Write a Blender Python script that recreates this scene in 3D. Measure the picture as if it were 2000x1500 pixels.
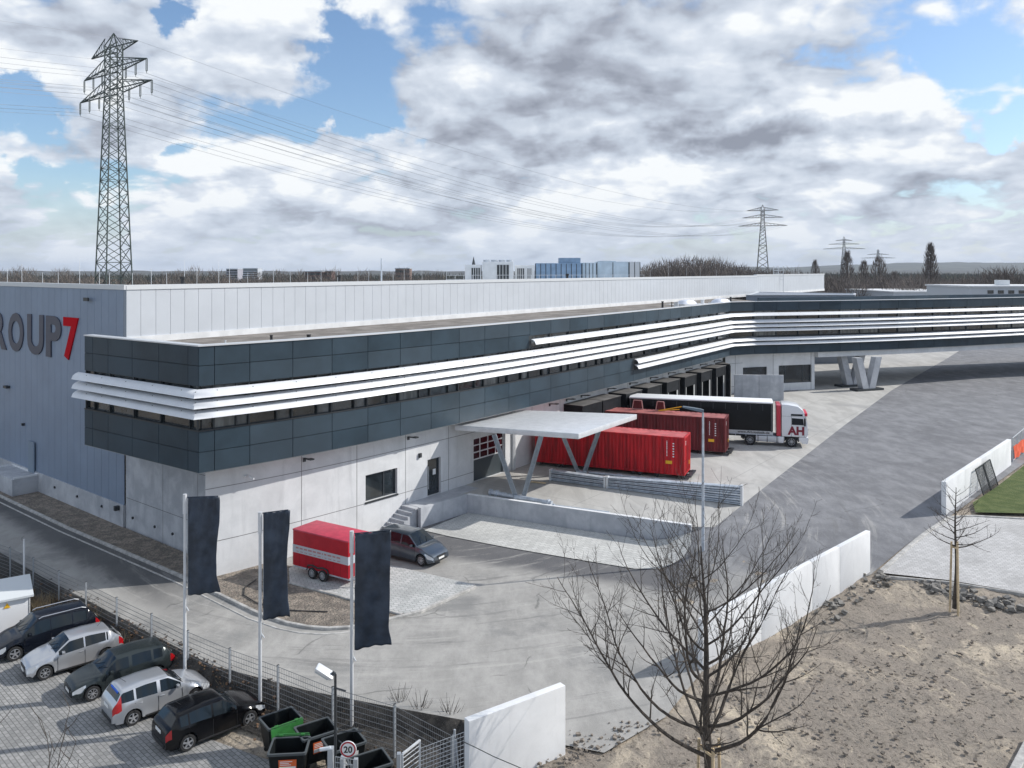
import bpy, bmesh, math, random
from math import sin, cos, tan, atan, atan2, sqrt, pi, radians, hypot, exp
from mathutils import Vector, Matrix, noise as mnoise
from mathutils.geometry import delaunay_2d_cdt

scene = bpy.context.scene
col = scene.collection
for o in list(bpy.data.objects): bpy.data.objects.remove(o)

# ------------------------------------------------------------------ camera
CZ = 17.2; FP = 1600.0; HY = 528.0
cam = bpy.data.cameras.new('camera'); camo = bpy.data.objects.new('camera', cam); col.objects.link(camo)
cam.sensor_width = 36; cam.lens = 36 * FP / 2000; cam.shift_y = -(750 - HY) / 2000
cam.clip_start = .5; cam.clip_end = 20000
camo.location = (0, 0, CZ); camo.rotation_euler = (radians(90), 0, 0)
scene.camera = camo
scene.render.resolution_x = 1024; scene.render.resolution_y = 768
vs = scene.view_settings
vs.view_transform = 'Standard'; vs.look = 'None'; vs.gamma = 1; vs.exposure = 0.18
scene.cycles.max_bounces = 6; scene.cycles.transparent_max_bounces = 8
scene.cycles.diffuse_bounces = 3; scene.cycles.glossy_bounces = 3
scene.cycles.use_denoising = True

# ------------------------------------------------------------------ sun + sky
SUN = Vector((0.95, 0.24, 0.66)).normalized()
sl = bpy.data.lights.new('sun', 'SUN'); sl.energy = 3.9; sl.angle = radians(0.6); sl.color = (1, .96, .9)
so = bpy.data.objects.new('sun', sl); col.objects.link(so); so.location = (60, -20, 60)
so.rotation_euler = SUN.to_track_quat('Z', 'Y').to_euler()

world = bpy.data.worlds.new('World'); scene.world = world; world.use_nodes = True
world.cycles.sampling_method = 'MANUAL'; world.cycles.sample_map_resolution = 512
wt = world.node_tree; wt.nodes.clear()
def N(t, kind, **kw):
    n = t.nodes.new(kind)
    for k, v in kw.items(): setattr(n, k, v)
    return n
def lk(t, a, b): t.links.new(a, b)
def MA(t, op, a, b=None, c=None, clamp=False):
    n = N(t, 'ShaderNodeMath', operation=op, use_clamp=clamp)
    for i, v in enumerate((a, b, c)):
        if v is None: continue
        if isinstance(v, (int, float)): n.inputs[i].default_value = v
        else: lk(t, v, n.inputs[i])
    return n.outputs[0]
def MR(t, v, a, b, c=0, d=1, smooth=True):
    n = N(t, 'ShaderNodeMapRange'); n.interpolation_type = 'SMOOTHSTEP' if smooth else 'LINEAR'
    lk(t, v, n.inputs[0])
    for i, x in enumerate((a, b, c, d)): n.inputs[i + 1].default_value = x
    return n.outputs[0]
def MIX(t, f, a, b):
    n = N(t, 'ShaderNodeMix', data_type='RGBA')
    for i, v in ((0, f), (6, a), (7, b)):
        if isinstance(v, (int, float)): n.inputs[i].default_value = v
        elif isinstance(v, tuple): n.inputs[i].default_value = (*v, 1)
        else: lk(t, v, n.inputs[i])
    return n.outputs[2]
def sky_setup():
    t = wt
    tc = N(t, 'ShaderNodeTexCoord'); sp = N(t, 'ShaderNodeSeparateXYZ'); lk(t, tc.outputs['Generated'], sp.inputs[0])
    X, Y, Z = sp.outputs
    az = MA(t, 'ARCTAN2', X, Y); el = MA(t, 'ARCSINE', Z)
    def q(dz):
        zz = MA(t, 'MAXIMUM', MA(t, 'ADD', Z, .30 + dz), .2)
        cb = N(t, 'ShaderNodeCombineXYZ')
        lk(t, MA(t, 'DIVIDE', X, zz), cb.inputs[0]); lk(t, MA(t, 'MULTIPLY', MA(t, 'DIVIDE', Y, zz), 1.0), cb.inputs[1])
        return cb.outputs[0]
    def fbm(vec, sc, det, off=0, rough=.55, dist=0.0):
        n = N(t, 'ShaderNodeTexNoise', noise_dimensions='2D')
        n.inputs['Scale'].default_value = sc; n.inputs['Detail'].default_value = det
        n.inputs['Roughness'].default_value = rough; n.inputs['Distortion'].default_value = dist
        lk(t, vec, n.inputs['Vector']); return n.outputs[0]
    # warped direction so the blobs get cloud-like outlines
    wn = N(t, 'ShaderNodeTexNoise', noise_dimensions='3D'); wn.inputs['Scale'].default_value = 9; wn.inputs['Detail'].default_value = 7
    wn.inputs['Roughness'].default_value = .6
    lk(t, tc.outputs['Generated'], wn.inputs['Vector'])
    ws = N(t, 'ShaderNodeSeparateColor'); lk(t, wn.outputs['Color'], ws.inputs[0])
    azw = MA(t, 'MULTIPLY_ADD', MA(t, 'SUBTRACT', ws.outputs[0], .5), .22, az)
    elw = MA(t, 'MULTIPLY_ADD', MA(t, 'SUBTRACT', ws.outputs[1], .5), .16, el)
    def blob(px, py, rx, ry, amp):
        u = (px - 1000) / FP; w = (HY - py) / FP
        a = atan(u); e = atan(w / sqrt(1 + u * u)); ra = rx / FP * cos(a) ** 2; re = ry / FP * cos(a)
        dx = MA(t, 'MULTIPLY', MA(t, 'SUBTRACT', azw, a), 1 / ra); dy = MA(t, 'MULTIPLY', MA(t, 'SUBTRACT', elw, e), 1 / re)
        r2 = MA(t, 'MULTIPLY_ADD', dx, dx, MA(t, 'MULTIPLY', dy, dy))
        return MA(t, 'MULTIPLY', MA(t, 'EXPONENT', MA(t, 'MULTIPLY', r2, -1.0)), amp)
    def total(lst):
        s = None
        for b in lst:
            v = blob(*b); s = v if s is None else MA(t, 'ADD', s, v)
        return s
    dens_b = total([(40, 185, 70, 62, -.5), (690, 170, 170, 130, -.42), (330, 40, 45, 45, -.5), (60, 330, 90, 26, -.3), (1930, 170, 170, 95, -.36),
                    (1975, 250, 60, 40, -.4), (760, 265, 90, 34, -.3), (1560, 40, 330, 45, -.12), (330, 300, 60, 22, -.22),
                    (440, 140, 170, 110, .28), (1200, 170, 440, 200, .45), (620, 390, 330, 110, .15), (120, 60, 170, 60, .25), (1700, 270, 260, 110, .26),
                    (250, 250, 120, 60, .22), (640, 285, 60, 40, .3), (1000, 480, 1300, 45, .12), (640, 60, 60, 60, -.2), (860, 60, 200, 40, -.16), (230, 350, 120, 30, -.12), (620, 255, 120, 24, -.2), (1880, 60, 200, 60, -.16)])
    dark_b = total([(1120, 120, 230, 70, .62), (1010, 190, 150, 55, .35), (1450, 262, 330, 34, .62), (90, 40, 200, 60, .34), (280, 235, 100, 55, .32),
                    (900, 240, 130, 60, .26), (960, 340, 190, 42, .34), (470, 392, 120, 34, .16), (680, 430, 120, 30, .26), (1290, 20, 260, 40, .32),
                    (640, 300, 60, 26, .22), (1420, 350, 140, 30, .22), (700, 60, 200, 40, .08), (1880, 500, 160, 16, .1), (1760, 390, 110, 22, .3),
                    (470, 130, 170, 100, -.22), (1250, 300, 120, 30, -.2), (1770, 190, 120, 60, -.3), (100, 420, 200, 40, .1)])
    q0 = q(0); q1 = q(.030); q2 = q(.075)
    def puffy(vec, det):
        vo = N(t, 'ShaderNodeTexVoronoi'); vo.voronoi_dimensions = '2D'; vo.feature = 'SMOOTH_F1'; vo.inputs['Scale'].default_value = 4.6; vo.inputs['Detail'].default_value = 2.5; vo.inputs['Roughness'].default_value = .55; vo.inputs['Smoothness'].default_value = .35
        wv = N(t, 'ShaderNodeTexNoise', noise_dimensions='2D'); wv.inputs['Scale'].default_value = 3.5; wv.inputs['Detail'].default_value = 3; lk(t, vec, wv.inputs['Vector'])
        ad = N(t, 'ShaderNodeVectorMath', operation='MULTIPLY_ADD'); lk(t, wv.outputs['Color'], ad.inputs[0]); ad.inputs[1].default_value = (.35, .35, 0); lk(t, vec, ad.inputs[2]); lk(t, ad.outputs[0], vo.inputs['Vector'])
        return MA(t, 'MULTIPLY_ADD', vo.outputs['Distance'], -.24, MA(t, 'ADD', fbm(vec, 2.2, det, 3.1, .55, .1), .185))
    A0 = puffy(q0, 11); A1 = puffy(q1, 11); A2 = puffy(q2, 5)
    dens = MA(t, 'ADD', A0, dens_b)
    cover = MR(t, dens, .375, .555)
    haze = MR(t, el, 0.0, .11, 1, 0)
    cover = MA(t, 'MAXIMUM', cover, MA(t, 'MULTIPLY', haze, .85))
    lit = MA(t, 'ADD', MA(t, 'MULTIPLY', MA(t, 'SUBTRACT', A0, A1), 1.4), MA(t, 'MULTIPLY', MA(t, 'SUBTRACT', A0, A2), .8))
    fine = fbm(q0, 5.5, 8, 8.3, .6, .3)
    shade = MA(t, 'ADD', MA(t, 'ADD', lit, .70), MA(t, 'MULTIPLY', MA(t, 'SUBTRACT', fine, .5), .65))
    shade = MA(t, 'SUBTRACT', shade, MA(t, 'MULTIPLY', dark_b, .80))
    shade = MA(t, 'SUBTRACT', shade, MR(t, dens, .62, 1.05, 0, .18))
    shade = MR(t, shade, -.05, .95, 0, 1, False)
    shade = MA(t, 'MULTIPLY_ADD', haze, MA(t, 'SUBTRACT', .68, shade) if False else MA(t, 'MULTIPLY', MA(t, 'SUBTRACT', .72, shade), .55), shade)
    cr = N(t, 'ShaderNodeValToRGB'); lk(t, shade, cr.inputs[0]); r = cr.color_ramp
    r.elements[0].position = 0; r.elements[0].color = (.30, .33, .40, 1)
    r.elements[1].position = 1; r.elements[1].color = (.95, .98, 1, 1)
    for p, c in ((.25, (.42, .46, .545)), (.5, (.57, .635, .735)), (.78, (.73, .79, .88))):
        e = r.elements.new(p); e.color = (*c, 1)
    sky = N(t, 'ShaderNodeTexSky', sky_type='NISHITA'); sky.sun_disc = False
    sky.sun_elevation = math.asin(SUN.z); sky.sun_rotation = atan2(SUN.x, SUN.y); sky.air_density = 1.0; sky.dust_density = .6; sky.ozone_density = 4
    bs = N(t, 'ShaderNodeBackground'); lk(t, sky.outputs[0], bs.inputs[0]); bs.inputs[1].default_value = .135
    bc = N(t, 'ShaderNodeBackground'); lk(t, cr.outputs[0], bc.inputs[0]); bc.inputs[1].default_value = .90
    mx = N(t, 'ShaderNodeMixShader'); lk(t, cover, mx.inputs[0]); lk(t, bs.outputs[0], mx.inputs[1]); lk(t, bc.outputs[0], mx.inputs[2])
    out = N(t, 'ShaderNodeOutputWorld'); lk(t, mx.outputs[0], out.inputs[0])
sky_setup()

# ------------------------------------------------------------------ helpers
rnd = random.Random(7)
def W(px, py, z=0.0):
    """world point on the horizontal plane z seen at a photo pixel"""
    Y = (CZ - z) * FP / (py - HY); return ((px - 1000) * Y / FP, Y, z)
def V2(px, py, z=0.0): return W(px, py, z)[:2]
def S(x, a, b):
    t = min(1, max(0, (x - a) / (b - a))); return t * t * (3 - 2 * t)

MATS = {}
def mat(name, c, rough=.6, metal=0.0, var=0.0, scale=2.0, bump=0.0, bscale=20, c2=None, spec=.5, coat=0.0, stretch=None, detail=5, alpha=None):
    if name in MATS: return MATS[name]
    m = bpy.data.materials.new(name); m.use_nodes = True; t = m.node_tree; b = t.nodes['Principled BSDF']
    b.inputs['Base Color'].default_value = (*c, 1); b.inputs['Roughness'].default_value = rough; b.inputs['Metallic'].default_value = metal
    b.inputs['Specular IOR Level'].default_value = spec
    if coat: b.inputs['Coat Weight'].default_value = coat; b.inputs['Coat Roughness'].default_value = .05
    if alpha is not None: b.inputs['Alpha'].default_value = alpha
    if var or c2 or bump:
        tc = N(t, 'ShaderNodeTexCoord'); vec = tc.outputs['Object']
        if stretch:
            mp = N(t, 'ShaderNodeMapping'); mp.inputs['Scale'].default_value = stretch; lk(t, vec, mp.inputs[0]); vec = mp.outputs[0]
        if var or c2:
            n = N(t, 'ShaderNodeTexNoise'); n.inputs['Scale'].default_value = scale; n.inputs['Detail'].default_value = detail; n.inputs['Roughness'].default_value = .62
            lk(t, vec, n.inputs['Vector'])
            if c2 is None: ca = tuple(x * (1 - var) for x in c); cb = tuple(min(1, x * (1 + var)) for x in c)
            else: ca, cb = c, c2
            lk(t, MIX(t, MR(t, n.outputs[0], .32, .68), ca, cb), b.inputs['Base Color'])
        if bump:
            n2 = N(t, 'ShaderNodeTexNoise'); n2.inputs['Scale'].default_value = bscale; n2.inputs['Detail'].default_value = 4; lk(t, vec, n2.inputs['Vector'])
            bp = N(t, 'ShaderNodeBump'); bp.inputs['Strength'].default_value = bump; bp.inputs['Distance'].default_value = .05
            lk(t, n2.outputs[0], bp.inputs['Height']); lk(t, bp.outputs[0], b.inputs['Normal'])
    MATS[name] = m; return m

class MB:
    def __init__(s): s.v = []; s.f = []; s.mi = []; s.cur = 0
    def add(s, vs, fs, mi=None):
        o = len(s.v); s.v.extend([tuple(p) for p in vs])
        for f in fs: s.f.append(tuple(i + o for i in f)); s.mi.append(s.cur if mi is None else mi)
        return s
    def box(s, c, d, rz=0.0, mi=None, M=None):
        x, y, z = d[0] / 2, d[1] / 2, d[2] / 2
        vs = [Vector((a * x, b * y, e * z)) for e in (-1, 1) for b in (-1, 1) for a in (-1, 1)]
        R = Matrix.Rotation(rz, 3, 'Z') if M is None else M
        vs = [R @ p + Vector(c) for p in vs]
        return s.add(vs, [(0, 2, 3, 1), (4, 5, 7, 6), (0, 1, 5, 4), (2, 6, 7, 3), (0, 4, 6, 2), (1, 3, 7, 5)], mi)
    def beam(s, p0, p1, w, h, mi=None, up=(0, 0, 1)):
        p0 = Vector(p0); p1 = Vector(p1); d = p1 - p0; L = d.length
        if L < 1e-6: return s
        d.normalize(); u = Vector(up)
        if abs(d.dot(u)) > .98: u = Vector((1, 0, 0))
        r = d.cross(u).normalized(); u = r.cross(d).normalized()
        vs = [p + r * (a * w / 2) + u * (b * h / 2) for p in (p0, p1) for b in (-1, 1) for a in (-1, 1)]
        return s.add(vs, [(0, 1, 3, 2), (4, 6, 7, 5), (0, 4, 5, 1), (2, 3, 7, 6), (0, 2, 6, 4), (1, 5, 7, 3)], mi)
    def tube(s, p0, p1, r0, r1=None, n=8, cap=True, mi=None):
        r1 = r0 if r1 is None else r1
        p0 = Vector(p0); p1 = Vector(p1); d = (p1 - p0)
        if d.length < 1e-6: return s
        d.normalize(); u = Vector((0, 0, 1)) if abs(d.z) < .95 else Vector((1, 0, 0))
        a = d.cross(u).normalized(); b = d.cross(a)
        vs = []
        for p, r in ((p0, r0), (p1, r1)):
            for i in range(n):
                t = 2 * pi * i / n; vs.append(p + a * (r * cos(t)) + b * (r * sin(t)))
        fs = [(i, (i + 1) % n, n + (i + 1) % n, n + i) for i in range(n)]
        if cap: fs += [tuple(range(n - 1, -1, -1)), tuple(range(n, 2 * n))]
        return s.add(vs, fs, mi)
    def path(s, pts, rad, n=6, mi=None, cap=True):
        rs = rad if isinstance(rad, (list, tuple)) else [rad] * len(pts)
        P = [Vector(p) for p in pts]; vs = []
        for i, p in enumerate(P):
            d = (P[min(i + 1, len(P) - 1)] - P[max(i - 1, 0)]).normalized()
            u = Vector((0, 0, 1)) if abs(d.z) < .9 else Vector((1, 0, 0))
            a = d.cross(u).normalized(); b = d.cross(a)
            for k in range(n):
                t = 2 * pi * k / n; vs.append(p + a * (rs[i] * cos(t)) + b * (rs[i] * sin(t)))
        fs = [(i * n + k, i * n + (k + 1) % n, (i + 1) * n + (k + 1) % n, (i + 1) * n + k) for i in range(len(P) - 1) for k in range(n)]
        if cap: fs += [tuple(range(n - 1, -1, -1)), tuple(range((len(P) - 1) * n, len(P) * n))]
        return s.add(vs, fs, mi)
    def prism(s, poly, z0, z1, mi=None):
        n = len(poly)
        ar = sum(poly[i][0] * poly[(i + 1) % n][1] - poly[(i + 1) % n][0] * poly[i][1] for i in range(n))
        if ar < 0: poly = poly[::-1]
        vs = [(p[0], p[1], z0) for p in poly] + [(p[0], p[1], z1) for p in poly]
        fs = [(i, (i + 1) % n, n + (i + 1) % n, n + i) for i in range(n)] + [tuple(range(n - 1, -1, -1)), tuple(range(n, 2 * n))]
        return s.add(vs, fs, mi)
    def extrude(s, prof, y0, y1, mi=None):
        """profile in x,z pushed along y"""
        n = len(prof)
        vs = [(p[0], y0, p[1]) for p in prof] + [(p[0], y1, p[1]) for p in prof]
        fs = [(i, (i + 1) % n, n + (i + 1) % n, n + i) for i in range(n)] + [tuple(range(n - 1, -1, -1)), tuple(range(n, 2 * n))]
        return s.add(vs, fs, mi)
    def lathe(s, prof, c=(0, 0, 0), axis='Y', n=20, mi=None):
        """profile of (radius, along)"""
        vs = []; m = len(prof)
        for i in range(n):
            t = 2 * pi * i / n
            for r, a in prof:
                if axis == 'Y': vs.append((c[0] + r * cos(t), c[1] + a, c[2] + r * sin(t)))
                elif axis == 'Z': vs.append((c[0] + r * cos(t), c[1] + r * sin(t), c[2] + a))
                else: vs.append((c[0] + a, c[1] + r * cos(t), c[2] + r * sin(t)))
        fs = [(i * m + j, i * m + j + 1, ((i + 1) % n) * m + j + 1, ((i + 1) % n) * m + j) for i in range(n) for j in range(m - 1)]
        return s.add(vs, fs, mi)
    def sweep(s, pts, prof, out=1, mi=None, caps=True):
        """profile of (outward, z) swept along a plan polyline with mitred corners"""
        nm = path_normals(pts); m = len(prof); vs = []
        for (p, nn) in zip(pts, nm):
            for o, z in prof: vs.append((p[0] + nn[0] * o, p[1] + nn[1] * o, z))
        fs = [(i * m + j, (i + 1) * m + j, (i + 1) * m + (j + 1) % m, i * m + (j + 1) % m) for i in range(len(pts) - 1) for j in range(m)]
        if caps: fs += [tuple(range(m)), tuple(range((len(pts) - 1) * m + m - 1, (len(pts) - 1) * m - 1, -1))]
        return s.add(vs, fs, mi)
    def build(s, name, mats, parent=None, smooth=False, local=False, bevel=0, angle=35, fixn=True):
        me = bpy.data.meshes.new(name)
        v = s.v
        if parent is not None and not local:
            inv = Matrix.LocRotScale(parent.location, parent.rotation_euler, parent.scale).inverted()
            if parent.parent is not None:
                pp = parent.parent; inv = inv @ Matrix.LocRotScale(pp.location, pp.rotation_euler, pp.scale).inverted()
            v = [tuple(inv @ Vector(p)) for p in v]
        me.from_pydata(v, [], s.f)
        if not isinstance(mats, (list, tuple)): mats = [mats]
        for m in mats: me.materials.append(m)
        me.polygons.foreach_set('material_index', s.mi)
        if bevel or smooth or fixn:
            bm = bmesh.new(); bm.from_mesh(me)
            if fixn: bmesh.ops.recalc_face_normals(bm, faces=bm.faces)
            if bevel:
                es = [e for e in bm.edges if len(e.link_faces) == 2 and e.calc_face_angle(0) > .6]
                bmesh.ops.bevel(bm, geom=es, offset=bevel, segments=2, profile=.6, affect='EDGES')
            if smooth or bevel:
                for f in bm.faces: f.smooth = True
                for e in bm.edges:
                    if len(e.link_faces) == 2 and e.calc_face_angle(0) > radians(angle): e.smooth = False
            bm.to_mesh(me); bm.free()
        o = bpy.data.objects.new(name, me); col.objects.link(o)
        if parent is not None: o.parent = parent
        return o

def path_normals(pts):
    out = []
    for i in range(len(pts)):
        ns = []
        for a, b in ((i - 1, i), (i, i + 1)):
            if a < 0 or b >= len(pts): continue
            dx = pts[b][0] - pts[a][0]; dy = pts[b][1] - pts[a][1]; L = hypot(dx, dy)
            if L > 1e-9: ns.append((dy / L, -dx / L))
        if len(ns) == 1: out.append(ns[0])
        else:
            mx = ns[0][0] + ns[1][0]; my = ns[0][1] + ns[1][1]; L = hypot(mx, my); mx /= L; my /= L
            k = 1 / max(.35, mx * ns[0][0] + my * ns[0][1]); out.append((mx * k, my * k))
    return out
def offset(pts, d):
    return [(p[0] + n[0] * d, p[1] + n[1] * d) for p, n in zip(pts, path_normals(pts))]

def tag(o, label=None, cat=None, group=None, kind=None):
    if label: o['label'] = label
    if cat: o['category'] = cat
    if group: o['group'] = group
    if kind: o['kind'] = kind
    return o
def thing(name, label, cat, loc=(0, 0, 0), rz=0.0, group=None, sc=1.0):
    o = bpy.data.objects.new(name, None); col.objects.link(o); o.empty_display_size = .3
    o.location = loc; o.rotation_euler = (0, 0, rz); o.scale = (sc, sc, sc)
    return tag(o, label, cat, group)
def ctree(o, parent=None):
    kids = [c for c in bpy.data.objects if c.parent is o]
    c = o.copy(); col.objects.link(c); c.parent = parent
    for k in kids: ctree(k, c)
    return c
def text_mesh(txt, size, bold=0.0, ext=.01, sx=1.0, align='CENTER'):
    cu = bpy.data.curves.new('lettering', 'FONT'); cu.body = txt; cu.size = size; cu.offset = bold; cu.extrude = ext; cu.align_x = align
    cu.resolution_u = 4
    ob = bpy.data.objects.new('lettering', cu); col.objects.link(ob); bpy.context.view_layer.update()
    dg = bpy.context.evaluated_depsgraph_get(); me = bpy.data.meshes.new_from_object(ob.evaluated_get(dg))
    bpy.data.objects.remove(ob); bpy.data.curves.remove(cu)
    for v in me.vertices: v.co.x *= sx
    return me
def put_text(name, txt, size, m, parent, loc, xdir, bold=0.0, ext=.01, sx=1.0, align='CENTER', up=(0, 0, 1)):
    """text in world space, reading along xdir, standing up"""
    me = text_mesh(txt, size, bold, ext, sx, align); me.materials.append(m)
    x = Vector(xdir).normalized(); u = Vector(up); n = x.cross(u).normalized(); u = n.cross(x)
    M = Matrix((x, u, n)).transposed().to_4x4(); M.translation = Vector(loc)
    if parent is not None: M = Matrix.LocRotScale(parent.location, parent.rotation_euler, parent.scale).inverted() @ M
    me.transform(M)
    o = bpy.data.objects.new(name, me); col.objects.link(o); o.parent = parent
    return o

# ------------------------------------------------------------------ materials
def ground_material(name, kind):
    m = bpy.data.materials.new(name); m.use_nodes = True; t = m.node_tree; b = t.nodes['Principled BSDF']
    tc = N(t, 'ShaderNodeTexCoord'); P = tc.outputs['Object']
    def nz(sc, det=6, ro=.6, st=None, dist=0.0):
        v = P
        if st:
            mp = N(t, 'ShaderNodeMapping'); mp.inputs['Scale'].default_value = st[:3]
            mp.inputs['Rotation'].default_value = (0, 0, st[3] if len(st) > 3 else 0); lk(t, v, mp.inputs[0]); v = mp.outputs[0]
        n = N(t, 'ShaderNodeTexNoise'); n.inputs['Scale'].default_value = sc; n.inputs['Detail'].default_value = det; n.inputs['Roughness'].default_value = ro
        n.inputs['Distortion'].default_value = dist
        lk(t, v, n.inputs['Vector']); return n.outputs[0]
    def bump(h, s, d):
        bp = N(t, 'ShaderNodeBump'); bp.inputs['Strength'].default_value = s; bp.inputs['Distance'].default_value = d; lk(t, h, bp.inputs['Height']); lk(t, bp.outputs[0], b.inputs['Normal'])
    b.inputs['Roughness'].default_value = .88; b.inputs['Specular IOR Level'].default_value = .25
    if kind == 'road':
        sp = N(t, 'ShaderNodeSeparateXYZ'); lk(t, P, sp.inputs[0])
        big = nz(.16, 10, .68, None, .1); mid = nz(.75, 10, .72, (1.0, .5, 1, .6), .1); fine = nz(9, 6, .75); streak = nz(1.3, 9, .78, (1, .10, 1, -.62), .1); grit = nz(34, 3, .8)
        light = MIX(t, MR(t, mid, .35, .7), (.31, .302, .285), (.42, .408, .385))
        light = MIX(t, MA(t, 'MULTIPLY', MR(t, big, .5, .66), .8), light, (.21, .21, .205))
        light = MIX(t, MA(t, 'MULTIPLY', MR(t, streak, .55, .72), .55), light, (.45, .435, .41))
        dark = MIX(t, MR(t, mid, .35, .7), (.165, .168, .18), (.26, .263, .275))
        dark = MIX(t, MA(t, 'MULTIPLY', MR(t, big, .47, .68), .75), dark, (.125, .127, .137))
        dark = MIX(t, MA(t, 'MULTIPLY', MR(t, streak, .54, .74), .5), dark, (.36, .36, .36))
        # dusty junction in front, fresher asphalt further up the right-hand road
        g = MA(t, 'ADD', MA(t, 'MULTIPLY', sp.outputs[1], 1.0), MA(t, 'MULTIPLY', MA(t, 'SUBTRACT', big, .5), 16))
        mask = MA(t, 'MULTIPLY', MR(t, g, 41, 47), MR(t, sp.outputs[0], 6.5, 9.5))
        c = MIX(t, mask, light, dark)
        # strip of bare dark tar along the left-hand kerb and beside the retaining wall
        l1 = MA(t, 'ADD', MA(t, 'MULTIPLY', sp.outputs[0], .66), MA(t, 'MULTIPLY', sp.outputs[1], .75))
        e = MA(t, 'ADD', l1, MA(t, 'MULTIPLY', MA(t, 'SUBTRACT', mid, .5), 3.2))
        m2 = MA(t, 'MULTIPLY', MA(t, 'MULTIPLY', MR(t, e, 18.6, 20.2), MR(t, sp.outputs[0], -14, -21)), .8)
        c = MIX(t, m2, c, (.06, .062, .066))
        l2 = MA(t, 'ADD', MA(t, 'MULTIPLY', sp.outputs[0], .385), MA(t, 'MULTIPLY', sp.outputs[1], .923))
        e2 = MA(t, 'ADD', l2, MA(t, 'MULTIPLY', MA(t, 'SUBTRACT', mid, .5), 2.0))
        m3 = MA(t, 'MULTIPLY', MA(t, 'MULTIPLY', MR(t, e2, 43.0, 44.6), MR(t, sp.outputs[0], -9, -6)), MR(t, sp.outputs[0], 12, 9))
        c = MIX(t, MA(t, 'MULTIPLY', m3, .85), c, (.085, .086, .095))
        # tyre marks sweeping round the bend
        rx = MA(t, 'ADD', sp.outputs[0], 6.0); ry = MA(t, 'SUBTRACT', sp.outputs[1], 60.0); rad = MA(t, 'SQRT', MA(t, 'MULTIPLY_ADD', rx, rx, MA(t, 'MULTIPLY', ry, ry)))
        cb = N(t, 'ShaderNodeCombineXYZ'); lk(t, MA(t, 'MULTIPLY', rad, 1.5), cb.inputs[0]); lk(t, MA(t, 'MULTIPLY', MA(t, 'ARCTAN2', ry, rx), 2.2), cb.inputs[1])
        ty = N(t, 'ShaderNodeTexNoise'); ty.inputs['Scale'].default_value = 1; ty.inputs['Detail'].default_value = 7; ty.inputs['Roughness'].default_value = .75; lk(t, cb.outputs[0], ty.inputs['Vector'])
        near = MA(t, 'MULTIPLY', MR(t, rad, 34, 28), MR(t, sp.outputs[0], -30, -14))
        c = MIX(t, MA(t, 'MULTIPLY', MR(t, ty.outputs[0], .54, .66), MA(t, 'MULTIPLY', near, .5)), c, (.13, .13, .13))
        c = MIX(t, MA(t, 'MULTIPLY', MR(t, ty.outputs[0], .46, .36), MA(t, 'MULTIPLY', near, .4)), c, (.5, .485, .45))
        # hairline cracks and tar seams
        vo = N(t, 'ShaderNodeTexVoronoi'); vo.feature = 'DISTANCE_TO_EDGE'; vo.inputs['Scale'].default_value = .17
        mp = N(t, 'ShaderNodeVectorMath', operation='ADD'); lk(t, P, mp.inputs[0])
        nn = N(t, 'ShaderNodeTexNoise'); nn.inputs['Scale'].default_value = .7; nn.inputs['Detail'].default_value = 6; lk(t, P, nn.inputs['Vector'])
        lk(t, nn.outputs['Color'], mp.inputs[1]); lk(t, mp.outputs[0], vo.inputs['Vector'])
        cr = MR(t, vo.outputs[0], .0, .012, 1, 0); cr = MA(t, 'MULTIPLY', cr, MR(t, nz(.3, 3), .5, .6))
        c = MIX(t, MA(t, 'MULTIPLY', cr, .5), c, (.07, .07, .07))
        c = MIX(t, MR(t, fine, .58, .72, 0, .55), c, (.09, .088, .086)); c = MIX(t, MR(t, grit, .5, .75, 0, .35), c, (.55, .54, .52)); c = MIX(t, MR(t, grit, .5, .3, 0, .3), c, (.08, .08, .08))
        lk(t, c, b.inputs['Base Color']); bump(fine, .5, .02)
    elif kind == 'yard':
        big = nz(.13, 8, .6, None, .5); mid = nz(.6, 8, .66, (1, .3, 1, .4), .7); fine = nz(7, 5, .7)
        c = MIX(t, MR(t, mid, .35, .68), (.39, .38, .36), (.5, .49, .465))
        c = MIX(t, MR(t, big, .52, .72, 0, .55), c, (.25, .25, .255))
        br = N(t, 'ShaderNodeTexBrick'); br.offset = 0; br.inputs['Scale'].default_value = 1; br.inputs['Brick Width'].default_value = 6; br.inputs['Row Height'].default_value = 6
        br.inputs['Mortar Size'].default_value = .025; br.inputs['Color1'].default_value = (0, 0, 0, 1); br.inputs['Color2'].default_value = (0, 0, 0, 1); br.inputs['Mortar'].default_value = (1, 1, 1, 1)
        mp = N(t, 'ShaderNodeMapping'); mp.inputs['Rotation'].default_value = (0, 0, -.93); lk(t, P, mp.inputs[0]); lk(t, mp.outputs[0], br.inputs[0])
        c = MIX(t, MA(t, 'MULTIPLY', br.outputs['Color'], .5), c, (.16, .16, .16))
        c = MIX(t, MR(t, fine, .64, .78, 0, .4), c, (.2, .19, .18))
        lk(t, c, b.inputs['Base Color']); bump(fine, .25, .01)
    elif kind.startswith('pave'):
        br = N(t, 'ShaderNodeTexBrick'); br.offset = .5
        bw, rh, rot, c1, c2, mo = {'pave_light': (.42, .28, -.4, (.50, .50, .48), (.60, .60, .575), (.30, .30, .29)),
                                   'pave_trailer': (.36, .24, -.4, (.43, .44, .43), (.55, .55, .54), (.2, .21, .2)),
                                   'pave_park': (.30, .17, .76, (.25, .25, .245), (.36, .355, .345), (.10, .10, .095)),
                                   'pave_right': (.3, .16, .2, (.46, .45, .44), (.58, .57, .56), (.3, .3, .3))}[kind]
        br.inputs['Brick Width'].default_value = bw; br.inputs['Row Height'].default_value = rh; br.inputs['Scale'].default_value = 1
        br.inputs['Mortar Size'].default_value = .014; br.inputs['Mortar Smooth'].default_value = .3
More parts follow.
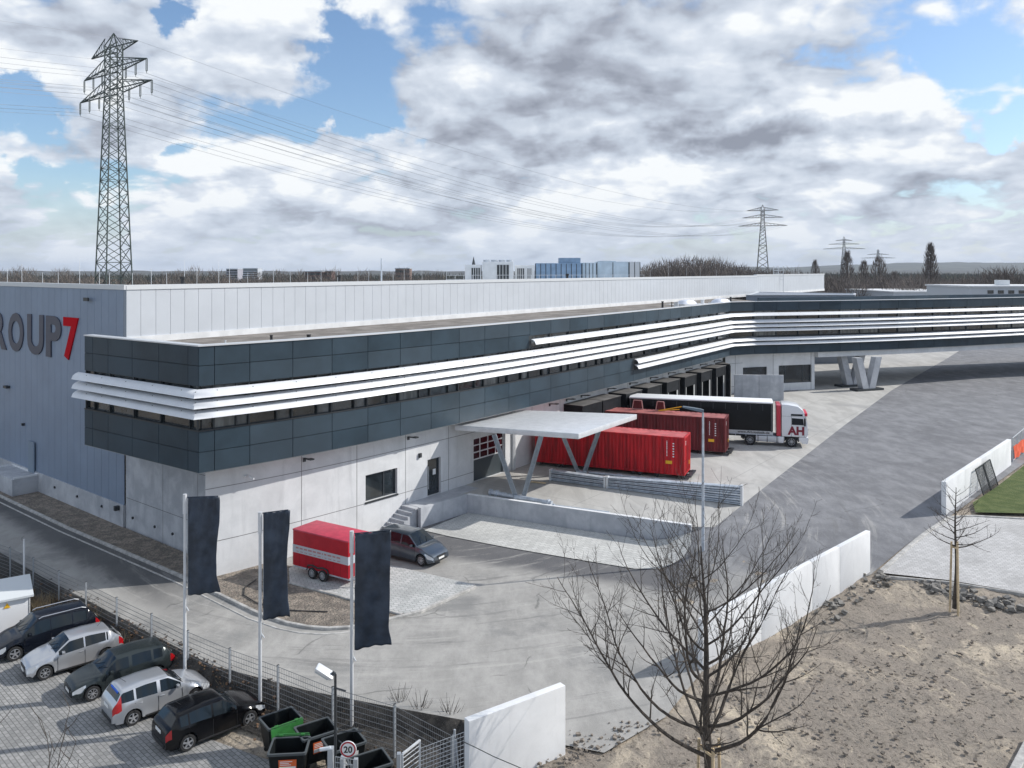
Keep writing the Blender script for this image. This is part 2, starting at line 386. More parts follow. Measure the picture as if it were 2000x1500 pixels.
        br.inputs['Color1'].default_value = (*c1, 1); br.inputs['Color2'].default_value = (*c2, 1); br.inputs['Mortar'].default_value = (*mo, 1)
        mp = N(t, 'ShaderNodeMapping'); mp.inputs['Rotation'].default_value = (0, 0, rot); lk(t, P, mp.inputs[0]); lk(t, mp.outputs[0], br.inputs[0])
        big = nz(.35, 7, .65, None, .5); fine = nz(6, 4)
        c = MIX(t, MR(t, big, .42, .7, 0, .5), br.outputs['Color'], tuple(x * .62 for x in c1))
        c = MIX(t, MR(t, fine, .6, .8, 0, .35), c, (.14, .13, .11))
        lk(t, c, b.inputs['Base Color']); bump(br.outputs['Fac'], -.4, .01)
    elif kind == 'soil':
        big = nz(.15, 8, .62, None, .8); mid = nz(1.0, 9, .7, (1, .55, 1, .5), 1.0); fine = nz(4.5, 8, .75, None, .6); vf = nz(17, 4, .7)
        c = MIX(t, MR(t, big, .36, .54), (.62, .53, .41), (.33, .285, .24))
        c = MIX(t, MR(t, mid, .42, .62), c, (.29, .255, .215))
        c = MIX(t, MR(t, mid, .34, .40, .7, 0), c, (.66, .57, .43))
        c = MIX(t, MR(t, fine, .53, .64, 0, .8), c, (.085, .072, .056)); c = MIX(t, MR(t, nz(2.2, 9, .8, (1, .4, 1, .3)), .55, .66, 0, .6), c, (.11, .098, .085))
        c = MIX(t, MR(t, vf, .62, .7, 0, .5), c, (.6, .56, .48))
        sp = N(t, 'ShaderNodeSeparateXYZ'); lk(t, P, sp.inputs[0])
        c = MIX(t, MR(t, sp.outputs[1], 110, 150), c, MIX(t, MR(t, nz(.01, 5), .4, .6), (.07, .065, .045), (.10, .105, .06)))
        lk(t, c, b.inputs['Base Color']); bump(MA(t, 'ADD', mid, fine), .9, .16)
    elif kind == 'gravel':
        mid = nz(1.3, 8, .7); fine = nz(14, 5, .75); vo = N(t, 'ShaderNodeTexVoronoi'); vo.inputs['Scale'].default_value = 9; lk(t, P, vo.inputs['Vector'])
        c = MIX(t, MR(t, mid, .4, .6), (.20, .17, .145), (.34, .29, .24))
        c = MIX(t, MR(t, vo.outputs['Color'], .3, .8, 0, .6), c, (.12, .115, .1))
        c = MIX(t, MR(t, fine, .6, .72, 0, .7), c, (.5, .47, .42))
        lk(t, c, b.inputs['Base Color']); bump(MA(t, 'ADD', fine, vo.outputs[0]), .9, .06)
    elif kind == 'embank':
        mid = nz(1.6, 8, .7); fine = nz(10, 6, .8)
        c = MIX(t, MR(t, mid, .4, .62), (.035, .033, .031), (.085, .078, .07))
        c = MIX(t, MR(t, fine, .58, .66, 0, .8), c, (.24, .21, .18))
        lk(t, c, b.inputs['Base Color']); bump(fine, 1, .08)
    elif kind == 'roofgravel':
        mid = nz(.5, 6, .6); fine = nz(12, 5, .8)
        c = MIX(t, MR(t, mid, .4, .62), (.16, .145, .13), (.25, .23, .21)); c = MIX(t, MR(t, fine, .55, .66, 0, .6), c, (.4, .37, .34))
        lk(t, c, b.inputs['Base Color']); bump(fine, .8, .04)
    elif kind == 'grass':
        mid = nz(.8, 8, .7); fine = nz(12, 6, .8)
        c = MIX(t, MR(t, mid, .4, .62), (.075, .11, .03), (.13, .16, .055)); c = MIX(t, MR(t, fine, .55, .68, 0, .6), c, (.10, .085, .05))
        lk(t, c, b.inputs['Base Color']); bump(fine, 1, .1)
    return m
def concrete_material(name, c1, c2, stain, sc=.5):
    m = bpy.data.materials.new(name); m.use_nodes = True; t = m.node_tree; b = t.nodes['Principled BSDF']
    tc = N(t, 'ShaderNodeTexCoord'); P = tc.outputs['Object']
    def nz(s, st=(1, 1, 1), d=7):
        mp = N(t, 'ShaderNodeMapping'); mp.inputs['Scale'].default_value = st; lk(t, P, mp.inputs[0])
        n = N(t, 'ShaderNodeTexNoise'); n.inputs['Scale'].default_value = s; n.inputs['Detail'].default_value = d; n.inputs['Roughness'].default_value = .65; n.inputs['Distortion'].default_value = .4
        lk(t, mp.outputs[0], n.inputs['Vector']); return n.outputs[0]
    a = nz(sc); s2 = nz(1.6, (1, 1, .12)); f = nz(8)
    c = MIX(t, MR(t, a, .35, .68), c1, c2)
    c = MIX(t, MR(t, s2, .52, .72, 0, .55), c, stain)
    c = MIX(t, MR(t, f, .6, .75, 0, .25), c, tuple(x * .7 for x in c1))
    lk(t, c, b.inputs['Base Color']); b.inputs['Roughness'].default_value = .75; b.inputs['Specular IOR Level'].default_value = .3
    bp = N(t, 'ShaderNodeBump'); bp.inputs['Strength'].default_value = .12; bp.inputs['Distance'].default_value = .02; lk(t, f, bp.inputs['Height']); lk(t, bp.outputs[0], b.inputs['Normal'])
    return m
M_ROAD = ground_material('asphalt', 'road'); M_YARD = ground_material('yard_concrete', 'yard')
M_PL = ground_material('paving_light', 'pave_light'); M_PT = ground_material('paving_grey', 'pave_trailer'); M_PP = ground_material('paving_parking', 'pave_park'); M_PR = ground_material('paving_right', 'pave_right')
M_SOIL = ground_material('soil', 'soil'); M_GRAV = ground_material('gravel', 'gravel'); M_EMB = ground_material('embankment', 'embank'); M_RG = ground_material('roof_gravel', 'roofgravel'); M_GRASS = ground_material('grass', 'grass')
M_CONC = concrete_material('facade_concrete', (.58, .59, .60), (.68, .69, .70), (.49, .50, .51))
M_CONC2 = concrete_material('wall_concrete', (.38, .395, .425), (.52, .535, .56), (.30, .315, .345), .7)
M_WHITEC = concrete_material('white_concrete', (.70, .71, .72), (.8, .81, .82), (.55, .555, .56), .4)
M_KERB = mat('kerb_stone', (.42, .41, .39), .85, var=.25, scale=3)
M_PANEL = mat('facade_panel', (.028, .047, .064), .45, .0, var=.2, scale=.35, spec=.22)
_t = M_PANEL.node_tree; _g = N(_t, 'ShaderNodeNewGeometry'); _b = _t.nodes['Principled BSDF']
_src = _b.inputs['Base Color'].links[0].from_socket
lk(_t, MIX(_t, MR(_t, _g.outputs['Random Per Island'], 0, 1, .0, .28, False), _src, (.075, .10, .125)), _b.inputs['Base Color'])
lk(_t, MR(_t, _g.outputs['Random Per Island'], 0, 1, .36, .5, False), _b.inputs['Roughness'])
M_JOINT = mat('joint_dark', (.012, .016, .02), .8)
M_FIN = mat('white_fin', (.70, .72, .75), .4, var=.03, scale=1.5)
M_GLASS = mat('dark_glass', (.016, .022, .026), .05, 0, var=.6, scale=.5, spec=.9)
M_GLASSB = mat('dim_glass', (.05, .062, .07), .08, 0, var=.7, scale=1.2, spec=.9)
M_BLIND = mat('blind_glass', (.13, .145, .15), .15, 0, var=.4, scale=.9, spec=.8, stretch=(3, 3, .4))
M_FRAME = mat('window_frame', (.03, .038, .045), .4)
M_HALLW = mat('hall_white_cladding', (.50, .53, .57), .5, .1, var=.03, scale=.4)
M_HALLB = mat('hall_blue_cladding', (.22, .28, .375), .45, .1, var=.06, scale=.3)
M_TRIM = mat('trim_metal', (.62, .64, .66), .4, .3)
M_ROOFW = mat('white_membrane', (.66, .67, .68), .7, var=.08, scale=.8)
M_STEEL = mat('galvanised_steel', (.50, .545, .60), .45, .25, var=.18, scale=2.5)
M_STEELL = mat('pale_metal', (.68, .70, .72), .4, .3, var=.06, scale=2)
M_BLACK = mat('black_rubber', (.018, .018, .02), .7, var=.3, scale=3)
M_DKMET = mat('dark_metal', (.05, .055, .06), .45, .4)
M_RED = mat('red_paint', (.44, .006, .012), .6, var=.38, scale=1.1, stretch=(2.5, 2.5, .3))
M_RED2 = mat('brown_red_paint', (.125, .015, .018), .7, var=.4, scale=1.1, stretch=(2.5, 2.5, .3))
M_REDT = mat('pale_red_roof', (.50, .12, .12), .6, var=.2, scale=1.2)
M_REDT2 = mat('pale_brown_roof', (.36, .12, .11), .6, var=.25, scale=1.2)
M_TRED = mat('trailer_red', (.40, .008, .02), .5, spec=.3, var=.1, scale=1.5)
M_WHITE = mat('white_paint', (.78, .79, .80), .35, coat=.3)
M_BARK = mat('bark', (.065, .054, .045), .9, var=.4, scale=6)
M_TWIG = mat('far_twigs', (.17, .145, .13), .95, var=.3, scale=.05)
M_WOOD = mat('stake_wood', (.56, .44, .28), .8, var=.2, scale=4)
M_YEL = mat('warning_yellow', (.80, .45, .02), .5)
M_ORANGE = mat('orange_sticker', (.72, .13, .03), .5)
M_LETTER = mat('grey_lettering', (.065, .068, .095), .5)
M_LRED = mat('red_lettering', (.50, .004, .012), .8, spec=.1)

# ------------------------------------------------------------------ terrain
EDGE = [(-75, 86), (-31.2, 49.9), (-26.2, 45.8), (-21.55, 42.2), (-16.8, 38.5), (-13, 35.6), (-8.4, 33.5), (-4.7, 32.2), (-1.6, 31.2), (-1.45, 27.3), (-1.3, 10)]
def edge_dist(x, y):
    """signed distance from the road's lower edge, positive on the parking side"""
    best = 1e9; sg = 1
    for (a, b) in zip(EDGE, EDGE[1:]):
        dx = b[0] - a[0]; dy = b[1] - a[1]; L2 = dx * dx + dy * dy
        t = max(0, min(1, ((x - a[0]) * dx + (y - a[1]) * dy) / L2))
        d = hypot(x - a[0] - t * dx, y - a[1] - t * dy)
        if d < best: best = d; sg = 1 if (dx * (y - a[1]) - dy * (x - a[0])) < 0 else -1
    return best * sg
PARK = -1.0
def H(x, y):
    if y > 90 or x > 40 or x < -90: d = -9
    else: d = edge_dist(x, y)
    if d > 0 and x < 0: return PARK * (.75 * S(d, 0, .75) + .25 * S(d, 1.0, 3.0))
    h = 1.2 * S(x, 8.5, 12.4) * S(y, 38, 51)
    return h
def rough(x, y):
    return .11 * mnoise.noise((x * .55, y * .55, 0)) + .07 * mnoise.noise((x * 1.7, y * 1.7, 3)) + .04 * mnoise.noise((x * 4.1, y * 4.1, 5))
def axis(lo, hi, a, b, st):
    r = []; v = a
    while v < b: r.append(v); v += st
    g = st; v = b; up = []
    while v < hi: up.append(v); g *= 1.22; v += g
    up.append(hi); g = st; v = a - st; dn = []
    while v > lo: dn.append(v); g *= 1.22; v -= g
    dn.append(lo); return dn[::-1] + r + up
def base_ground():
    xs = axis(-9000, 9000, -34, 34, .42); ys = axis(-300, 12000, 20, 56, .42)
    vs = []; nx = len(xs)
    for y in ys:
        for x in xs:
            z = H(x, y) - .09
            if 3 < x < 40 and 20 < y < 50:
                z += abs(rough(x, y)) * 1.5 * S(x, 4, 9) * (1 - S(y, 44, 50))
            vs.append((x, y, z))
    fs = [(j * nx + i, j * nx + i + 1, (j + 1) * nx + i + 1, (j + 1) * nx + i) for j in range(len(ys) - 1) for i in range(nx - 1)]
    o = MB().add(vs, fs).build('ground', M_SOIL, smooth=True, fixn=False); tag(o, kind='structure')
base_ground()
def drape(name, poly, m, dz=.0, step=1.0, kind='structure', zfun=None, flat=None):
    pts = []
    n = len(poly)
    for i in range(n):
        a, b = poly[i], poly[(i + 1) % n]; L = hypot(b[0] - a[0], b[1] - a[1]); k = max(1, int(L / step))
        for j in range(k): pts.append(Vector((a[0] + (b[0] - a[0]) * j / k, a[1] + (b[1] - a[1]) * j / k)))
    nb = len(pts); x0 = min(p.x for p in pts); x1 = max(p.x for p in pts); y0 = min(p.y for p in pts); y1 = max(p.y for p in pts)
    B = pts[:]
    if flat is None:
        y = y0 + step * .5
        while y < y1:
            xi = []
            for i in range(nb):
                a, b = B[i], B[(i + 1) % nb]
                if (a.y > y) != (b.y > y): xi.append(a.x + (y - a.y) / (b.y - a.y) * (b.x - a.x))
            xi.sort()
            for a, b in zip(xi[::2], xi[1::2]):
                x = math.ceil((a + step * .3) / step) * step
                while x < b - step * .3: pts.append(Vector((x, y))); x += step
            y += step
    r = delaunay_2d_cdt(pts, [], [list(range(nb))], 1, 1e-5)
    vs = [(p.x, p.y, (flat if flat is not None else (zfun or H)(p.x, p.y)) + dz) for p in r[0]]
    o = MB().add(vs, r[2]).build(name, m, smooth=True, fixn=False)
    for p in o.data.polygons:
        if p.normal.z < 0: p.flip()
    return tag(o, kind=kind)
def kerb(name, pts, w=.16, h=.12, zf=None, m=None, kind='structure'):
    out = []
    for a, b in zip(pts, pts[1:]):
        L = hypot(b[0] - a[0], b[1] - a[1]); k = max(1, int(L / 1.2))
        out += [(a[0] + (b[0] - a[0]) * j / k, a[1] + (b[1] - a[1]) * j / k) for j in range(k)]
    out.append(pts[-1]); nm = path_normals(out); mb = MB(); vs = []
    for p, q in zip(out, nm):
        z = (zf or H)(*p)
        for o, e in ((-w / 2, -.2), (w / 2, -.2), (w / 2, h - .02), (w / 2 - .02, h), (-w / 2 + .02, h), (-w / 2, h - .02)): vs.append((p[0] + q[0] * o, p[1] + q[1] * o, z + e))
    fs = [(i * 6 + j, (i + 1) * 6 + j, (i + 1) * 6 + (j + 1) % 6, i * 6 + (j + 1) % 6) for i in range(len(out) - 1) for j in range(6)]
    fs += [tuple(range(6)), tuple(range(len(vs) - 1, len(vs) - 7, -1))]
    return tag(mb.add(vs, fs).build(name, m or M_KERB), kind=kind)

# ------------------------------------------------------------------ building plan lines
ZB = 6.28; ZT = 13.1
def facade_v(x):
    t = (x - 388) / 1650; return 397 * (cos(t) - .66 * sin(t))
def bridge_v(x):
    t = (x - 1428) / 1650; return 165 * (cos(t) - .25 * sin(t))
def PA(x):
    Y = (CZ - ZB) * FP / facade_v(x); return ((x - 1000) * Y / FP, Y)
def PBr(x):
    Y = (CZ - ZB) * FP / bridge_v(x); return ((x - 1000) * Y / FP, Y)
xl = [165, 181, 211, 258, 310, 367, 388]
pL0 = (-26.8, 51.3); pL1 = PA(388)
def ray_seg(px, a, b):
    u = (px - 1000) / FP; dx = b[0] - a[0]; dy = b[1] - a[1]; t = (u * a[1] - a[0]) / (dx - u * dy); return (a[0] + dx * t, a[1] + dy * t)
LEFT = [ray_seg(x, pL0, pL1) for x in xl[:-1]] + [pL1]
xa = [388, 419, 488, 572, 648.7, 718.7, 782, 842, 897, 947, 994, 1035, 1076, 1113, 1148]
def next_x(x, d, fun):
    p = fun(x); y = x
    while hypot(fun(y)[0] - p[0], fun(y)[1] - p[1]) < d: y += .25
    return y
while xa[-1] < 1400: xa.append(next_x(xa[-1], 3.05, PA))
xa = [x for x in xa if x < 1408] + [1427]
FA = [PA(x) for x in xa]
xb = [1427]
BR = [FA[-1]]
bd = Vector((PBr(2000)[0] - PBr(1428)[0], PBr(2000)[1] - PBr(1428)[1], 0)).normalized()
x = 1428
while x < 2000:
    x = next_x(x, 3.3, PBr) if x < 1995 else 2001; xb.append(x); BR.append(PBr(x))
for k in range(1, 12):
    BR.append((BR[-1][0] + bd.x * 3.3, BR[-1][1] + bd.y * 3.3 * .8))
def at_x(px, path):
    for a, b in zip(path, path[1:]):
        ua = a[0] / a[1] * FP + 1000; ub = b[0] / b[1] * FP + 1000
        if ua <= px <= ub: return ray_seg(px, a, b)
    return None
def sub(path, x0, x1):
    """piece of a plan line between two photo columns"""
    out = [at_x(x0, path)] if x0 else [path[0]]
    for p in path:
        u = p[0] / p[1] * FP + 1000
        if (x0 or -1e9) + .5 < u < (x1 or 1e9) - .5 and (p is not path[0] or x0 or True):
            if hypot(p[0] - out[0][0], p[1] - out[0][1]) > .01: out.append(p)
    if x1: out.append(at_x(x1, path))
    return out
ALL = LEFT + FA[1:] + BR[1:]

office = thing('office_building', 'long two storey office wing with dark panels and white sunshades above a concrete ground floor', 'building', (pL1[0], pL1[1], 0))
def cladding(path, z0, z1, name='cladding', off=.0):
    mb = MB(); g = .018
    for a, b in zip(path, path[1:]):
        dx = b[0] - a[0]; dy = b[1] - a[1]; L = hypot(dx, dy); dx /= L; dy /= L; nx, ny = dy, -dx
        a2 = (a[0] + dx * g, a[1] + dy * g); b2 = (b[0] - dx * g, b[1] - dy * g)
        vs = []
        for z in (z0 + g, z1 - g):
            for o in (-.05 + off, off):
                for p in (a2, b2): vs.append((p[0] + nx * o, p[1] + ny * o, z))
        mb.add(vs, [(0, 1, 3, 2), (4, 6, 7, 5), (2, 3, 7, 6), (0, 2, 6, 4), (1, 5, 7, 3), (0, 4, 5, 1)])
    return mb
def clad_rows(path, rows, name):
    mb = MB()
    for z0, z1 in rows:
        c = cladding(path, z0, z1); mb.add(c.v, c.f)
    return mb.build(name, M_PANEL, office)
up_rows = [(10.95, 12.05), (12.05, ZT)]; lo_rows = [(ZB, 7.40), (7.40, 8.52)]
clad_rows(LEFT, up_rows, 'cladding'); clad_rows(LEFT, lo_rows, 'cladding')
A_near = FA[:12]; A_mid = [p for p in FA if True]
i1035 = 11; i1240 = min(range(len(xa)), key=lambda i: abs(xa[i] - 1240))
mbx = MB()
for (pth, rows) in ((FA[:i1035 + 1], up_rows), (FA[i1035:], [(11.95, ZT)])):
    for r in rows:
        c = cladding(pth, *r); mbx.add(c.v, c.f)
mbx.build('cladding', M_PANEL, office)
mbx = MB()
for (pth, rows) in ((FA[:i1240 + 1], lo_rows), (FA[i1240:], [(ZB, 7.38)])):
    for r in rows:
        c = cladding(pth, *r); mbx.add(c.v, c.f)
mbx.build('cladding', M_PANEL, office)
clad_rows(BR, [(11.95, ZT)], 'cladding'); clad_rows(BR, [(ZB, 7.38)], 'cladding')
# dark core behind the joints, parapet cap, soffit
core = offset(ALL, -.06); inner = offset(ALL, -.6)
MB().sweep(ALL, [(-.5, ZB + .02), (-.055, ZB + .02), (-.055, 8.50), (-.5, 8.50)]).build('backing', M_JOINT, office)
MB().sweep(ALL, [(-.5, 11.97), (-.055, 11.97), (-.055, ZT - .01), (-.5, ZT - .01)]).build('backing', M_JOINT, office)
mbx = MB(); mbx.sweep(LEFT + FA[1:i1035 + 1], [(-.5, 10.96), (-.057, 10.96), (-.057, 11.99), (-.5, 11.99)]); mbx.build('backing', M_JOINT, office)
MB().sweep(ALL, [(-.55, ZT), (.06, ZT), (.06, ZT + .07), (-.55, ZT + .07)]).build('parapet_cap', M_TRIM, office)
MB().sweep(ALL, [(-.06, 8.52), (.03, 8.52), (.03, 8.58), (-.06, 8.58)]).build('window_sill', M_DKMET, office)
MB().sweep(ALL, [(-3.6, ZB - .02), (-.03, ZB - .02), (-.03, ZB + .015), (-3.6, ZB + .015)]).build('soffit', mat('soffit_grey', (.35, .36, .36), .7), office)
# windows
wins = 0
def window(a, b, z0, z1, m, off=-.22):
    global wins; wins += 1
    dx = b[0] - a[0]; dy = b[1] - a[1]; L = hypot(dx, dy); dx /= L; dy /= L; nx, ny = dy, -dx
    f = .05; vs = []
    def q(o, t, z): return (a[0] + dx * t + nx * o, a[1] + dy * t + ny * o, z)
    MB().add([q(off, f, z0 + f), q(off, L - f, z0 + f), q(off, L - f, z1 - f), q(off, f, z1 - f)], [(0, 1, 2, 3)]).build('window', m, office, fixn=False)
    return q
mull = MB()
rw = random.Random(3)
def win_strip(path, z0, z1, split):
    for a, b in zip(path, path[1:]):
        L = hypot(b[0] - a[0], b[1] - a[1])
        cuts = [0, 1] if not split or L < 1.5 else [0, .64, 1]
        for c0, c1 in zip(cuts, cuts[1:]):
            p = (a[0] + (b[0] - a[0]) * c0, a[1] + (b[1] - a[1]) * c0); q = (a[0] + (b[0] - a[0]) * c1, a[1] + (b[1] - a[1]) * c1)
            window(p, q, z0, z1, rw.choice([M_GLASS, M_GLASS, M_GLASS, M_GLASSB, M_GLASSB, M_BLIND]))
            d = Vector((b[0] - a[0], b[1] - a[1], 0)).normalized(); n = Vector((d.y, -d.x, 0)); pp = Vector((p[0], p[1], 0)) - n * .16
            mull.beam((pp.x, pp.y, z0), (pp.x, pp.y, z1), .09, .16, up=tuple(n))
    mull.sweep(path, [(-.3, z1 - .06), (-.14, z1 - .06), (-.14, z1), (-.3, z1)]); mull.sweep(path, [(-.3, z0), (-.14, z0), (-.14, z0 + .06), (-.3, z0 + .06)])
win_strip(LEFT, 8.55, 10.96, False)
win_strip(FA[:i1240 + 1], 8.55, 10.96, True)
win_strip(FA[i1240:], 8.62, 10.9, False)
win_strip(FA[i1035:], 10.97, 11.96, False)
win_strip(FA[i1240:], 7.4, 8.5, False)
win_strip(BR[:-9], 8.62, 11.96, False)
win_strip(BR[:-9], 7.4, 8.5, False)
mull.build('window_frame', M_FRAME, office)
# recess cheeks where the taller window bands begin
ck = MB()
for i, z0, z1 in ((i1035, 10.95, 11.97), (i1240, 7.38, 8.55)):
    p = FA[i]; ck.box((p[0] - .1, p[1] + .1, (z0 + z1) / 2), (.35, .3, z1 - z0), .9)
ck.build('reveal', M_FRAME, office)
# sunshade fins
def fin(path, zc):
    pr = [(.14, .20), (.34, .14), (.50, .02), (.60, -.20), (.575, -.215), (.47, -.01), (.32, .10), (.14, .16)]
    prof = [(o, z + zc) for o, z in pr]
    mb = MB().sweep(path, prof); return mb.build('sunshade_fin', M_FIN, office, smooth=True, angle=50)
d0 = Vector((LEFT[1][0] - LEFT[0][0], LEFT[1][1] - LEFT[0][1], 0)).normalized()
LX = [(LEFT[0][0] - d0.x * .45, LEFT[0][1] - d0.y * .45)] + LEFT[1:]
FULL = LX + FA[1:] + BR[1:]
for z in (10.62, 10.05, 9.50): fin(FULL, z)
fin(FA[i1035:] + BR[1:], 11.50)
for z in (8.28, 7.72): fin(FA[i1240:] + BR[1:], z)
bk = MB()
for path, zs in ((FULL, (10.62, 10.05, 9.5)), (FA[i1035:] + BR[1:], (11.5,)), (FA[i1240:] + BR[1:], (8.28, 7.72))):
    for p, n in list(zip(path, path_normals(path)))[1::1]:
        for z in zs: bk.beam((p[0] - n[0] * .2, p[1] - n[1] * .2, z + .05), (p[0] + n[0] * .4, p[1] + n[1] * .4, z + .08), .05, .10)
bk.build('sunshade_bracket', M_DKMET, office)
# roofs
HC = (-25.9, 54.8); HE = (76, 200); hdir = Vector((HE[0] - HC[0], HE[1] - HC[1], 0)).normalized(); hleft = Vector((-.773, .635, 0)).normalized()
def hp(s, o=0.0):
    return (HC[0] + hdir.x * s + hdir.y * o, HC[1] + hdir.y * s - hdir.x * o)
in_all = offset(LEFT + FA[1:], -.3)
poly = in_all + [(40, 118), hp(110), hp(-.2), (HC[0] + hleft.x * 3, HC[1] + hleft.y * 3)]
rf = drape('roof', poly, M_RG, flat=12.3); del rf['kind']; rf.parent = office; rf.matrix_parent_inverse = Matrix.Translation(office.location).inverted()
brb = offset(BR, -14)
poly = offset(BR, -.3) + brb[::-1]
rf = drape('roof', poly, M_ROOFW, flat=12.36); del rf['kind']; rf.parent = office; rf.matrix_parent_inverse = Matrix.Translation(office.location).inverted()
mbx = MB().sweep(brb[4:], [(-.3, ZB), (.0, ZB), (.0, ZT), (-.3, ZT)]); mbx.build('rear_wall', M_PANEL, office)
# inner face of parapet + upstand beam under bridge
MB().sweep(ALL, [(-.56, 12.2), (-.5, 12.2), (-.5, ZT), (-.56, ZT)]).build('parapet', M_ROOFW, office)
i_pier = next(i for i, p in enumerate(BR) if p[0] / p[1] * FP + 1000 > 1590)
MB().sweep(BR[i_pier:], [(-13.5, 5.55), (-.35, 5.55), (-.35, ZB - .03), (-13.5, ZB - .03)]).build('bridge_slab', M_CONC, office)
# concrete ground floor
FAo = offset(FA, -1.3); WA = [(-16.15, 46.95)] + FAo[1:-1]
BRo = offset(BR, -1.0)
kx = BRo[1]; kd = Vector((BRo[2][0] - BRo[1][0], BRo[2][1] - BRo[1][1]))
WA.append((BRo[0][0] - .3, BRo[0][1] + .2))
def wall_open(path, z0, z1, ops, name, m, depth=.28, joints=()):
    mb = MB(); s = [0]
    for a, b in zip(path, path[1:]): s.append(s[-1] + hypot(b[0] - a[0], b[1] - a[1]))
    def P(t, off=0):
        for i in range(len(s) - 1):
            if t <= s[i + 1] + 1e-9:
                a, b = path[i], path[i + 1]; L = s[i + 1] - s[i]; u = (t - s[i]) / L
                return (a[0] + (b[0] - a[0]) * u + (b[1] - a[1]) / L * off, a[1] + (b[1] - a[1]) * u - (b[0] - a[0]) / L * off)
        return path[-1]
    ss = sorted(set([round(v, 4) for v in s] + [round(v, 4) for o in ops for v in o[:2]])); zz = sorted(set([z0, z1] + [v for o in ops for v in o[2:4]]))
    for a, b in zip(ss, ss[1:]):
        for c, d in zip(zz, zz[1:]):
            mid = ((a + b) / 2, (c + d) / 2)
            if any(o[0] < mid[0] < o[1] and o[2] < mid[1] < o[3] for o in ops): continue
            pa, pb = P(a), P(b); mb.add([(*pa, c), (*pb, c), (*pb, d), (*pa, d)], [(0, 1, 2, 3)])
    for o in ops:
        a, b, c, d = o[:4]; pa, pb, qa, qb = P(a), P(b), P(a, -depth), P(b, -depth)
        for u, v in ((((*pa, c), (*pb, c)), ((*qb, c), (*qa, c))), (((*pa, d), (*qa, d)), ((*qb, d), (*pb, d))), (((*pa, c), (*qa, c)), ((*qa, d), (*pa, d))), (((*pb, c), (*pb, d)), ((*qb, d), (*qb, c)))):
            mb.add([*u, *v], [(0, 1, 2, 3)])
    ob = mb.build(name, m, office, fixn=False)
    return P, s
def s_at(px, path):
    s = 0
    for a, b in zip(path, path[1:]):
        ua = a[0] / a[1] * FP + 1000; ub = b[0] / b[1] * FP + 1000; L = hypot(b[0] - a[0], b[1] - a[1])
        if ua <= px <= ub:
            p = ray_seg(px, a, b); return s + hypot(p[0] - a[0], p[1] - a[1]), p[1]
        s += L
    return s, path[-1][1]
def zy(py, Y): return CZ - (py - HY) * Y / FP
ops = []
def op(x0, x1, yt, yb):
    a, Ya = s_at(x0, WA); b, Yb = s_at(x1, WA); z1 = zy(yt, (Ya + Yb) / 2); z0 = zy(yb, (Ya + Yb) / 2); ops.append((a, b, z0, z1)); return ops[-1]
o_win = op(714, 776, 921, 972); o_door = op(835, 861, 895, 968); o_gate = op(925, 987, 850, 937)
o_door = ops[1] = (o_door[0], o_door[1], 1.22, o_door[3]); o_gate = ops[2] = (o_gate[0], o_gate[1], 1.21, min(5.2, o_gate[3]))
PW, SW = wall_open(WA, -.3, ZB - .03, ops, 'wall', M_CONC)
print('win', o_win, 'door', o_door, 'gate', o_gate, 'wallen', SW[-1], 'wins', wins)
def onwall(P, a, b, z0, z1, off, th, mb, mi=None):
    pa, pb = P(a, off), P(b, off); qa, qb = P(a, off - th), P(b, off - th)
    mb.add([(*pa, z0), (*pb, z0), (*pb, z1), (*pa, z1), (*qa, z0), (*qb, z0), (*qb, z1), (*qa, z1)],
           [(0, 1, 2, 3), (5, 4, 7, 6), (0, 4, 5, 1), (3, 2, 6, 7), (0, 3, 7, 4), (1, 5, 6, 2)], mi)
def glazed(P, o, off=-.2, mul=(), name='window', gm=None, fr=.09):
    a, b, z0, z1 = o
    f = MB()
    for (x0, x1, y0, y1) in ((a, b, z0, z0 + fr), (a, b, z1 - fr, z1), (a, a + fr, z0 + fr, z1 - fr), (b - fr, b, z0 + fr, z1 - fr)): onwall(P, x0, x1, y0, y1, off, .08, f)
    for u in mul: c = a + (b - a) * u; onwall(P, c - fr * .6, c + fr * .6, z0 + fr, z1 - fr, off, .08, f)
    fo = f.build(name, M_FRAME, office)
    g = MB(); onwall(P, a + fr, b - fr, z0 + fr, z1 - fr, off - .03, .02, g); pg = g.build('pane', gm or M_GLASS, fo); return fo
glazed(PW, o_win, mul=(.62,))
sb = MB(); onwall(PW, o_win[0] - .05, o_win[1] + .05, o_win[2] - .12, o_win[2] - .005, .06, .3, sb); sb.build('window_sill', M_DKMET, office)
dr = glazed(PW, o_door, name='door', fr=.12)
hb = MB(); onwall(PW, o_door[0] + .2, o_door[0] + .24, 1.7, 3.3, -.1, .04, hb); hb.build('handle', M_STEELL, dr)
nt = MB(); onwall(PW, o_door[0] + .75, o_door[0] + 1.05, 2.6, 3.0, -.2, .012, nt); nt.build('notice', M_WHITE, dr)
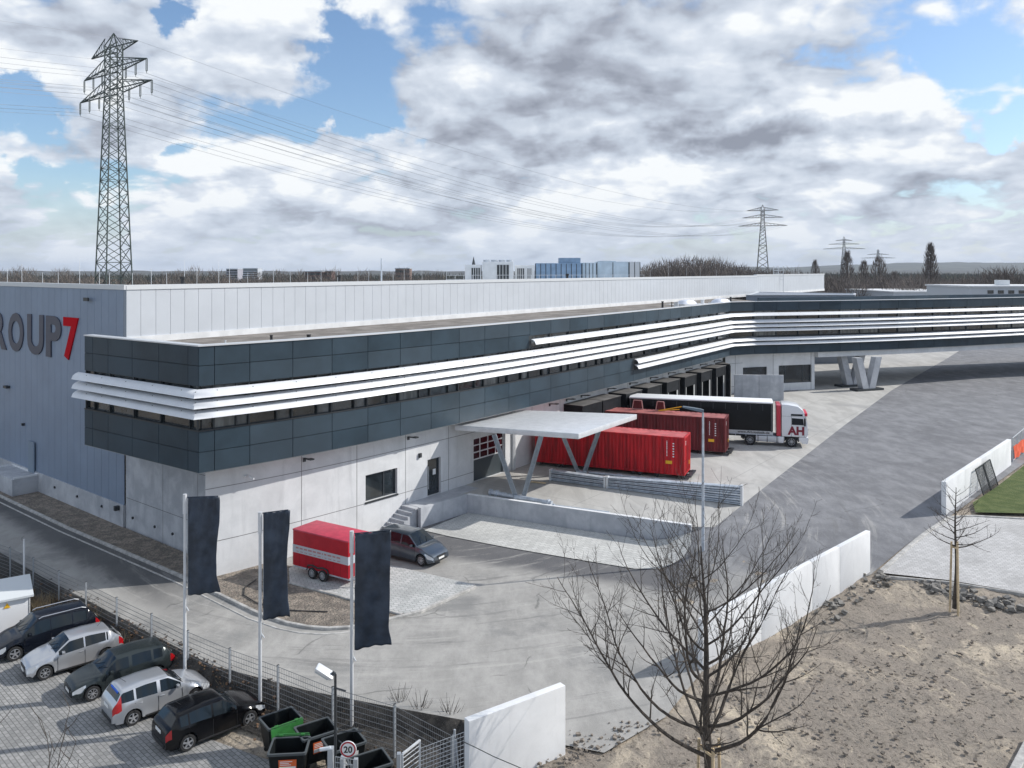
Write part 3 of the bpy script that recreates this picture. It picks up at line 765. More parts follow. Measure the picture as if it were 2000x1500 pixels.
# sectional gate
a, b, z0, z1 = o_gate
gb = MB(); onwall(PW, a, b, z0, z1, -.24, .06, gb); go = gb.build('gate', mat('gate_panel', (.055, .07, .08), .45, .2), office)
gl = MB(); fr = MB(); h = (z1 - z0)
for r in range(3):
    for c in range(4):
        x0 = a + (b - a) * (c + .08) / 4; x1 = a + (b - a) * (c + .92) / 4; y0 = z0 + h * (.5 + r * .165 + .02); y1 = z0 + h * (.5 + (r + 1) * .165 - .015)
        onwall(PW, x0, x1, y0, y1, -.215, .01, gl)
    onwall(PW, a + .03, b - .03, z0 + h * (.5 + r * .165) - .04, z0 + h * (.5 + r * .165) + .05, -.2, .03, fr)
for c in range(5):
    x0 = a + .05 + (b - a - .1) * c / 4; onwall(PW, x0 - .05, x0 + .05, z0 + h * .5 + .06, z1 - .02, -.205, .03, fr)
gl.build('pane', mat('dark_red_glass', (.05, .006, .01), .1, spec=.8), go); fr.build('gate_rail', M_STEELL, go)
# cladding joints of the precast concrete
jt = MB()
for px in (589, 697, 792, 876):
    s0, Yw = s_at(px, WA); onwall(PW, s0 - .02, s0 + .02, 0, ZB - .05, .004, .01, jt)
for k in range(10): s0 = 31 + k * 4.4; onwall(PW, s0 - .02, s0 + .02, 1.2, ZB - .05, .004, .01, jt) if s0 < SW[-1] else None
for (zj) in (2.0, 5.0):
    for (c0, c1) in zip(SW, SW[1:]):
        if c0 > 24: break
        segs = [(c0, c1)]
        for o in ops:
            ns = []
            for (u, v) in segs:
                if o[2] < zj < o[3]:
                    if u < o[0]: ns.append((u, min(v, o[0])))
                    if v > o[1]: ns.append((max(u, o[1]), v))
                else: ns.append((u, v))
            segs = [q for q in ns if q[1] - q[0] > .01]
        for (u, v) in segs: onwall(PW, u, v, zj - .018, zj + .018, .0045, .01, jt)
jt.build('panel_joint', mat('joint_grey', (.17, .17, .17), .8), office)
# wall lamps under the soffit and by the door
def wall_lamp(P, s, z, parent, L=.55):
    m_ = MB(); a_ = P(s, 0); b_ = P(s, .75); m_.box((a_[0], a_[1], z - .08), (.16, .16, .22), .9); m_.beam((a_[0], a_[1], z), (b_[0], b_[1], z + .06), .12, .07)
    p2 = P(s, L); p3 = P(s, L + .35); m_.beam((p2[0], p2[1], z + .06), (p3[0], p3[1], z + .07), .28, .08); m_.build('wall_lamp', M_DKMET, parent)
for px, dz in ((594, 0), (797, 0), (1073, 0)): s0, _ = s_at(px, WA); wall_lamp(PW, s0, 5.75, office)
for k in range(9):
    px = (1106, 1135, 1187, 1230, 1270, 1305, 1338, 1368, 1395)[k]
    s0, _ = s_at(px, WA); wall_lamp(PW, s0, 5.8, office)
s0, _ = s_at(817, WA); m_ = MB(); onwall(PW, s0, s0 + .22, 4.15, 4.45, .14, .14, m_); m_.build('door_lamp', M_DKMET, office)
s0, _ = s_at(483, WA)
m_ = MB(); p = PW(s0, .25); m_.tube((p[0], p[1], 5.35), (p[0] + .3, p[1] - .1, 5.28), .07); m_.tube((p[0] - .2, p[1], 5.38), (p[0] - .4, p[1] + .05, 5.3), .06); p0_ = PW(s0, 0); m_.beam((p0_[0], p0_[1], 5.4), (p[0], p[1], 5.4), .06, .06); m_.build('security_camera', M_WHITE, office)
# loading docks
DX = [1098, 1139, 1185, 1228, 1267, 1303, 1336, 1366, 1394]
for px in DX:
    s0, _ = s_at(px + 3, WA); m_ = MB(); w_ = 3.5; m_2 = MB(); dp = 1.9
    onwall(PW, s0, s0 + .32, 1.25, 5.25, dp, dp, m_); onwall(PW, s0 + w_ - .32, s0 + w_, 1.25, 5.25, dp, dp, m_)
    onwall(PW, s0 - .01, s0 + w_ + .01, 5.25, 5.4, dp + .02, dp + .02, m_); onwall(PW, s0 + .32, s0 + w_ - .32, 4.3, 5.24, dp - .02, .1, m_)
    d_ = m_.build('dock_shelter', mat('dock_rubber', (.010, .012, .015), .6, var=.3, scale=1.5, spec=.2), office)
    onwall(PW, s0 + .33, s0 + w_ - .33, 2.3, 4.9, .03, .02, m_2); m_2.build('dock_door', mat('dock_door_paint', (.10, .11, .12), .5), d_)
    m_3 = MB(); onwall(PW, s0 + .4, s0 + .55, 1.3, 4.28, dp - .03, .04, m_3); onwall(PW, s0 + w_ - .75, s0 + w_ - .35, 1.3, 4.28, dp - .05, .04, m_3); m_3.build('shelter_flap', mat('flap_grey', (.3, .31, .31), .6), d_)
    m_4 = MB(); onwall(PW, s0 - .03, s0 + w_ + .03, 5.405, 5.44, dp + .06, dp + .05, m_4); m_4.build('shelter_roof', mat('shelter_roof', (.13, .125, .12), .6, var=.3, scale=1), d_)
# downpipes and plinth by the containers
m_ = MB()
for px in (1000, 1003): s0, _ = s_at(px, WA); p = PW(s0, .12); m_.tube((p[0], p[1], 1.2), (p[0], p[1], 6.2), .07)
m_.build('downpipe', M_STEELL, office)
# left return of the concrete ground floor and the far ground floor under the bridge
CL = ray_seg(246, (-36.8, 63.7), (-16.15, 46.95))
MB().sweep([CL, (-16.15, 46.95)], [(-.3, -.3), (0, -.3), (0, ZB - .03), (-.3, ZB - .03)]).build('wall', M_CONC2, office)
jl = MB(); q0, q1 = CL, (-16.15, 46.95)
def lp(t): return (q0[0] + (q1[0] - q0[0]) * t, q0[1] + (q1[1] - q0[1]) * t)
for t in (.39, .72, .945): jl.sweep([lp(t - .0015), lp(t + .0015)], [(-.01, 0), (.004, 0), (.004, 6.2), (-.01, 6.2)])
for z in (2.0, 5.0): jl.sweep([lp(.005), lp(.998)], [(-.01, z), (.0045, z), (.0045, z + .035), (-.01, z + .035)])
jl.build('panel_joint', MATS['joint_grey'], office)
iend = [p for p in BRo if p[0] / p[1] * FP + 1000 < 1588]
WB = iend + [at_x(1591, BRo)]
WBs = [0]
def P2f(path):
    s = [0]
    for a, b in zip(path, path[1:]): s.append(s[-1] + hypot(b[0] - a[0], b[1] - a[1]))
    return s
opsB = []
for (x0, x1, yt, yb) in ((1451, 1498, 718, 736), (1521, 1585, 714, 749)):
    a_, Ya = s_at(x0, WB); b_, Yb = s_at(x1, WB); opsB.append((a_, b_, zy(yb, Ya), zy(yt, Ya)))
PB_, _ = wall_open(WB, 1.0, ZB - .03, opsB, 'wall', M_CONC)
glazed(PB_, opsB[0], mul=(.5,)); glazed(PB_, opsB[1], mul=(.22, .75))
endp = WB[-1]; bn = path_normals(BR)[i_pier]
MB().sweep([endp, (endp[0] - bn[0] * 11, endp[1] - bn[1] * 11)], [(-.3, 1.0), (0, 1.0), (0, ZB - .03), (-.3, ZB - .03)]).build('wall', M_CONC, office)
jb = MB()
for px in (1436, 1510, 1584): s0, _ = s_at(px, WB); onwall(PB_, s0 - .03, s0 + .03, 1.2, ZB - .1, .005, .01, jb)
for z in (2.1, 5.1): onwall(PB_, .1, s_at(1450, WB)[0], z - .02, z + .02, .005, .01, jb)
jb.build('panel_joint', MATS['joint_grey'], office)
# V piers of the bridge
def vpier(cx_px, cy_py, topl, topr):
    b0 = Vector(W(cx_px, cy_py, 1.2)); zt = 5.6
    along = Vector((bd.x, bd.y, 0)); across = Vector((bd.y, -bd.x, 0))
    m_ = MB()
    for s_ in (-1, 1):
        top = b0 + along * (1.65 * s_); top.z = zt
        bot = b0 + along * (.45 * s_)
        vs = []
        for p, w in ((bot, .5), (top, .5)):
            for a_ in (-1, 1):
                for c_ in (-1, 1): vs.append(p + along * (a_ * w) + across * (c_ * .45))
        m_.add(vs, [(0, 1, 3, 2), (4, 6, 7, 5), (0, 2, 6, 4), (1, 5, 7, 3), (0, 4, 5, 1), (2, 3, 7, 6)])
    o_ = m_.build('pier', M_CONC2, office)
    MB().box((b0.x, b0.y, 1.3), (4.4, 1.5, .35), atan2(bd.y, bd.x)).build('pier_base', M_DKMET, office)
vpier(1693, 762, 0, 0); vpier(1662, 754, 0, 0)
# annex behind the bridge
pa = W(1440, 566, 12.9); 
mbx = MB(); anx = [V2(1450, 571, 12.4), V2(1660, 571, 12.4), V2(1672, 563, 12.4), V2(1560, 563, 12.4)]
an = thing('annex_roof', 'low grey roof upstand behind the bridge beside the end of the white hall', 'building', (anx[0][0], anx[0][1], 0))
ax0 = Vector((62, 150)); 
m_ = MB(); pp_ = [(40, 140), (59, 141), (62.5, 149), (48, 160)]
m_.prism(pp_, 0, 12.9); m_.build('wall', mat('annex_grey', (.24, .27, .32), .6), an)
m_ = MB(); m_.sweep(pp_ + [pp_[0]], [(-.3, 12.9), (.1, 12.9), (.1, 13.02), (-.3, 13.02)]); m_.build('parapet_cap', M_TRIM, an)

# ------------------------------------------------------------------ warehouse hall
hall = thing('warehouse_hall', 'large windowless warehouse hall clad in white and blue-grey sheet with red 7 lettering', 'building', (HC[0], HC[1], 0))
ZH = 16.2
def hall_wall(p0, p1, z0, z1, pitch, m, name, out=1):
    """vertical cladding boards with recessed joints"""
    dx = p1[0] - p0[0]; dy = p1[1] - p0[1]; L = hypot(dx, dy); dx /= L; dy /= L; nx, ny = dy, -dx
    mb = MB(); n = int(L / pitch)
    for i in range(n):
        t0 = L * i / n + .012; t1 = L * (i + 1) / n - .012
        vs = [(p0[0] + dx * t + nx * o, p0[1] + dy * t + ny * o, z) for z in (z0, z1) for o in (0, .05) for t in (t0, t1)]
        mb.add(vs, [(0, 1, 3, 2), (4, 6, 7, 5), (2, 3, 7, 6), (0, 2, 6, 4), (1, 5, 7, 3), (0, 4, 5, 1)])
    mb.build(name, m, hall)
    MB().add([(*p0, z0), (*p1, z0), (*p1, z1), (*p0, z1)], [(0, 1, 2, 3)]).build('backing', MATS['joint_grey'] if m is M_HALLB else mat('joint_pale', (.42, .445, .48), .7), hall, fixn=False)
HL = (HC[0] + hleft.x * 42, HC[1] + hleft.y * 42)
hstep = hp(128)
hall_wall(HC, hp(128), 12.2, ZH, 1.1, M_HALLW, 'cladding'); hall_wall(hp(128, .0), hp(178, .0), 12.2, ZH + .15, 1.1, M_HALLW, 'cladding')
dpt = [(HC[0] + hleft.x * d, HC[1] + hleft.y * d) for d in (0, 70)]
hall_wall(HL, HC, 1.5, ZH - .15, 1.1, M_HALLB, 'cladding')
MB().sweep([HL, HC, hp(127.9)], [(-.5, ZH - .3), (.12, ZH - .3), (.12, ZH + .02), (-.5, ZH + .02)]).build('parapet_cap', M_TRIM, hall)
MB().sweep([hp(127.9, 0), hp(178.2, 0)], [(-.5, ZH - .1), (.12, ZH - .1), (.12, ZH + .2), (-.5, ZH + .2)]).build('parapet_cap', M_TRIM, hall)
MB().sweep([hp(-.2), hp(178, 0)], [(0, 12.25), (.14, 12.25), (.14, 12.72), (.0, 12.72)]).build('base_flashing', M_ROOFW, hall)
MB().sweep([HL, (HC[0], HC[1])], [(-.2, -.4), (.12, -.4), (.12, 1.5), (-.2, 1.5)]).build('plinth', M_CONC2, hall)
MB().box((HC[0] + .02, HC[1] - .02, 14.1), (.16, .16, 4.1), .6).build('corner_trim', mat('corner_dark', (.13, .16, .2), .5), hall)
rp = [HL, HC, hp(178), (hp(178)[0] + hleft.x * 75, hp(178)[1] + hleft.y * 75), (HL[0] + hdir.x * 170, HL[1] + hdir.y * 170)]
DR = 42
MB().prism([(HC[0] + hleft.x * DR, HC[1] + hleft.y * DR), HC, hp(178), (hp(178)[0] + hleft.x * DR, hp(178)[1] + hleft.y * DR)], 14.3, 14.8).build('roof', M_ROOFW, hall)
# lettering GROUP7
def lwall(px, off=.07):
    p = ray_seg(px, (-36.8, 63.7), HC) if False else ray_seg(px, HL, HC); n = Vector((-hleft.y, hleft.x)); n = Vector((-.635, -.773)); return Vector((p[0] + n.x * off, p[1] + n.y * off))
for ch, x0, x1, m_ in (('G', -46, -8, M_LETTER), ('R', -4, 15.5, M_LETTER), ('O', 19.5, 48.5, M_LETTER), ('U', 56.5, 88, M_LETTER), ('P', 93, 122.5, M_LETTER), ('7', 127, 156, M_LRED)):
    if ch == 'R': x0 = -13
    if ch == 'G': x0, x1 = -52, -19
    me = text_mesh(ch, 4, bold=.13, ext=.05); xs_ = [v.co.x for v in me.vertices]; ys_ = [v.co.y for v in me.vertices]
    a_, b_ = lwall(x0), lwall(x1); zt, zb = 13.75, 10.62
    for v in me.vertices:
        u = (v.co.x - min(xs_)) / (max(xs_) - min(xs_)) if True else 0; w = (v.co.y - min(ys_)) / (max(ys_) - min(ys_))
        q = a_ + (b_ - a_) * u; zz = v.co.z + .02
        v.co = Vector((q.x - .635 * zz - hall.location.x, q.y - .773 * zz - hall.location.y, zb + (zt - zb) * w))
    me.materials.append(m_); o_ = bpy.data.objects.new('letter', me); col.objects.link(o_); o_.parent = hall
    if ch == '7': o_['label'] = 'red numeral at the end of the grey lettering'
def on_left(px, z, w, h, th, name, m_, off=.05):
    p = lwall(px, off + th / 2); o_ = MB().box((p.x, p.y, z), (w, th, h), atan2(hleft.y, hleft.x)).build(name, m_, hall); return o_
on_left(66, 2.55, 1.1, 2.4, .08, 'door', mat('door_blue_grey', (.20, .26, .33), .4), .13)
on_left(177, 15.15, .7, .25, .12, 'wall_lamp', M_DKMET, .25); on_left(18, 7.6, .7, .2, .3, 'wall_lamp', M_DKMET); on_left(49, 4.9, .2, .2, .2, 'wall_lamp', M_DKMET)
on_left(236, 1.25, .25, .3, .3, 'wall_lamp', M_DKMET, .13)
for px in (111, 155, 203, 264, 307, 342):
    p = lwall(px, .13); MB().tube((p.x, p.y, .9 if px < 250 else .95), (p.x - .05, p.y - .06, .9 if px < 250 else .95), .09, n=10).build('drain_cap', M_DKMET, hall)
p = lwall(52, 1.0); d_ = thing('concrete_landing', 'low pale concrete landing box below the small door in the blue wall', 'landing', (p.x, p.y, 0))
R_ = atan2(hleft.y, hleft.x)
MB().box((p.x, p.y, .55), (5.2, 1.9, 1.5), R_).build('slab', M_CONC2, d_, bevel=.03)
m_ = MB(); 
for sx, sy, lx, ly in ((0, -.9, 5.2, .12), (2.55, 0, .12, 1.7), (-2.55, 0, .12, 1.7)):
    v_ = Matrix.Rotation(R_, 3, 'Z') @ Vector((sx, sy if True else 0, 0)); m_.box((p.x + v_.x, p.y + v_.y, 1.36), (lx, ly, .12), R_)
m_.build('rim', M_WHITEC, d_)

# ------------------------------------------------------------------ grounds
ker = [V2(-120, 925), V2(0, 970), V2(133, 1033), V2(283, 1097), V2(353, 1127), V2(417, 1158), V2(503, 1200), V2(560, 1219), V2(600, 1227), V2(640, 1230), V2(680, 1228), V2(720, 1222), V2(760, 1212), V2(820, 1197), V2(928, 1148)]
ker2 = ker[:-1] + [V2(926, 1147)]
road = EDGE[1:9] + [(-.4, 30.3), (2.2, 29.6), V2(1180, 1470), V2(1300, 1400), V2(1380, 1296, .1), V2(1500, 1212, .3), V2(1600, 1150, .7), V2(1702, 1108, 1.0), V2(1850, 1012, 1.2), V2(2000, 905, 1.2), (60, 72), (120, 140), (128, 260), (76, 215), (40, 120), (12, 90), (-10, 60), (-16, 46)] + [(-16, 46), (-26, 54), (-70, 90)]
r2 = [p for i, p in enumerate(road) if i == 0 or hypot(p[0] - road[i - 1][0], p[1] - road[i - 1][1]) > .05]
drape('road', [(-70, 82)] + r2, M_ROAD, 0, .9)
bed = ker + [V2(800, 1150), (-4.5, 52), (-14, 46), (-16.3, 46.7), (-36.8, 63.6), (-60, 82.7)]
drape('gravel_bed', ker + [V2(784, 1180), V2(690, 1130), V2(560, 1105), V2(520, 1090), (-16.2, 46.8), (-36.8, 63.6), (-60, 82.4)], M_GRAV, .035, .8)
drape('paving', [V2(566, 1140), V2(564, 1112), V2(600, 1090), V2(690, 1085), V2(756, 1104), V2(928, 1144), V2(808, 1198), V2(784, 1200)], M_PT, .055, .8)
kerb('kerb', ker, .2, .13)
kerb('kerb', [V2(566, 1140), V2(680, 1172), V2(784, 1203)], .15, .12)
kerb('kerb', [(p[0] - .28, p[1] - .5) for p in ker[:-2]], .12, .03)
# upper yard
wA, wB, wC = V2(822, 1031), V2(912, 1002), V2(1350, 1068)
yard_poly = [(wA[0] - .35, wA[1] + .4), (wB[0] - .1, wB[1] + .25), (wC[0] + .05, wC[1] + .15), V2(1395, 1030, 1.2), V2(1480, 962, 1.2), V2(1560, 900, 1.2), V2(1650, 830, 1.2), V2(1742, 762, 1.2), V2(1850, 700, 1.2), (150, 250), (60, 190), BR[3], FA[-1], (12, 84), (0, 66), (-5, 59.3), V2(790, 985, 1.2)]
yard_poly[-1] = (-6.0, 58.0); yard_poly[0] = (wA[0] + .6, wA[1] + 1.2)
mY = MB().prism(yard_poly, .2, 1.205); yo = mY.build('yard', M_YARD); tag(yo, kind='structure')
ret = thing('retaining_wall', 'low grey L-shaped concrete retaining wall below the canopy, dropping to the pale paving', 'wall', (*wB, 0))
nr = (-.43, -.9)
MB().sweep([wB, (wB[0] + (wC[0] - wB[0]) * .5, wB[1] + (wC[1] - wB[1]) * .5), wC], [(-.28, -.2), (0, -.2), (0, 1.32), (-.28, 1.32)]).build('wall_panel', M_CONC2, ret)
MB().sweep([wA, wB], [(-.28, -.2), (0, -.2), (0, 1.325), (-.28, 1.325)]).build('wall_panel', M_CONC2, ret)
MB().sweep([wB, wC], [(-.285, 1.32), (.005, 1.32), (.005, 1.345), (-.285, 1.345)]).build('coping', M_WHITEC, ret)
drape('paving', [V2(828, 1037), (wB[0] + .05, wB[1] - .05), (wC[0] - .05, wC[1] - .1), V2(1350, 1080, .2), V2(1335, 1098, .1), V2(1290, 1112), V2(1240, 1112), V2(1130, 1094), V2(1000, 1072), V2(880, 1049)], M_PL, .04, .8)
# stairs
st0 = Vector((*V2(828, 1035), 0)); 
stp = thing('concrete_stairs', 'six concrete steps up to the dark glass side door', 'stairs', (-6.6, 54, 0))
fd = Vector((WA[5][0] - WA[4][0], WA[5][1] - WA[4][1], 0)).normalized(); fn = Vector((fd.y, -fd.x, 0))
ang = atan2(fd.y, fd.x); base = Vector((*PW(o_door[0] - 1.2, 1.25), 0))
sA = min((k * .02 for k in range(int(SW[-1] / .02))), key=lambda q: hypot(PW(q, 1.4)[0] - wA[0], PW(q, 1.4)[1] - wA[1]))
for k in range(6):
    m_ = MB(); s0_, s1_ = sA - .34 * (5 - k) - .1, sA + .3
    onwall(PW, s0_, s1_, .2 * k + (.002 if k else -.1), .2 * (k + 1), 1.38, 1.36, m_); m_.build('step', M_CONC2, stp)
m_ = MB(); onwall(PW, sA + .3, sA + 3.4, .1, 1.215, 1.38, 1.36, m_); onwall(PW, sA + 3.4, sA + 6.5, .1, 1.215, 1.38, 1.36, m_); m_.build('landing', M_CONC2, stp)
# parking, embankment
fenceline = [(65, 1155), (168, 1205), (296, 1275), (449, 1348), (543, 1383), (650, 1428), (771, 1468)]
drape('embankment', [(p[0], p[1]) for p in EDGE[1:9]] + [(-1.5, 27.4), (-1.4, 22), (-4, 22), (-4.2, 29.5), (-8.7, 31.3), (-13.9, 33.9), (-18.2, 37.2), (-23, 41), (-27.7, 44.8), (-34, 49.8)], M_EMB, .03, .35)
drape('parking_area', [(-60, 58), (-29, 44.0), (-24.3, 40.3), (-19.4, 36.5), (-15, 33.4), (-9.3, 30.5), (-4.6, 28.8), (-4.2, 20), (-40, 12), (-80, 30)], M_PP, .05, .8)
# right side: paved bay, lawn, kerbs, lower right road
pr = [V2(1718, 1108, 1.0), V2(1855, 1013, 1.2), V2(1900, 1011, 1.2), V2(2010, 1017, 1.2), (52, 53), (46, 40), V2(2000, 1140, .9), V2(1850, 1122, .9)]
drape('paving', pr, M_PR, .09, .8, zfun=lambda x, y: H(x, y) if y < 56 else 1.2)
kerb('kerb', [V2(1718, 1108, 1.0), V2(1855, 1013, 1.2)], .25, .14)
kerb('kerb', [V2(1855, 1013, 1.2), V2(1900, 1011, 1.2), V2(2010, 1017, 1.2), (52, 53)], .2, .16)
kerb('kerb', [V2(1722, 1112, 1.0), V2(1850, 1124, .9), V2(2000, 1141, .9), (46, 39.8)], .12, .10)
drape('lawn', [V2(1905, 1004, 1.2), V2(1900, 985, 1.2), V2(1945, 955, 1.2), V2(2000, 912, 1.2), (64, 78), (56, 54), V2(2000, 1006, 1.2)], M_GRASS, .12, .8)
lr = [V2(1970, 1500, .6), V2(2012, 1410, .8)]
kerb('kerb', [V2(1945, 1550, .6), V2(1970, 1500, .6), V2(2015, 1405, .8)], .3, .2)
drape('side_road', [V2(1975, 1505, .6), V2(2020, 1408, .8), (30, 33), (30, 20), V2(1950, 1560, .6)], M_ROAD, .12, .8)

# ------------------------------------------------------------------ canopy with V legs
cA, cB, cC, cD = V2(888, 830, 6), V2(1130, 847, 6), V2(1244, 809, 6), V2(1020, 801, 6)
can = thing('canopy', 'flat white canopy roof on two pairs of steel V legs over the loading ramp', 'canopy', (*V2(1015, 975, 1.2), 1.2))
MB().prism([cA, cB, cC, cD], 5.62, 6.0).build('roof', M_STEELL, can, bevel=.03)
for bx, by, l, r in ((1015, 975, (965, 57.6), (1057, 57.2)), (1135, 925, (1084, 64.6), (1179, 64.6))):
    b_ = Vector(W(bx, by, 1.2))
    for (px, Y), s_ in ((l, -1), (r, 1)):
        top = Vector(((px - 1000) * Y / FP, Y, 5.64)); bot = b_ + Vector((.22 * s_, 0, .05)); m_ = MB(); u_ = (0, 1, 0)
        d = (top - bot).normalized(); sd = d.cross(Vector((0, 1, 0))).normalized()
        m_.beam(bot + sd * .13, top + sd * .13, .34, .05, up=tuple(sd)); m_.beam(bot - sd * .13, top - sd * .13, .34, .05, up=tuple(sd)); m_.beam(bot, top, .05, .26, up=tuple(sd))
        m_.build('leg', mat('leg_steel', (.30, .335, .37), .45, .3, var=.15, scale=3), can)
    MB().box((b_.x, b_.y, 1.33), (.8, .5, .24), 0).build('base_plate', M_STEEL, can)
# pipe lying behind the retaining wall
def pipe(name, lab, a, b, r, z, coll=()):
    A_ = Vector((*V2(*a, z), z + r)); B_ = Vector((*V2(*b, z), z + r)); t_ = thing(name, lab, 'pipe', tuple(A_ - Vector((0, 0, r))))
    MB().tube(A_, B_, r, n=12).build('tube', M_STEEL, t_, smooth=True)
    for u in coll:
        p = A_ + (B_ - A_) * u; q = A_ + (B_ - A_) * (u + .03); MB().tube(p, q, r * 1.45, n=12).build('collar', M_STEEL, t_, smooth=True)
pipe('steel_pipe', 'thick galvanised pipe with collars lying at the foot of the front V leg', (957, 966), (1078, 988), .17, 1.2, (0, .1, .93))
pipe('steel_pipe', 'thin blue-grey pipe lying on from the thick one behind the retaining wall', (1080, 990), (1190, 1004), .09, 1.2, (0,))
# galvanised guard rail stacks
def rails(lab, a, b, ha, hb, group='galvanised guard rails stacked in the yard', nb=4):
    A_ = Vector(W(*a, 1.2)); B_ = Vector(W(*b, 1.2)); t_ = thing('guard_rail', lab, 'guard rail', tuple(A_), group=group)
    d = (B_ - A_).normalized(); n = Vector((d.y, -d.x, 0))
    for k in range(nb):
        z0 = 1.22 + ha * k / nb; z1 = 1.22 + hb * k / nb; h0 = ha / nb; h1 = hb / nb; vs = []; fs = []
        pr = [(.0, 0), (.16, .12), (.16, .30), (.03, .40), (.16, .50), (.16, .68), (0, .78)]
        for P_, z_, h_ in ((A_, z0, h0), (B_, z1, h1)):
            for o_, w_ in pr: vs.append((P_.x + n.x * o_, P_.y + n.y * o_, z_ + w_ * h_))
            for o_, w_ in reversed(pr): vs.append((P_.x + n.x * (o_ - .25), P_.y + n.y * (o_ - .25), z_ + w_ * h_))
        m = len(pr) * 2; fs = [(i, (i + 1) % m, m + (i + 1) % m, m + i) for i in range(m)] + [tuple(range(m)), tuple(range(2 * m - 1, m - 1, -1))]
        MB().add(vs, fs).build('beam', M_STEEL, t_)
    for P_, h_ in ((A_, ha), (B_, hb)):
        MB().box((P_.x, P_.y, 1.2 + h_ / 2), (.14, .34, h_ + .06), atan2(d.y, d.x)).build('post', M_STEELL, t_)
rails('short stack of galvanised guard rails beside the rear V leg', (1076, 938), (1182, 952), .85, .80, nb=3)
rails('long tall stack of galvanised guard rails in front of the bright red container', (1187, 953), (1449, 987), .85, 1.35)
pipe('steel_pipe', 'long thin steel pipe lying between the guard rails and the bright red container', (1150, 925), (1449, 958), .10, 1.2, (.2, .45, .7))
slab = thing('timber_board', 'small pale board lying on the concrete by the canopy legs', 'board', W(1052, 943, 1.2)); A_ = Vector(W(1037, 942, 1.2)); B_ = Vector(W(1066, 945, 1.2))
MB().beam(A_ + Vector((0, 0, .05)), B_ + Vector((0, 0, .05)), .3, .06).build('plank', M_WOOD, slab)

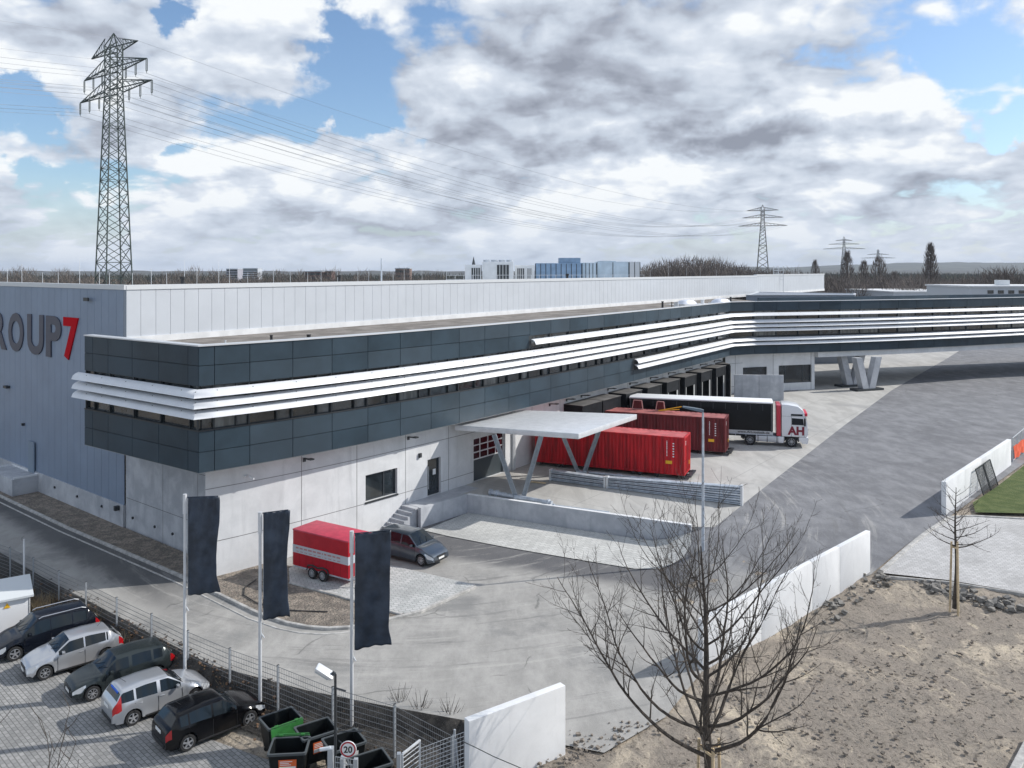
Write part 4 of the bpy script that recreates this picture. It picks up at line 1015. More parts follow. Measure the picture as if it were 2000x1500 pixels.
# ------------------------------------------------------------------ containers
def container(lab, corner, dirv, L, base, main, top, cat='container', wd=2.44, h=2.9, mark=M_WHITE):
    c = Vector((*V2(*corner, 1.2), 1.2)); d = Vector((*dirv, 0)).normalized(); rz = atan2(d.y, d.x)
    t_ = thing('shipping_container', lab, cat, tuple(c), rz)      # local +x along the length (towards the door end), the corner at the origin
    z0 = base; z1 = base + h
    # long side sheet with trapezoid corrugation (local y=0 side faces the camera), and far side
    def corr(length, y, sgn, ax):
        mb = MB(); vs = []; fs = []; p = .29; k = int((length - .3) / p); st = .15; xs_ = [st]
        for i in range(k):
            x_ = st + i * (length - .3) / k; w = (length - .3) / k
            for f_, o_ in ((.0, 0), (.3, 0), (.5, -.05), (.8, -.05)): vs.append((x_ + f_ * w, o_))
        vs.append((length - .15, 0)); out = []
        for (a_, o_) in vs:
            for z_ in (z0 + .12, z1 - .1):
                out.append((a_ - L, y + sgn * (o_ - .01), z_) if ax == 'x' else (y + sgn * (o_ - .01), a_, z_))
        fs = [(2 * i, 2 * i + 2, 2 * i + 3, 2 * i + 1) for i in range(len(vs) - 1)]
        return mb.add(out, fs)
    s1 = corr(L, 0, -1, 'x'); 
    MB().add([(-L + .06, .09, z0 + .1), (-.06, .09, z0 + .1), (-.06, .09, z1 - .06), (-L + .06, .09, z1 - .06)], [(0, 1, 2, 3)])
    # the long side facing the camera is at local y = 0, the other at y = wd
    sd = corr(L, 0, -1, 'x'); sd.build('side_panel', main, t_, local=True, fixn=False)
    corr(L, wd, 1, 'x').build('side_panel', main, t_, local=True, fixn=False)
    dd = corr(wd, 0, 1, 'y'); dd.build('door', main, t_, local=True, fixn=False)
    corr(wd, -L, -1, 'y').build('end_panel', main, t_, local=True, fixn=False)
    rf_ = MB(); n = int(L / .45)
    for i in range(n):
        x0_ = -L + .1 + (L - .2) * i / n; x1_ = -L + .1 + (L - .2) * (i + .55) / n; rf_.box(((x0_ + x1_) / 2, wd / 2, z1 - .015), (x1_ - x0_, wd - .2, .03))
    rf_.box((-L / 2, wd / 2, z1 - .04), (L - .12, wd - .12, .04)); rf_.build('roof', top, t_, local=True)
    fr_ = MB()
    for y_ in (.06, wd - .06):
        for z_ in (z0 + .06, z1 - .05): fr_.box((-L / 2, y_, z_), (L, .12, .12))
        for x_ in (-.08, -L + .08): fr_.box((x_, y_, (z0 + z1) / 2), (.16, .125, h + .02))
    for x_ in (-.06, -L + .06):
        for z_ in (z0 + .06, z1 - .05): fr_.box((x_, wd / 2, z_), (.12, wd - .1, .125))
    fr_.build('frame', main, t_, local=True, bevel=.012)
    bars = MB()
    for k in (.22, .42, .58, .78): bars.tube((.03, wd * k, z0 + .15), (.03, wd * k, z1 - .12), .022, n=6)
    bars.build('locking_bars', main, t_, local=True)
    mk = MB(); r_ = random.Random(int(corner[0]))
    for k in range(11): mk.box((-1.35, -.012, z1 - .35 - k * .11), (.07 if k % 3 else .05, .012, .075))
    for k in range(6): mk.box((-.85, -.012, z1 - .5 - k * .2), (.12, .012, .09))
    for k in range(3): mk.box((.012, .45, z1 - .35 - k * .12), (.012, .25, .07))
    mk.build('marking', mark, t_, local=True)
    MB().box((.014, wd - .6, z0 + .7), (.012, .22, .3)).build('warning_label', M_YEL, t_, local=True); ym = MB(); ym.box((-1.2, -.014, z0 + .95), (.5, .012, .24)); ym.build('warning_label', M_YEL, t_, local=True)
    ch = MB()
    for y_ in (.6, wd - .6): ch.box((-L / 2 + .1, y_, z0 / 2 + .12), (L + .4, .2, z0 * .5))
    for k in range(7): ch.box((-L + .5 + k * (L - .6) / 6, wd / 2, z0 / 2 + .1), (.15, wd, .12))
    for x_ in (-2.2, -3.5, -L + 2): 
        for y_ in (.25, wd - .25): ch.lathe([(.0, -.12), (.16, -.12), (.16, .12), (0, .12)], (x_, y_, .17), n=12)
    ch.box((.3, wd / 2, z0 - .06), (.35, wd * .9, .1)); ch.build('chassis', M_DKMET, t_, local=True)
    return t_
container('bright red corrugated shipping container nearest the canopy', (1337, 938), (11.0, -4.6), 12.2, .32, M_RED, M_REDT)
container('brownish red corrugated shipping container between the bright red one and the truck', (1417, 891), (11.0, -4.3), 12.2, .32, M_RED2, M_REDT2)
# stacked frames standing on top of the second container
cc = Vector(W(1417, 891, 1.2)); dd = Vector((11.0, -4.3, 0)).normalized(); dn = Vector((-dd.y, dd.x, 0))
for k, (u, lab, w) in enumerate(((-8.1, 'left red pallet rack frame standing behind the brownish red container roof', 1.0), (-6.0, 'right red pallet rack frame beside a yellow rail behind the brownish red container roof', .85))):
    p = cc + dd * u + dn * 1.9; zt = 1.2 + .32 + 2.9; t_ = thing('rack_frame', lab, 'rack frame', (p.x, p.y, zt), atan2(dd.y, dd.x), 'red rack frames on the container')
    m_ = MB(); m_.beam((-w / 2, 0, 0), (-w / 2 + .15, 0, .85), .07, .07); m_.beam((w / 2, 0, 0), (w / 2 - .12, 0, .85), .07, .07); m_.beam((-w / 2 + .15, 0, .85), (w / 2 - .12, 0, .85), .07, .07); m_.beam((-w / 2, 0, .05), (w / 2, 0, .05), .07, .07)
    m_.build('frame', mat('pale_red_frame', (.55, .3, .28), .6), t_, local=True); MB().box((0, .03, .42), (w * .7, .03, .7)).build('panel', M_RED2, t_, local=True)
p = cc + dd * -5.0 + dn * 1.7; t_ = thing('yellow_rail', 'thin yellow handrail lying slanted on the brownish red container', 'rail', (p.x, p.y, 4.42)); m_ = MB(); m_.beam(p * 1 + Vector((-1.1, .2, 3.30)), p + Vector((.9, -.3, 3.75)), .07, .07); m_.beam(p + Vector((-1.1, .2, 3.30)), p + Vector((.7, -.3, 3.5)), .06, .06); m_.build('rail', M_YEL, t_)

# ------------------------------------------------------------------ vehicles
M_TYRE = mat('tyre', (.02, .02, .021), .85); M_RIM = mat('rim', (.55, .56, .58), .3, .7); M_DARKIN = mat('dark_interior', (.006, .006, .007), .9)
M_CGLASS = mat('car_glass', (.008, .013, .017), .04, spec=.45); M_LAMP = mat('headlamp', (.62, .65, .68), .12, .3, spec=1); M_TAIL = mat('tail_lamp', (.42, .008, .012), .15, spec=.8)
M_PLATE = mat('number_plate', (.8, .8, .78), .5); M_PLAST = mat('black_plastic', (.02, .021, .023), .55)
def wheel(parent, x, y, r, w, side, spokes=5, rim=None):
    t = MB().lathe([(r * .62, -w / 2), (r * .93, -w / 2), (r, -w * .36), (r, w * .36), (r * .93, w / 2), (r * .62, w / 2)], (x, y, r), n=24)
    wo = t.build('wheel', M_TYRE, parent, local=True, smooth=True)
    m_ = MB(); o = side * w * .42
    m_.lathe([(r * .55, o - side * .05), (r * .60, o - side * .05), (r * .66, o + side * .015), (r * .62, o + side * .02), (r * .58, o - side * .03)], (x, y, r), n=24)
    for k in range(spokes):
        a = 2 * pi * k / spokes + .3; m_.beam((x, y + o, r), (x + cos(a) * r * .6, y + o, r + sin(a) * r * .6), .03, r * (.20 if spokes < 7 else .09), up=(-sin(a), 0, cos(a)))
    m_.lathe([(0, o + side * .03), (r * .16, o + side * .02), (r * .17, o - side * .02)], (x, y, r), n=10)
    m_.build('rim', rim or M_RIM, wo, local=True, smooth=True)
    mm = MB().lathe([(r * .05, o - side * .052), (r * .60, o - side * .052)], (x, y, r), n=20); mm.build('brake_disc', M_DARKIN, wo, local=True)
def interp(tbl, x):
    if x <= tbl[0][0]: return tbl[0][1]
    for (a, b), (c, d) in zip(tbl, tbl[1:]):
        if x <= c: return b + (d - b) * (x - a) / (c - a)
    return tbl[-1][1]
def sm_interp(tbl, x, r=.05):
    return (interp(tbl, x - r) + 2 * interp(tbl, x) + interp(tbl, x + r)) / 4
def car(name, lab, loc, rz, paint, L=4.0, Wd=1.7, Hh=1.45, wb=2.47, hood=.92, cowl=.78, a_roof=.25, rear_roof=-1.55, rear_belt=-1.86, tail=-2.0, wr=.31, side_split=(-.25, -1.15), trim=None, spokes=5, group=None, sc=.93, roof_rails=False, plates=True, blue=False, estate=0, grille='wide', spoil=False, hoodend=.70, lowz=.20):
    t_ = thing(name, lab, 'car', loc, rz, group, sc)
    xf = L / 2; xr = -L / 2; fw = xf - (L - wb) * .47; rw_ = fw - wb
    # top line: bumper, bonnet, windscreen, roof, tailgate
    top = [(xr, .78), (xr + .03, .95), (rear_belt, hood + .08), (rear_roof, Hh - .07), ((a_roof + rear_roof) / 2, Hh), (a_roof, Hh - .03), (cowl, hood + .03), (cowl + .35, hood - .02), (xf - .35, hoodend + .10), (xf - .1, hoodend), (xf, .58)]
    belt = [(xr, .80), (rear_belt, hood + .07), (-.6, hood + .03), (.6, hood - .04), (cowl + .1, hood - .06), (xf - .35, hoodend + .0), (xf - .1, .60), (xf, .52)]
    def top_z(x): return sm_interp(top, x, .05)
    def halfw(x):
        e = 0
        if x > xf - .9: e = ((x - xf + .9) / .9) ** 2.2 * .20
        if x < xr + .7: e = ((xr + .7 - x) / .7) ** 2.4 * .13
        return Wd / 2 * (1 - e) - .0
    xs_ = set([xr, xr + .04, xr + .1, xr + .18, xf, xf - .05, xf - .12, xf - .22])
    n = int(L / .12)
    for i in range(1, n): xs_.add(round(xr + .1 + (L - .2) * i / n, 3))
    R_ = wr + .055
    for wx in (fw, rw_):
        for k in range(9): xs_.add(round(wx + R_ * cos(pi * k / 8), 3))
    keys = [rear_belt, rear_roof, a_roof, cowl] + list(side_split)
    for k in keys: xs_.add(round(k, 3))
    xs_ = sorted(xs_); out = []
    for x in xs_:
        if out and x - out[-1] < .025: 
            if any(abs(x - round(k, 3)) < 1e-6 for k in keys): out[-1] = x
            continue
        out.append(x)
    xs_ = out; cols = []; NS = 9
    for x in xs_:
        w = halfw(x); zl = lowz + (.08 if x > xf - .15 or x < xr + .12 else 0)
        for wx in (fw, rw_):
            if abs(x - wx) < R_: zl = max(zl, wr + sqrt(R_ ** 2 - (x - wx) ** 2))
        tz = top_z(x); bz = min(sm_interp(belt, x, .06), tz - .03); hgt = tz - bz; gh = max(0.0, min(1.0, (hgt - .05) / (Hh - hood - .1)))
        mz = max(zl + .02, zl + (bz - zl) * .42); m2 = max(mz + .02, zl + (bz - zl) * (.80 - .26 * S(x, xf - .75, xf - .5) - .22 * S(-x, -xr - .45, -xr - .25)))
        inset = .05 + .15 * gh
        flare = .015 if any(abs(x - wx) < R_ + .05 for wx in (fw, rw_)) else 0
        ring = [(w - .07, zl - .0), (w - .012 + flare, zl + .03), (w + flare, mz), (w - .012, m2), (w - .045, bz), (w - inset - .005, tz - .075 * gh - .012), (w - inset - .07, tz - .022 * gh - .004), ((w - inset) * .5, tz + .004), (0, tz + .010)]
        cols.append(ring)
    vs = []; nx = len(xs_)
    for x, ring in zip(xs_, cols):
        bow = 0
        for y, z in ring: vs.append((x, y, z))
        for y, z in ring[:-1][::-1]: vs.append((x, -y, z))
    m = NS * 2 - 1; body = []; glass = {'windscreen': [], 'rear_window': [], 'side_window': []}; lamp = {'headlight': [], 'tail_light': []}
    def gcol(i): return (xs_[i] + xs_[i + 1]) / 2
    for i in range(nx - 1):
        xm = gcol(i)
        for j in range(m - 1):
            f = (i * m + j, i * m + j + 1, (i + 1) * m + j + 1, (i + 1) * m + j); js = j if j < NS - 1 else m - 2 - j
            k = None
            if js == 4 and rear_belt + .12 < xm < cowl - .16:
                pil = False
                for sp_ in side_split:
                    if sp_ - .01 < xm < sp_ + .075: pil = True
                ok = True
                # quarter pillar at the back, sloping with the roof
                if xm < rear_roof + .10 and not estate: ok = False
                if not pil and ok: k = ('g', 'side_window')
            if js in (5, 6, 7) and a_roof + .02 < xm < cowl - .03 and js != 5: k = ('g', 'windscreen')
            if js in (6, 7) and rear_belt + .04 < xm < rear_roof - .03: k = ('g', 'rear_window')
            if js in (3,) and xm > xf - .50: k = ('l', 'headlight')
            if js in (2,) and xf - .22 < xm < xf - .02 : k = None
            if js in (3,) and xm < xr + .26: k = ('l', 'tail_light')
            if estate == 2 and js in (3, 4) and xm < xr + .30: k = ('l', 'tail_light')
            if k is None: body.append(f)
            elif k[0] == 'g': glass[k[1]].append(f)
            else: lamp[k[1]].append((f, j))
    body.append(tuple(range(m))); body.append(tuple(range((nx - 1) * m + m - 1, (nx - 1) * m - 1, -1)))
    b = MB().add(vs, body); bo = b.build('body', paint, t_, local=True, smooth=True, angle=38)
    for k, fs in glass.items():
        if k == 'side_window':
            parts = {}
            for f in fs:
                xm = (vs[f[0]][0] + vs[f[2]][0]) / 2; idx = sum(xm < s for s in side_split); parts.setdefault((idx, vs[f[0]][1] + vs[f[1]][1] > 0), []).append(f)
            for q in parts.values(): MB().add(vs, q).build('side_window', M_CGLASS, t_, local=True, smooth=True)
        else: MB().add(vs, fs).build(k, M_CGLASS, t_, local=True, smooth=True)
    for k, fs in lamp.items():
        for sgn in (0, 1):
            q = [f for f, j in fs if (j < NS) == bool(sgn)]
            if q: MB().add(vs, q).build(k, M_LAMP if k == 'headlight' else M_TAIL, t_, local=True, smooth=True)
    for oo in [c for c in t_.children]:
        if oo.type == 'MESH':
            bm = bmesh.new(); bm.from_mesh(oo.data); bmesh.ops.delete(bm, geom=[v for v in bm.verts if not v.link_faces], context='VERTS'); bmesh.ops.recalc_face_normals(bm, faces=bm.faces); bm.to_mesh(oo.data); bm.free()
    # underbody, interior
    u = MB(); u.box((0, 0, .32), (L - .5, Wd - .36, .2)); u.box(((fw + rw_) / 2, 0, .5), (wb - 2 * R_ - .05, Wd - .2, .5)); u.box(((fw + rw_) / 2 + .1, 0, .72), (wb - .2, Wd - .45, .25)); u.box((rw_, 0, .62), (.5, Wd - .5, .3))
    u.build('underbody', M_DARKIN, t_, local=True)
    st = MB()
    for sx in (.15, -.75):
        for sy in (-.36, .36): st.box((sx - .1, sy, .98), (.14, .44, .42)); st.box((sx - .12, sy, 1.22), (.08, .22, .12))
    for wx in (fw, rw_):
        for s_ in (1, -1): wheel(t_, wx, s_ * (Wd / 2 - .12), wr, .2, s_, spokes)
    # bumpers, grille, plates, mirrors, handles, door gaps
    gz = .52
    g = MB(); g.box((xf - .035, 0, gz - .20), (.12, Wd * .62, .12)); g.box((xf - .028, 0, gz + .045), (.12, Wd * (.42 if grille == 'wide' else .3), .10)); g.build('grille', M_PLAST, t_, local=True, bevel=.01)
    if plates:
        MB().box((xf + .035, 0, gz - .08), (.02, .5, .11)).build('number_plate', M_PLATE, t_, local=True); MB().box((xr - .015, 0, .80 if not plates == 'low' else .5), (.02, .5, .11)).build('number_plate', M_PLATE, t_, local=True)
    bp = MB(); bp.box((xr + .03, 0, .36), (.12, Wd * .66, .13)); bp.build('bumper', M_PLAST if paint is not None else paint, t_, local=True, bevel=.02)
    for s_ in (1, -1):
        mr = MB(); mr.box((cowl - .33, s_ * (Wd / 2 + .07), hood + .07), (.12, .2, .13)); mr.build('mirror', paint, t_, local=True, bevel=.03)
        for sp_ in (side_split[0] + .18, side_split[1] + .22):
            if sp_ < rear_roof + .2: continue
            MB().box((sp_, s_ * (Wd / 2 - .004), hood - .13), (.17, .03, .03)).build('door_handle', paint, t_, local=True, bevel=.008)
        dl = MB()
        for sp_ in (side_split[0] + .03, cowl - .12): dl.box((sp_, s_ * (Wd / 2 - .002), .56), (.014, .012, .62))
        if len(side_split) > 1 and side_split[1] > rear_roof + .15: dl.box((side_split[1] + .02, s_ * (Wd / 2 - .004), .68), (.014, .012, .42))
        dl.box(((fw + rw_) / 2, s_ * (Wd / 2 - .03), .235), (wb - 2 * R_ - .05, .05, .07)); dl.build('door_seam', M_PLAST, t_, local=True)
        if roof_rails: MB().path([(a_roof - .05, s_ * (Wd / 2 - .235), Hh - .02), (a_roof - .2, s_ * (Wd / 2 - .235), Hh + .04), (rear_roof + .3, s_ * (Wd / 2 - .235), Hh + .04), (rear_roof + .1, s_ * (Wd / 2 - .235), Hh - .03)], .022, 6).build('roof_rail', M_RIM, t_, local=True)
    wp = MB(); wp.beam((cowl - .02, .1, hood + .075), (a_roof + .42, .48, Hh - .26), .02, .02) ; wp.beam((cowl - .02, -.45, hood + .075), (a_roof + .42, -.05, Hh - .2), .02, .02); wp.build('wiper', M_PLAST, t_, local=True)
    MB().tube((rear_roof + .35, 0, Hh - .02), (rear_roof + .12, 0, Hh + .2), .008, n=5).build('aerial', M_PLAST, t_, local=True)
    if blue: MB().box((rear_roof - .07, 0, hood + .25), (.05, .8, .3)).build('parcel', mat('blue_cloth', (.02, .1, .5), .7), t_, local=True)
    return t_
def cpaint(name, c, metal=.5, rough=.28): return mat(name, c, rough, metal, coat=1.0, spec=.5)
P_SIL = cpaint('silver_paint', (.50, .51, .53), .6, .3); P_SIL2 = cpaint('light_silver_paint', (.50, .52, .55), .6, .3); P_GRY = mat('graphite_paint', (.040, .050, .052), .25, .4, spec=.5); P_BLK = mat('black_paint', (.004, .004, .005), .16, 0, spec=.35)
P_NAVY = mat('night_blue_paint', (.006, .008, .014), .16, 0, spec=.4); P_BLUE = cpaint('slate_blue_paint', (.07, .09, .115))
def place_car(px, py, z, rz, which, L, wb, Wd, sc):
    """location from the ground contact of one near-side wheel; which = (front/rear, side)"""
    p = Vector(W(px, py, z)); xf = L / 2; fw = xf - (L - wb) * .47; x = fw if which[0] == 'f' else fw - wb; y = (Wd / 2 - .05) * which[1]
    o = Matrix.Rotation(rz, 3, 'Z') @ Vector((x * sc, y * sc, 0)); q = p - o; return (q.x, q.y, z)
hd = radians(43); zp = PARK + .05; CG = 'cars parked along the mesh fence'
kw = dict(L=3.97, wb=2.46, Wd=1.68, Hh=1.46, hood=.93, cowl=.85, a_roof=.25, rear_roof=-1.50, rear_belt=-1.80, wr=.31)
car('parked_car', 'black five-door hatchback with its rear to the camera, nearest the bins', place_car(367, 1467, zp, hd, ('r', -1), 3.97, 2.46, 1.68, 1.0), hd, P_BLK, group=CG, sc=1.0, **kw)
kw2 = dict(L=3.92, wb=2.49, Wd=1.68, Hh=1.49, hood=.95, cowl=.86, a_roof=.22, rear_roof=-1.58, rear_belt=-1.82, wr=.30, estate=2, blue=True)
car('parked_car', 'silver hatchback, rear to the camera, blue cloth behind its rear glass', place_car(260, 1417, zp, hd, ('r', -1), 3.92, 2.49, 1.68, 1.0), hd, P_SIL2, group=CG, sc=1.0, **kw2)
kw3 = dict(L=4.18, wb=2.60, Wd=1.71, Hh=1.47, hood=.93, cowl=.95, a_roof=.35, rear_roof=-1.62, rear_belt=-1.92, wr=.31, spokes=8)
hb_ = hd + pi - .02
car('parked_car', 'dark grey hatchback facing the camera with pale headlights, between the two silver hatchbacks', place_car(181, 1369, zp, hb_, ('f', 1), 4.18, 2.60, 1.71, 1.0), hb_, P_GRY, group=CG, sc=1.0, **kw3)
kw4 = dict(L=3.99, wb=2.51, Wd=1.70, Hh=1.47, hood=.95, cowl=.92, a_roof=.28, rear_roof=-1.40, rear_belt=-1.82, wr=.31, spokes=7, side_split=(-.35, -1.25))
car('parked_car', 'silver three-door hatchback facing the camera beside the black people carrier', place_car(88, 1328, zp, hb_, ('f', 1), 3.99, 2.51, 1.70, 1.0), hb_, P_SIL, group=CG, sc=1.0, **kw4)
kw5 = dict(L=4.50, wb=2.75, Wd=1.80, Hh=1.62, hood=1.0, cowl=1.15, a_roof=.45, rear_roof=-1.75, rear_belt=-2.05, wr=.33, roof_rails=True, side_split=(-.1, -1.05))
car('parked_car', 'black people carrier with silver roof rails cut by the left edge, beside the utility cabinet', place_car(29, 1291, zp, hb_, ('f', 1), 4.5, 2.75, 1.8, 1.0), hb_, P_NAVY, group=CG, sc=1.0, **kw5)
kw6 = dict(L=4.50, wb=2.79, Wd=1.83, Hh=1.66, hood=1.03, cowl=1.12, a_roof=.40, rear_roof=-1.85, rear_belt=-2.1, wr=.33, spokes=10, side_split=(-.15, -1.1))
ht = atan2(-.55, .84)
car('people_carrier', 'slate blue people carrier parked against the building beside the red box trailer', place_car(822, 1106, .02, ht, ('f', -1), 4.5, 2.79, 1.83, 1.0), ht, P_BLUE, sc=1.0, **kw6)

# box trailer
q0 = Vector(W(575, 1105, .5)); q1 = Vector(W(680, 1133, .5)); tdv = (q1 - q0); TL = 4.2; rz = atan2(tdv.y, tdv.x)
bt = thing('box_trailer', 'red box trailer with a pale grey band and twin wheels on the paving', 'trailer', (q1.x, q1.y, .06), rz)
z0, z1, tw = .48, 2.55, 1.85
def rbox(mb, x0, x1, y0, y1, z0, z1): return mb.box(((x0 + x1) / 2, (y0 + y1) / 2, (z0 + z1) / 2), (x1 - x0, y1 - y0, z1 - z0))
rbox(MB(), -TL, 0, 0, tw, z0, 2.46).build('box_body', M_TRED, bt, local=True, bevel=.04)
rbox(MB(), -TL - .02, .02, -.02, tw + .02, 2.44, 2.53).build('tarpaulin_roof', mat('tarp_red', (.50, .05, .09), .5, var=.12, scale=3), bt, local=True, bevel=.035)
bm_ = MB(); rbox(bm_, -TL - .006, .008, -.008, tw + .006, 1.22, 1.66); bm_.build('band', mat('band_grey', (.46, .48, .52), .5), bt, local=True)
dm = MB(); r_ = random.Random(5)
x_ = -TL + .25
while x_ < -.5: w_ = r_.uniform(.08, .3); rbox(dm, x_, x_ + w_, -.012, -.007, 1.46, 1.55); rbox(dm, x_ + .05, x_ + w_, -.012, -.007, 1.3, 1.34); x_ += w_ + .08
dm.build('band_marks', mat('faded_red', (.42, .2, .2), .6), bt, local=True)
rb = MB(); 
for x_ in [-TL + k * .52 for k in range(9)]: rbox(rb, x_ - .008, x_ + .008, -.006, 0.0, z0 + .02, 1.2)
rb.build('panel_seams', mat('seam_red', (.2, .008, .012), .6), bt, local=True)
for wx in (-2.65, -1.85):
    for s_, yy in ((-1, .02), (1, tw - .02)): wheel(bt, wx, yy, .31, .2, s_, 12)
fd_ = MB(); fd_.path([(-3.08, -.02, .42), (-3.0, -.02, .68), (-2.65, -.02, .74), (-2.25, -.02, .66), (-1.85, -.02, .74), (-1.5, -.02, .68), (-1.42, -.02, .42)], .05, 6); fd_.build('mudguard', M_PLAST, bt, local=True)
ch_ = MB(); rbox(ch_, -TL, 0, .1, .2, .36, .48); rbox(ch_, -TL, 0, tw - .2, tw - .1, .36, .48); ch_.beam((0, .3, .42), (1.3, tw / 2, .42), .08, .08); ch_.beam((0, tw - .3, .42), (1.3, tw / 2, .42), .08, .08); ch_.beam((1.2, tw / 2, .42), (1.7, tw / 2, .46), .07, .07); ch_.tube((1.25, tw / 2, 0), (1.25, tw / 2, .7), .03)
ch_.build('drawbar', M_STEEL, bt, local=True)
tl_ = MB(); rbox(tl_, -.03, .03, .1, .3, .42, .5); tl_.build('reflector', M_WHITE, bt, local=True)

# lorry: tractor and curtain-side trailer
tr0 = Vector(W(1546, 874, 1.2)); tr1 = Vector(W(1469, 873.5, 1.2)); td = Vector((11.2, -3.0, 0)).normalized(); trz = atan2(td.y, td.x)
P_TW = mat('truck_white', (.74, .75, .77), .32, coat=.6); P_CURT = mat('black_curtain', (.004, .005, .007), .35, var=.3, scale=.6, spec=.25)
tk = thing('truck_tractor', 'white lorry cab with a red rear stripe and dark red AH letters on the door', 'truck', (tr0.x, tr0.y, 1.2), trz)  # origin at the near-side front wheel contact, +x forward
def LB(x0, x1, y0, y1, z0, z1, name, m, bevel=.0, parent=None): return rbox(MB(), x0, x1, y0, y1, z0, z1).build(name, m, parent or tk, local=True, bevel=bevel)
cabp = [(-.86, .95), (1.30, .95), (1.42, 1.15), (1.40, 1.9), (1.22, 2.75), (1.02, 3.35), (.55, 3.72), (-.3, 3.85), (-.86, 3.85)]
MB().extrude(cabp, 0, 2.45).build('cab', P_TW, tk, local=True, bevel=.11)
MB().extrude([(.95, .35), (1.38, .35), (1.44, .95), (.66, .95), (.62, .7)], .02, 2.43).build('bumper', P_TW, tk, local=True, bevel=.04)
LB(-1.30, -.92, .02, 2.43, .98, 3.75, 'side_fairing', mat('fairing_red', (.50, .02, .045), .4, coat=.4), .03)
sw = MB().add([(.02, -.012, 2.05), (1.05, -.012, 2.05), (.98, -.012, 2.62), (.02, -.012, 2.66)], [(0, 1, 2, 3)]); sw.build('side_window', M_CGLASS, tk, local=True, fixn=False)
LB(-.05, .95, -.015, .01, 2.86, 3.03, 'upper_window', M_CGLASS)
ws_ = MB().add([(1.415, .15, 1.98), (1.415, 2.3, 1.98), (1.245, 2.3, 2.78), (1.245, .15, 2.78)], [(0, 1, 2, 3)]); ws_.build('windscreen', M_CGLASS, tk, local=True, fixn=False)
LB(1.12, 1.36, .0, 2.45, 2.86, 3.12, 'sun_visor', mat('visor_red', (.6, .03, .06), .4), .02)
m_ = MB()
for k in range(3): rbox(m_, 1.40, 1.455, .35, 2.1, 1.12 + k * .2, 1.24 + k * .2)
rbox(m_, 1.40, 1.46, .5, 1.95, .42, .6); m_.build('grille', M_PLAST, tk, local=True)
LB(1.36, 1.46, .1, .5, .66, .84, 'headlight', M_LAMP, .02); LB(1.36, 1.46, 1.95, 2.35, .66, .84, 'headlight', M_LAMP, .02)
m_ = MB(); rbox(m_, 1.05, 1.2, -.24, -.08, 2.0, 2.7); m_.build('mirror', M_PLAST, tk, local=True, bevel=.02)
m_ = MB(); rbox(m_, -.02, .0, -.006, -.002, 1.0, 2.9); rbox(m_, 1.08, 1.095, -.006, -.002, 1.0, 2.1); rbox(m_, -.86, 1.3, -.006, -.002, 2.80, 2.815); m_.build('door_seam', M_PLAST, tk, local=True)
LB(-3.1, -.62, .06, .5, .38, .92, 'fuel_tank', mat('tank_silver', (.55, .57, .6), .35, .5), .05); LB(-1.1, -.7, .04, .45, .36, .93, 'step_box', P_TW, .03)
m_ = MB()
for x_ in (-2.9, -2.1, -1.25): rbox(m_, x_ - .03, x_ + .03, .045, .52, .36, .95)
m_.build('tank_strap', M_PLAST, tk, local=True)
LB(-4.4, 1.0, .7, 1.75, .5, .95, 'chassis', M_DKMET)
for x_, (s_, y_) in [(x_, v_) for x_ in (0, -3.6) for v_ in ((-1, .18), (1, 2.27))]: wheel(tk, x_, y_, .51, .34, s_, 10, mat('truck_rim', (.35, .36, .38), .4, .5))
m_ = MB()
for wx in (0, -3.6):
    pts = [(wx + .62 * cos(a), .16, .51 + .62 * sin(a)) for a in [pi * k / 8 for k in range(9)]]; m_.path(pts, .07, 5)
m_.build('mudguard', M_PLAST, tk, local=True)
put_text('lettering', 'AH', 1.0, mat('lettering_dark_red', (.20, .012, .03), .4), tk, tuple(Matrix.Translation(tk.location) @ Matrix.Rotation(trz, 4, 'Z') @ Vector((.42, -.02, 1.18))), tuple(td), bold=.045, ext=.006, sx=1.0)
tl = thing('curtain_trailer', 'black curtain-side semitrailer with a white roof behind the white lorry cab', 'trailer', tuple(Matrix.Translation(tk.location) @ Matrix.Rotation(trz, 4, 'Z') @ Vector((-1.6, 0, 0))), trz)
TLN = 13.0
LB(-TLN, 0, .02, 2.5, 1.28, 3.86, 'curtain_body', P_CURT, .02, tl); LB(-TLN - .03, .03, -.01, 2.53, 3.86, 3.98, 'roof', mat('trailer_roof', (.80, .81, .82), .5), .03, tl)
LB(-TLN, 0, -.006, .02, 1.10, 1.36, 'lower_strip', mat('strip_grey', (.52, .53, .54), .5), 0, tl)
put_text('lettering', 'www.AH-logistik.de', .30, M_PLAST, tl, tuple(Matrix.Translation(tl.location) @ Matrix.Rotation(trz, 4, 'Z') @ Vector((-1.7, -.02, 1.13))), tuple(td), bold=.004, ext=.004, sx=1.15)
LB(-TLN, 0, .0, 2.5, 1.0, 1.08, 'side_rail', M_STEEL, 0, tl); LB(-TLN + .1, -.1, .7, 1.8, .7, 1.0, 'chassis', M_DKMET, 0, tl)
m_ = MB()
for k in range(14): rbox(m_, -TLN + .5 + k * .92, -TLN + .54 + k * .92, -.01, .02, .82, 1.1)
m_.build('strap', M_STEEL, tl, local=True)
m_ = MB()
for x_ in (-.12, -TLN + .1): rbox(m_, x_ - .05, x_ + .05, -.012, .05, 1.3, 3.86)
m_.build('corner_post', mat('post_dark', (.06, .065, .07), .4), tl, local=True)
m_ = MB()
for k in range(11): rbox(m_, -TLN + 1.1 + k * 1.1, -TLN + 1.13 + k * 1.1, -.004, .02, 3.2, 3.75)
m_.build('curtain_strap', mat('strap_dark', (.05, .055, .065), .5), tl, local=True)
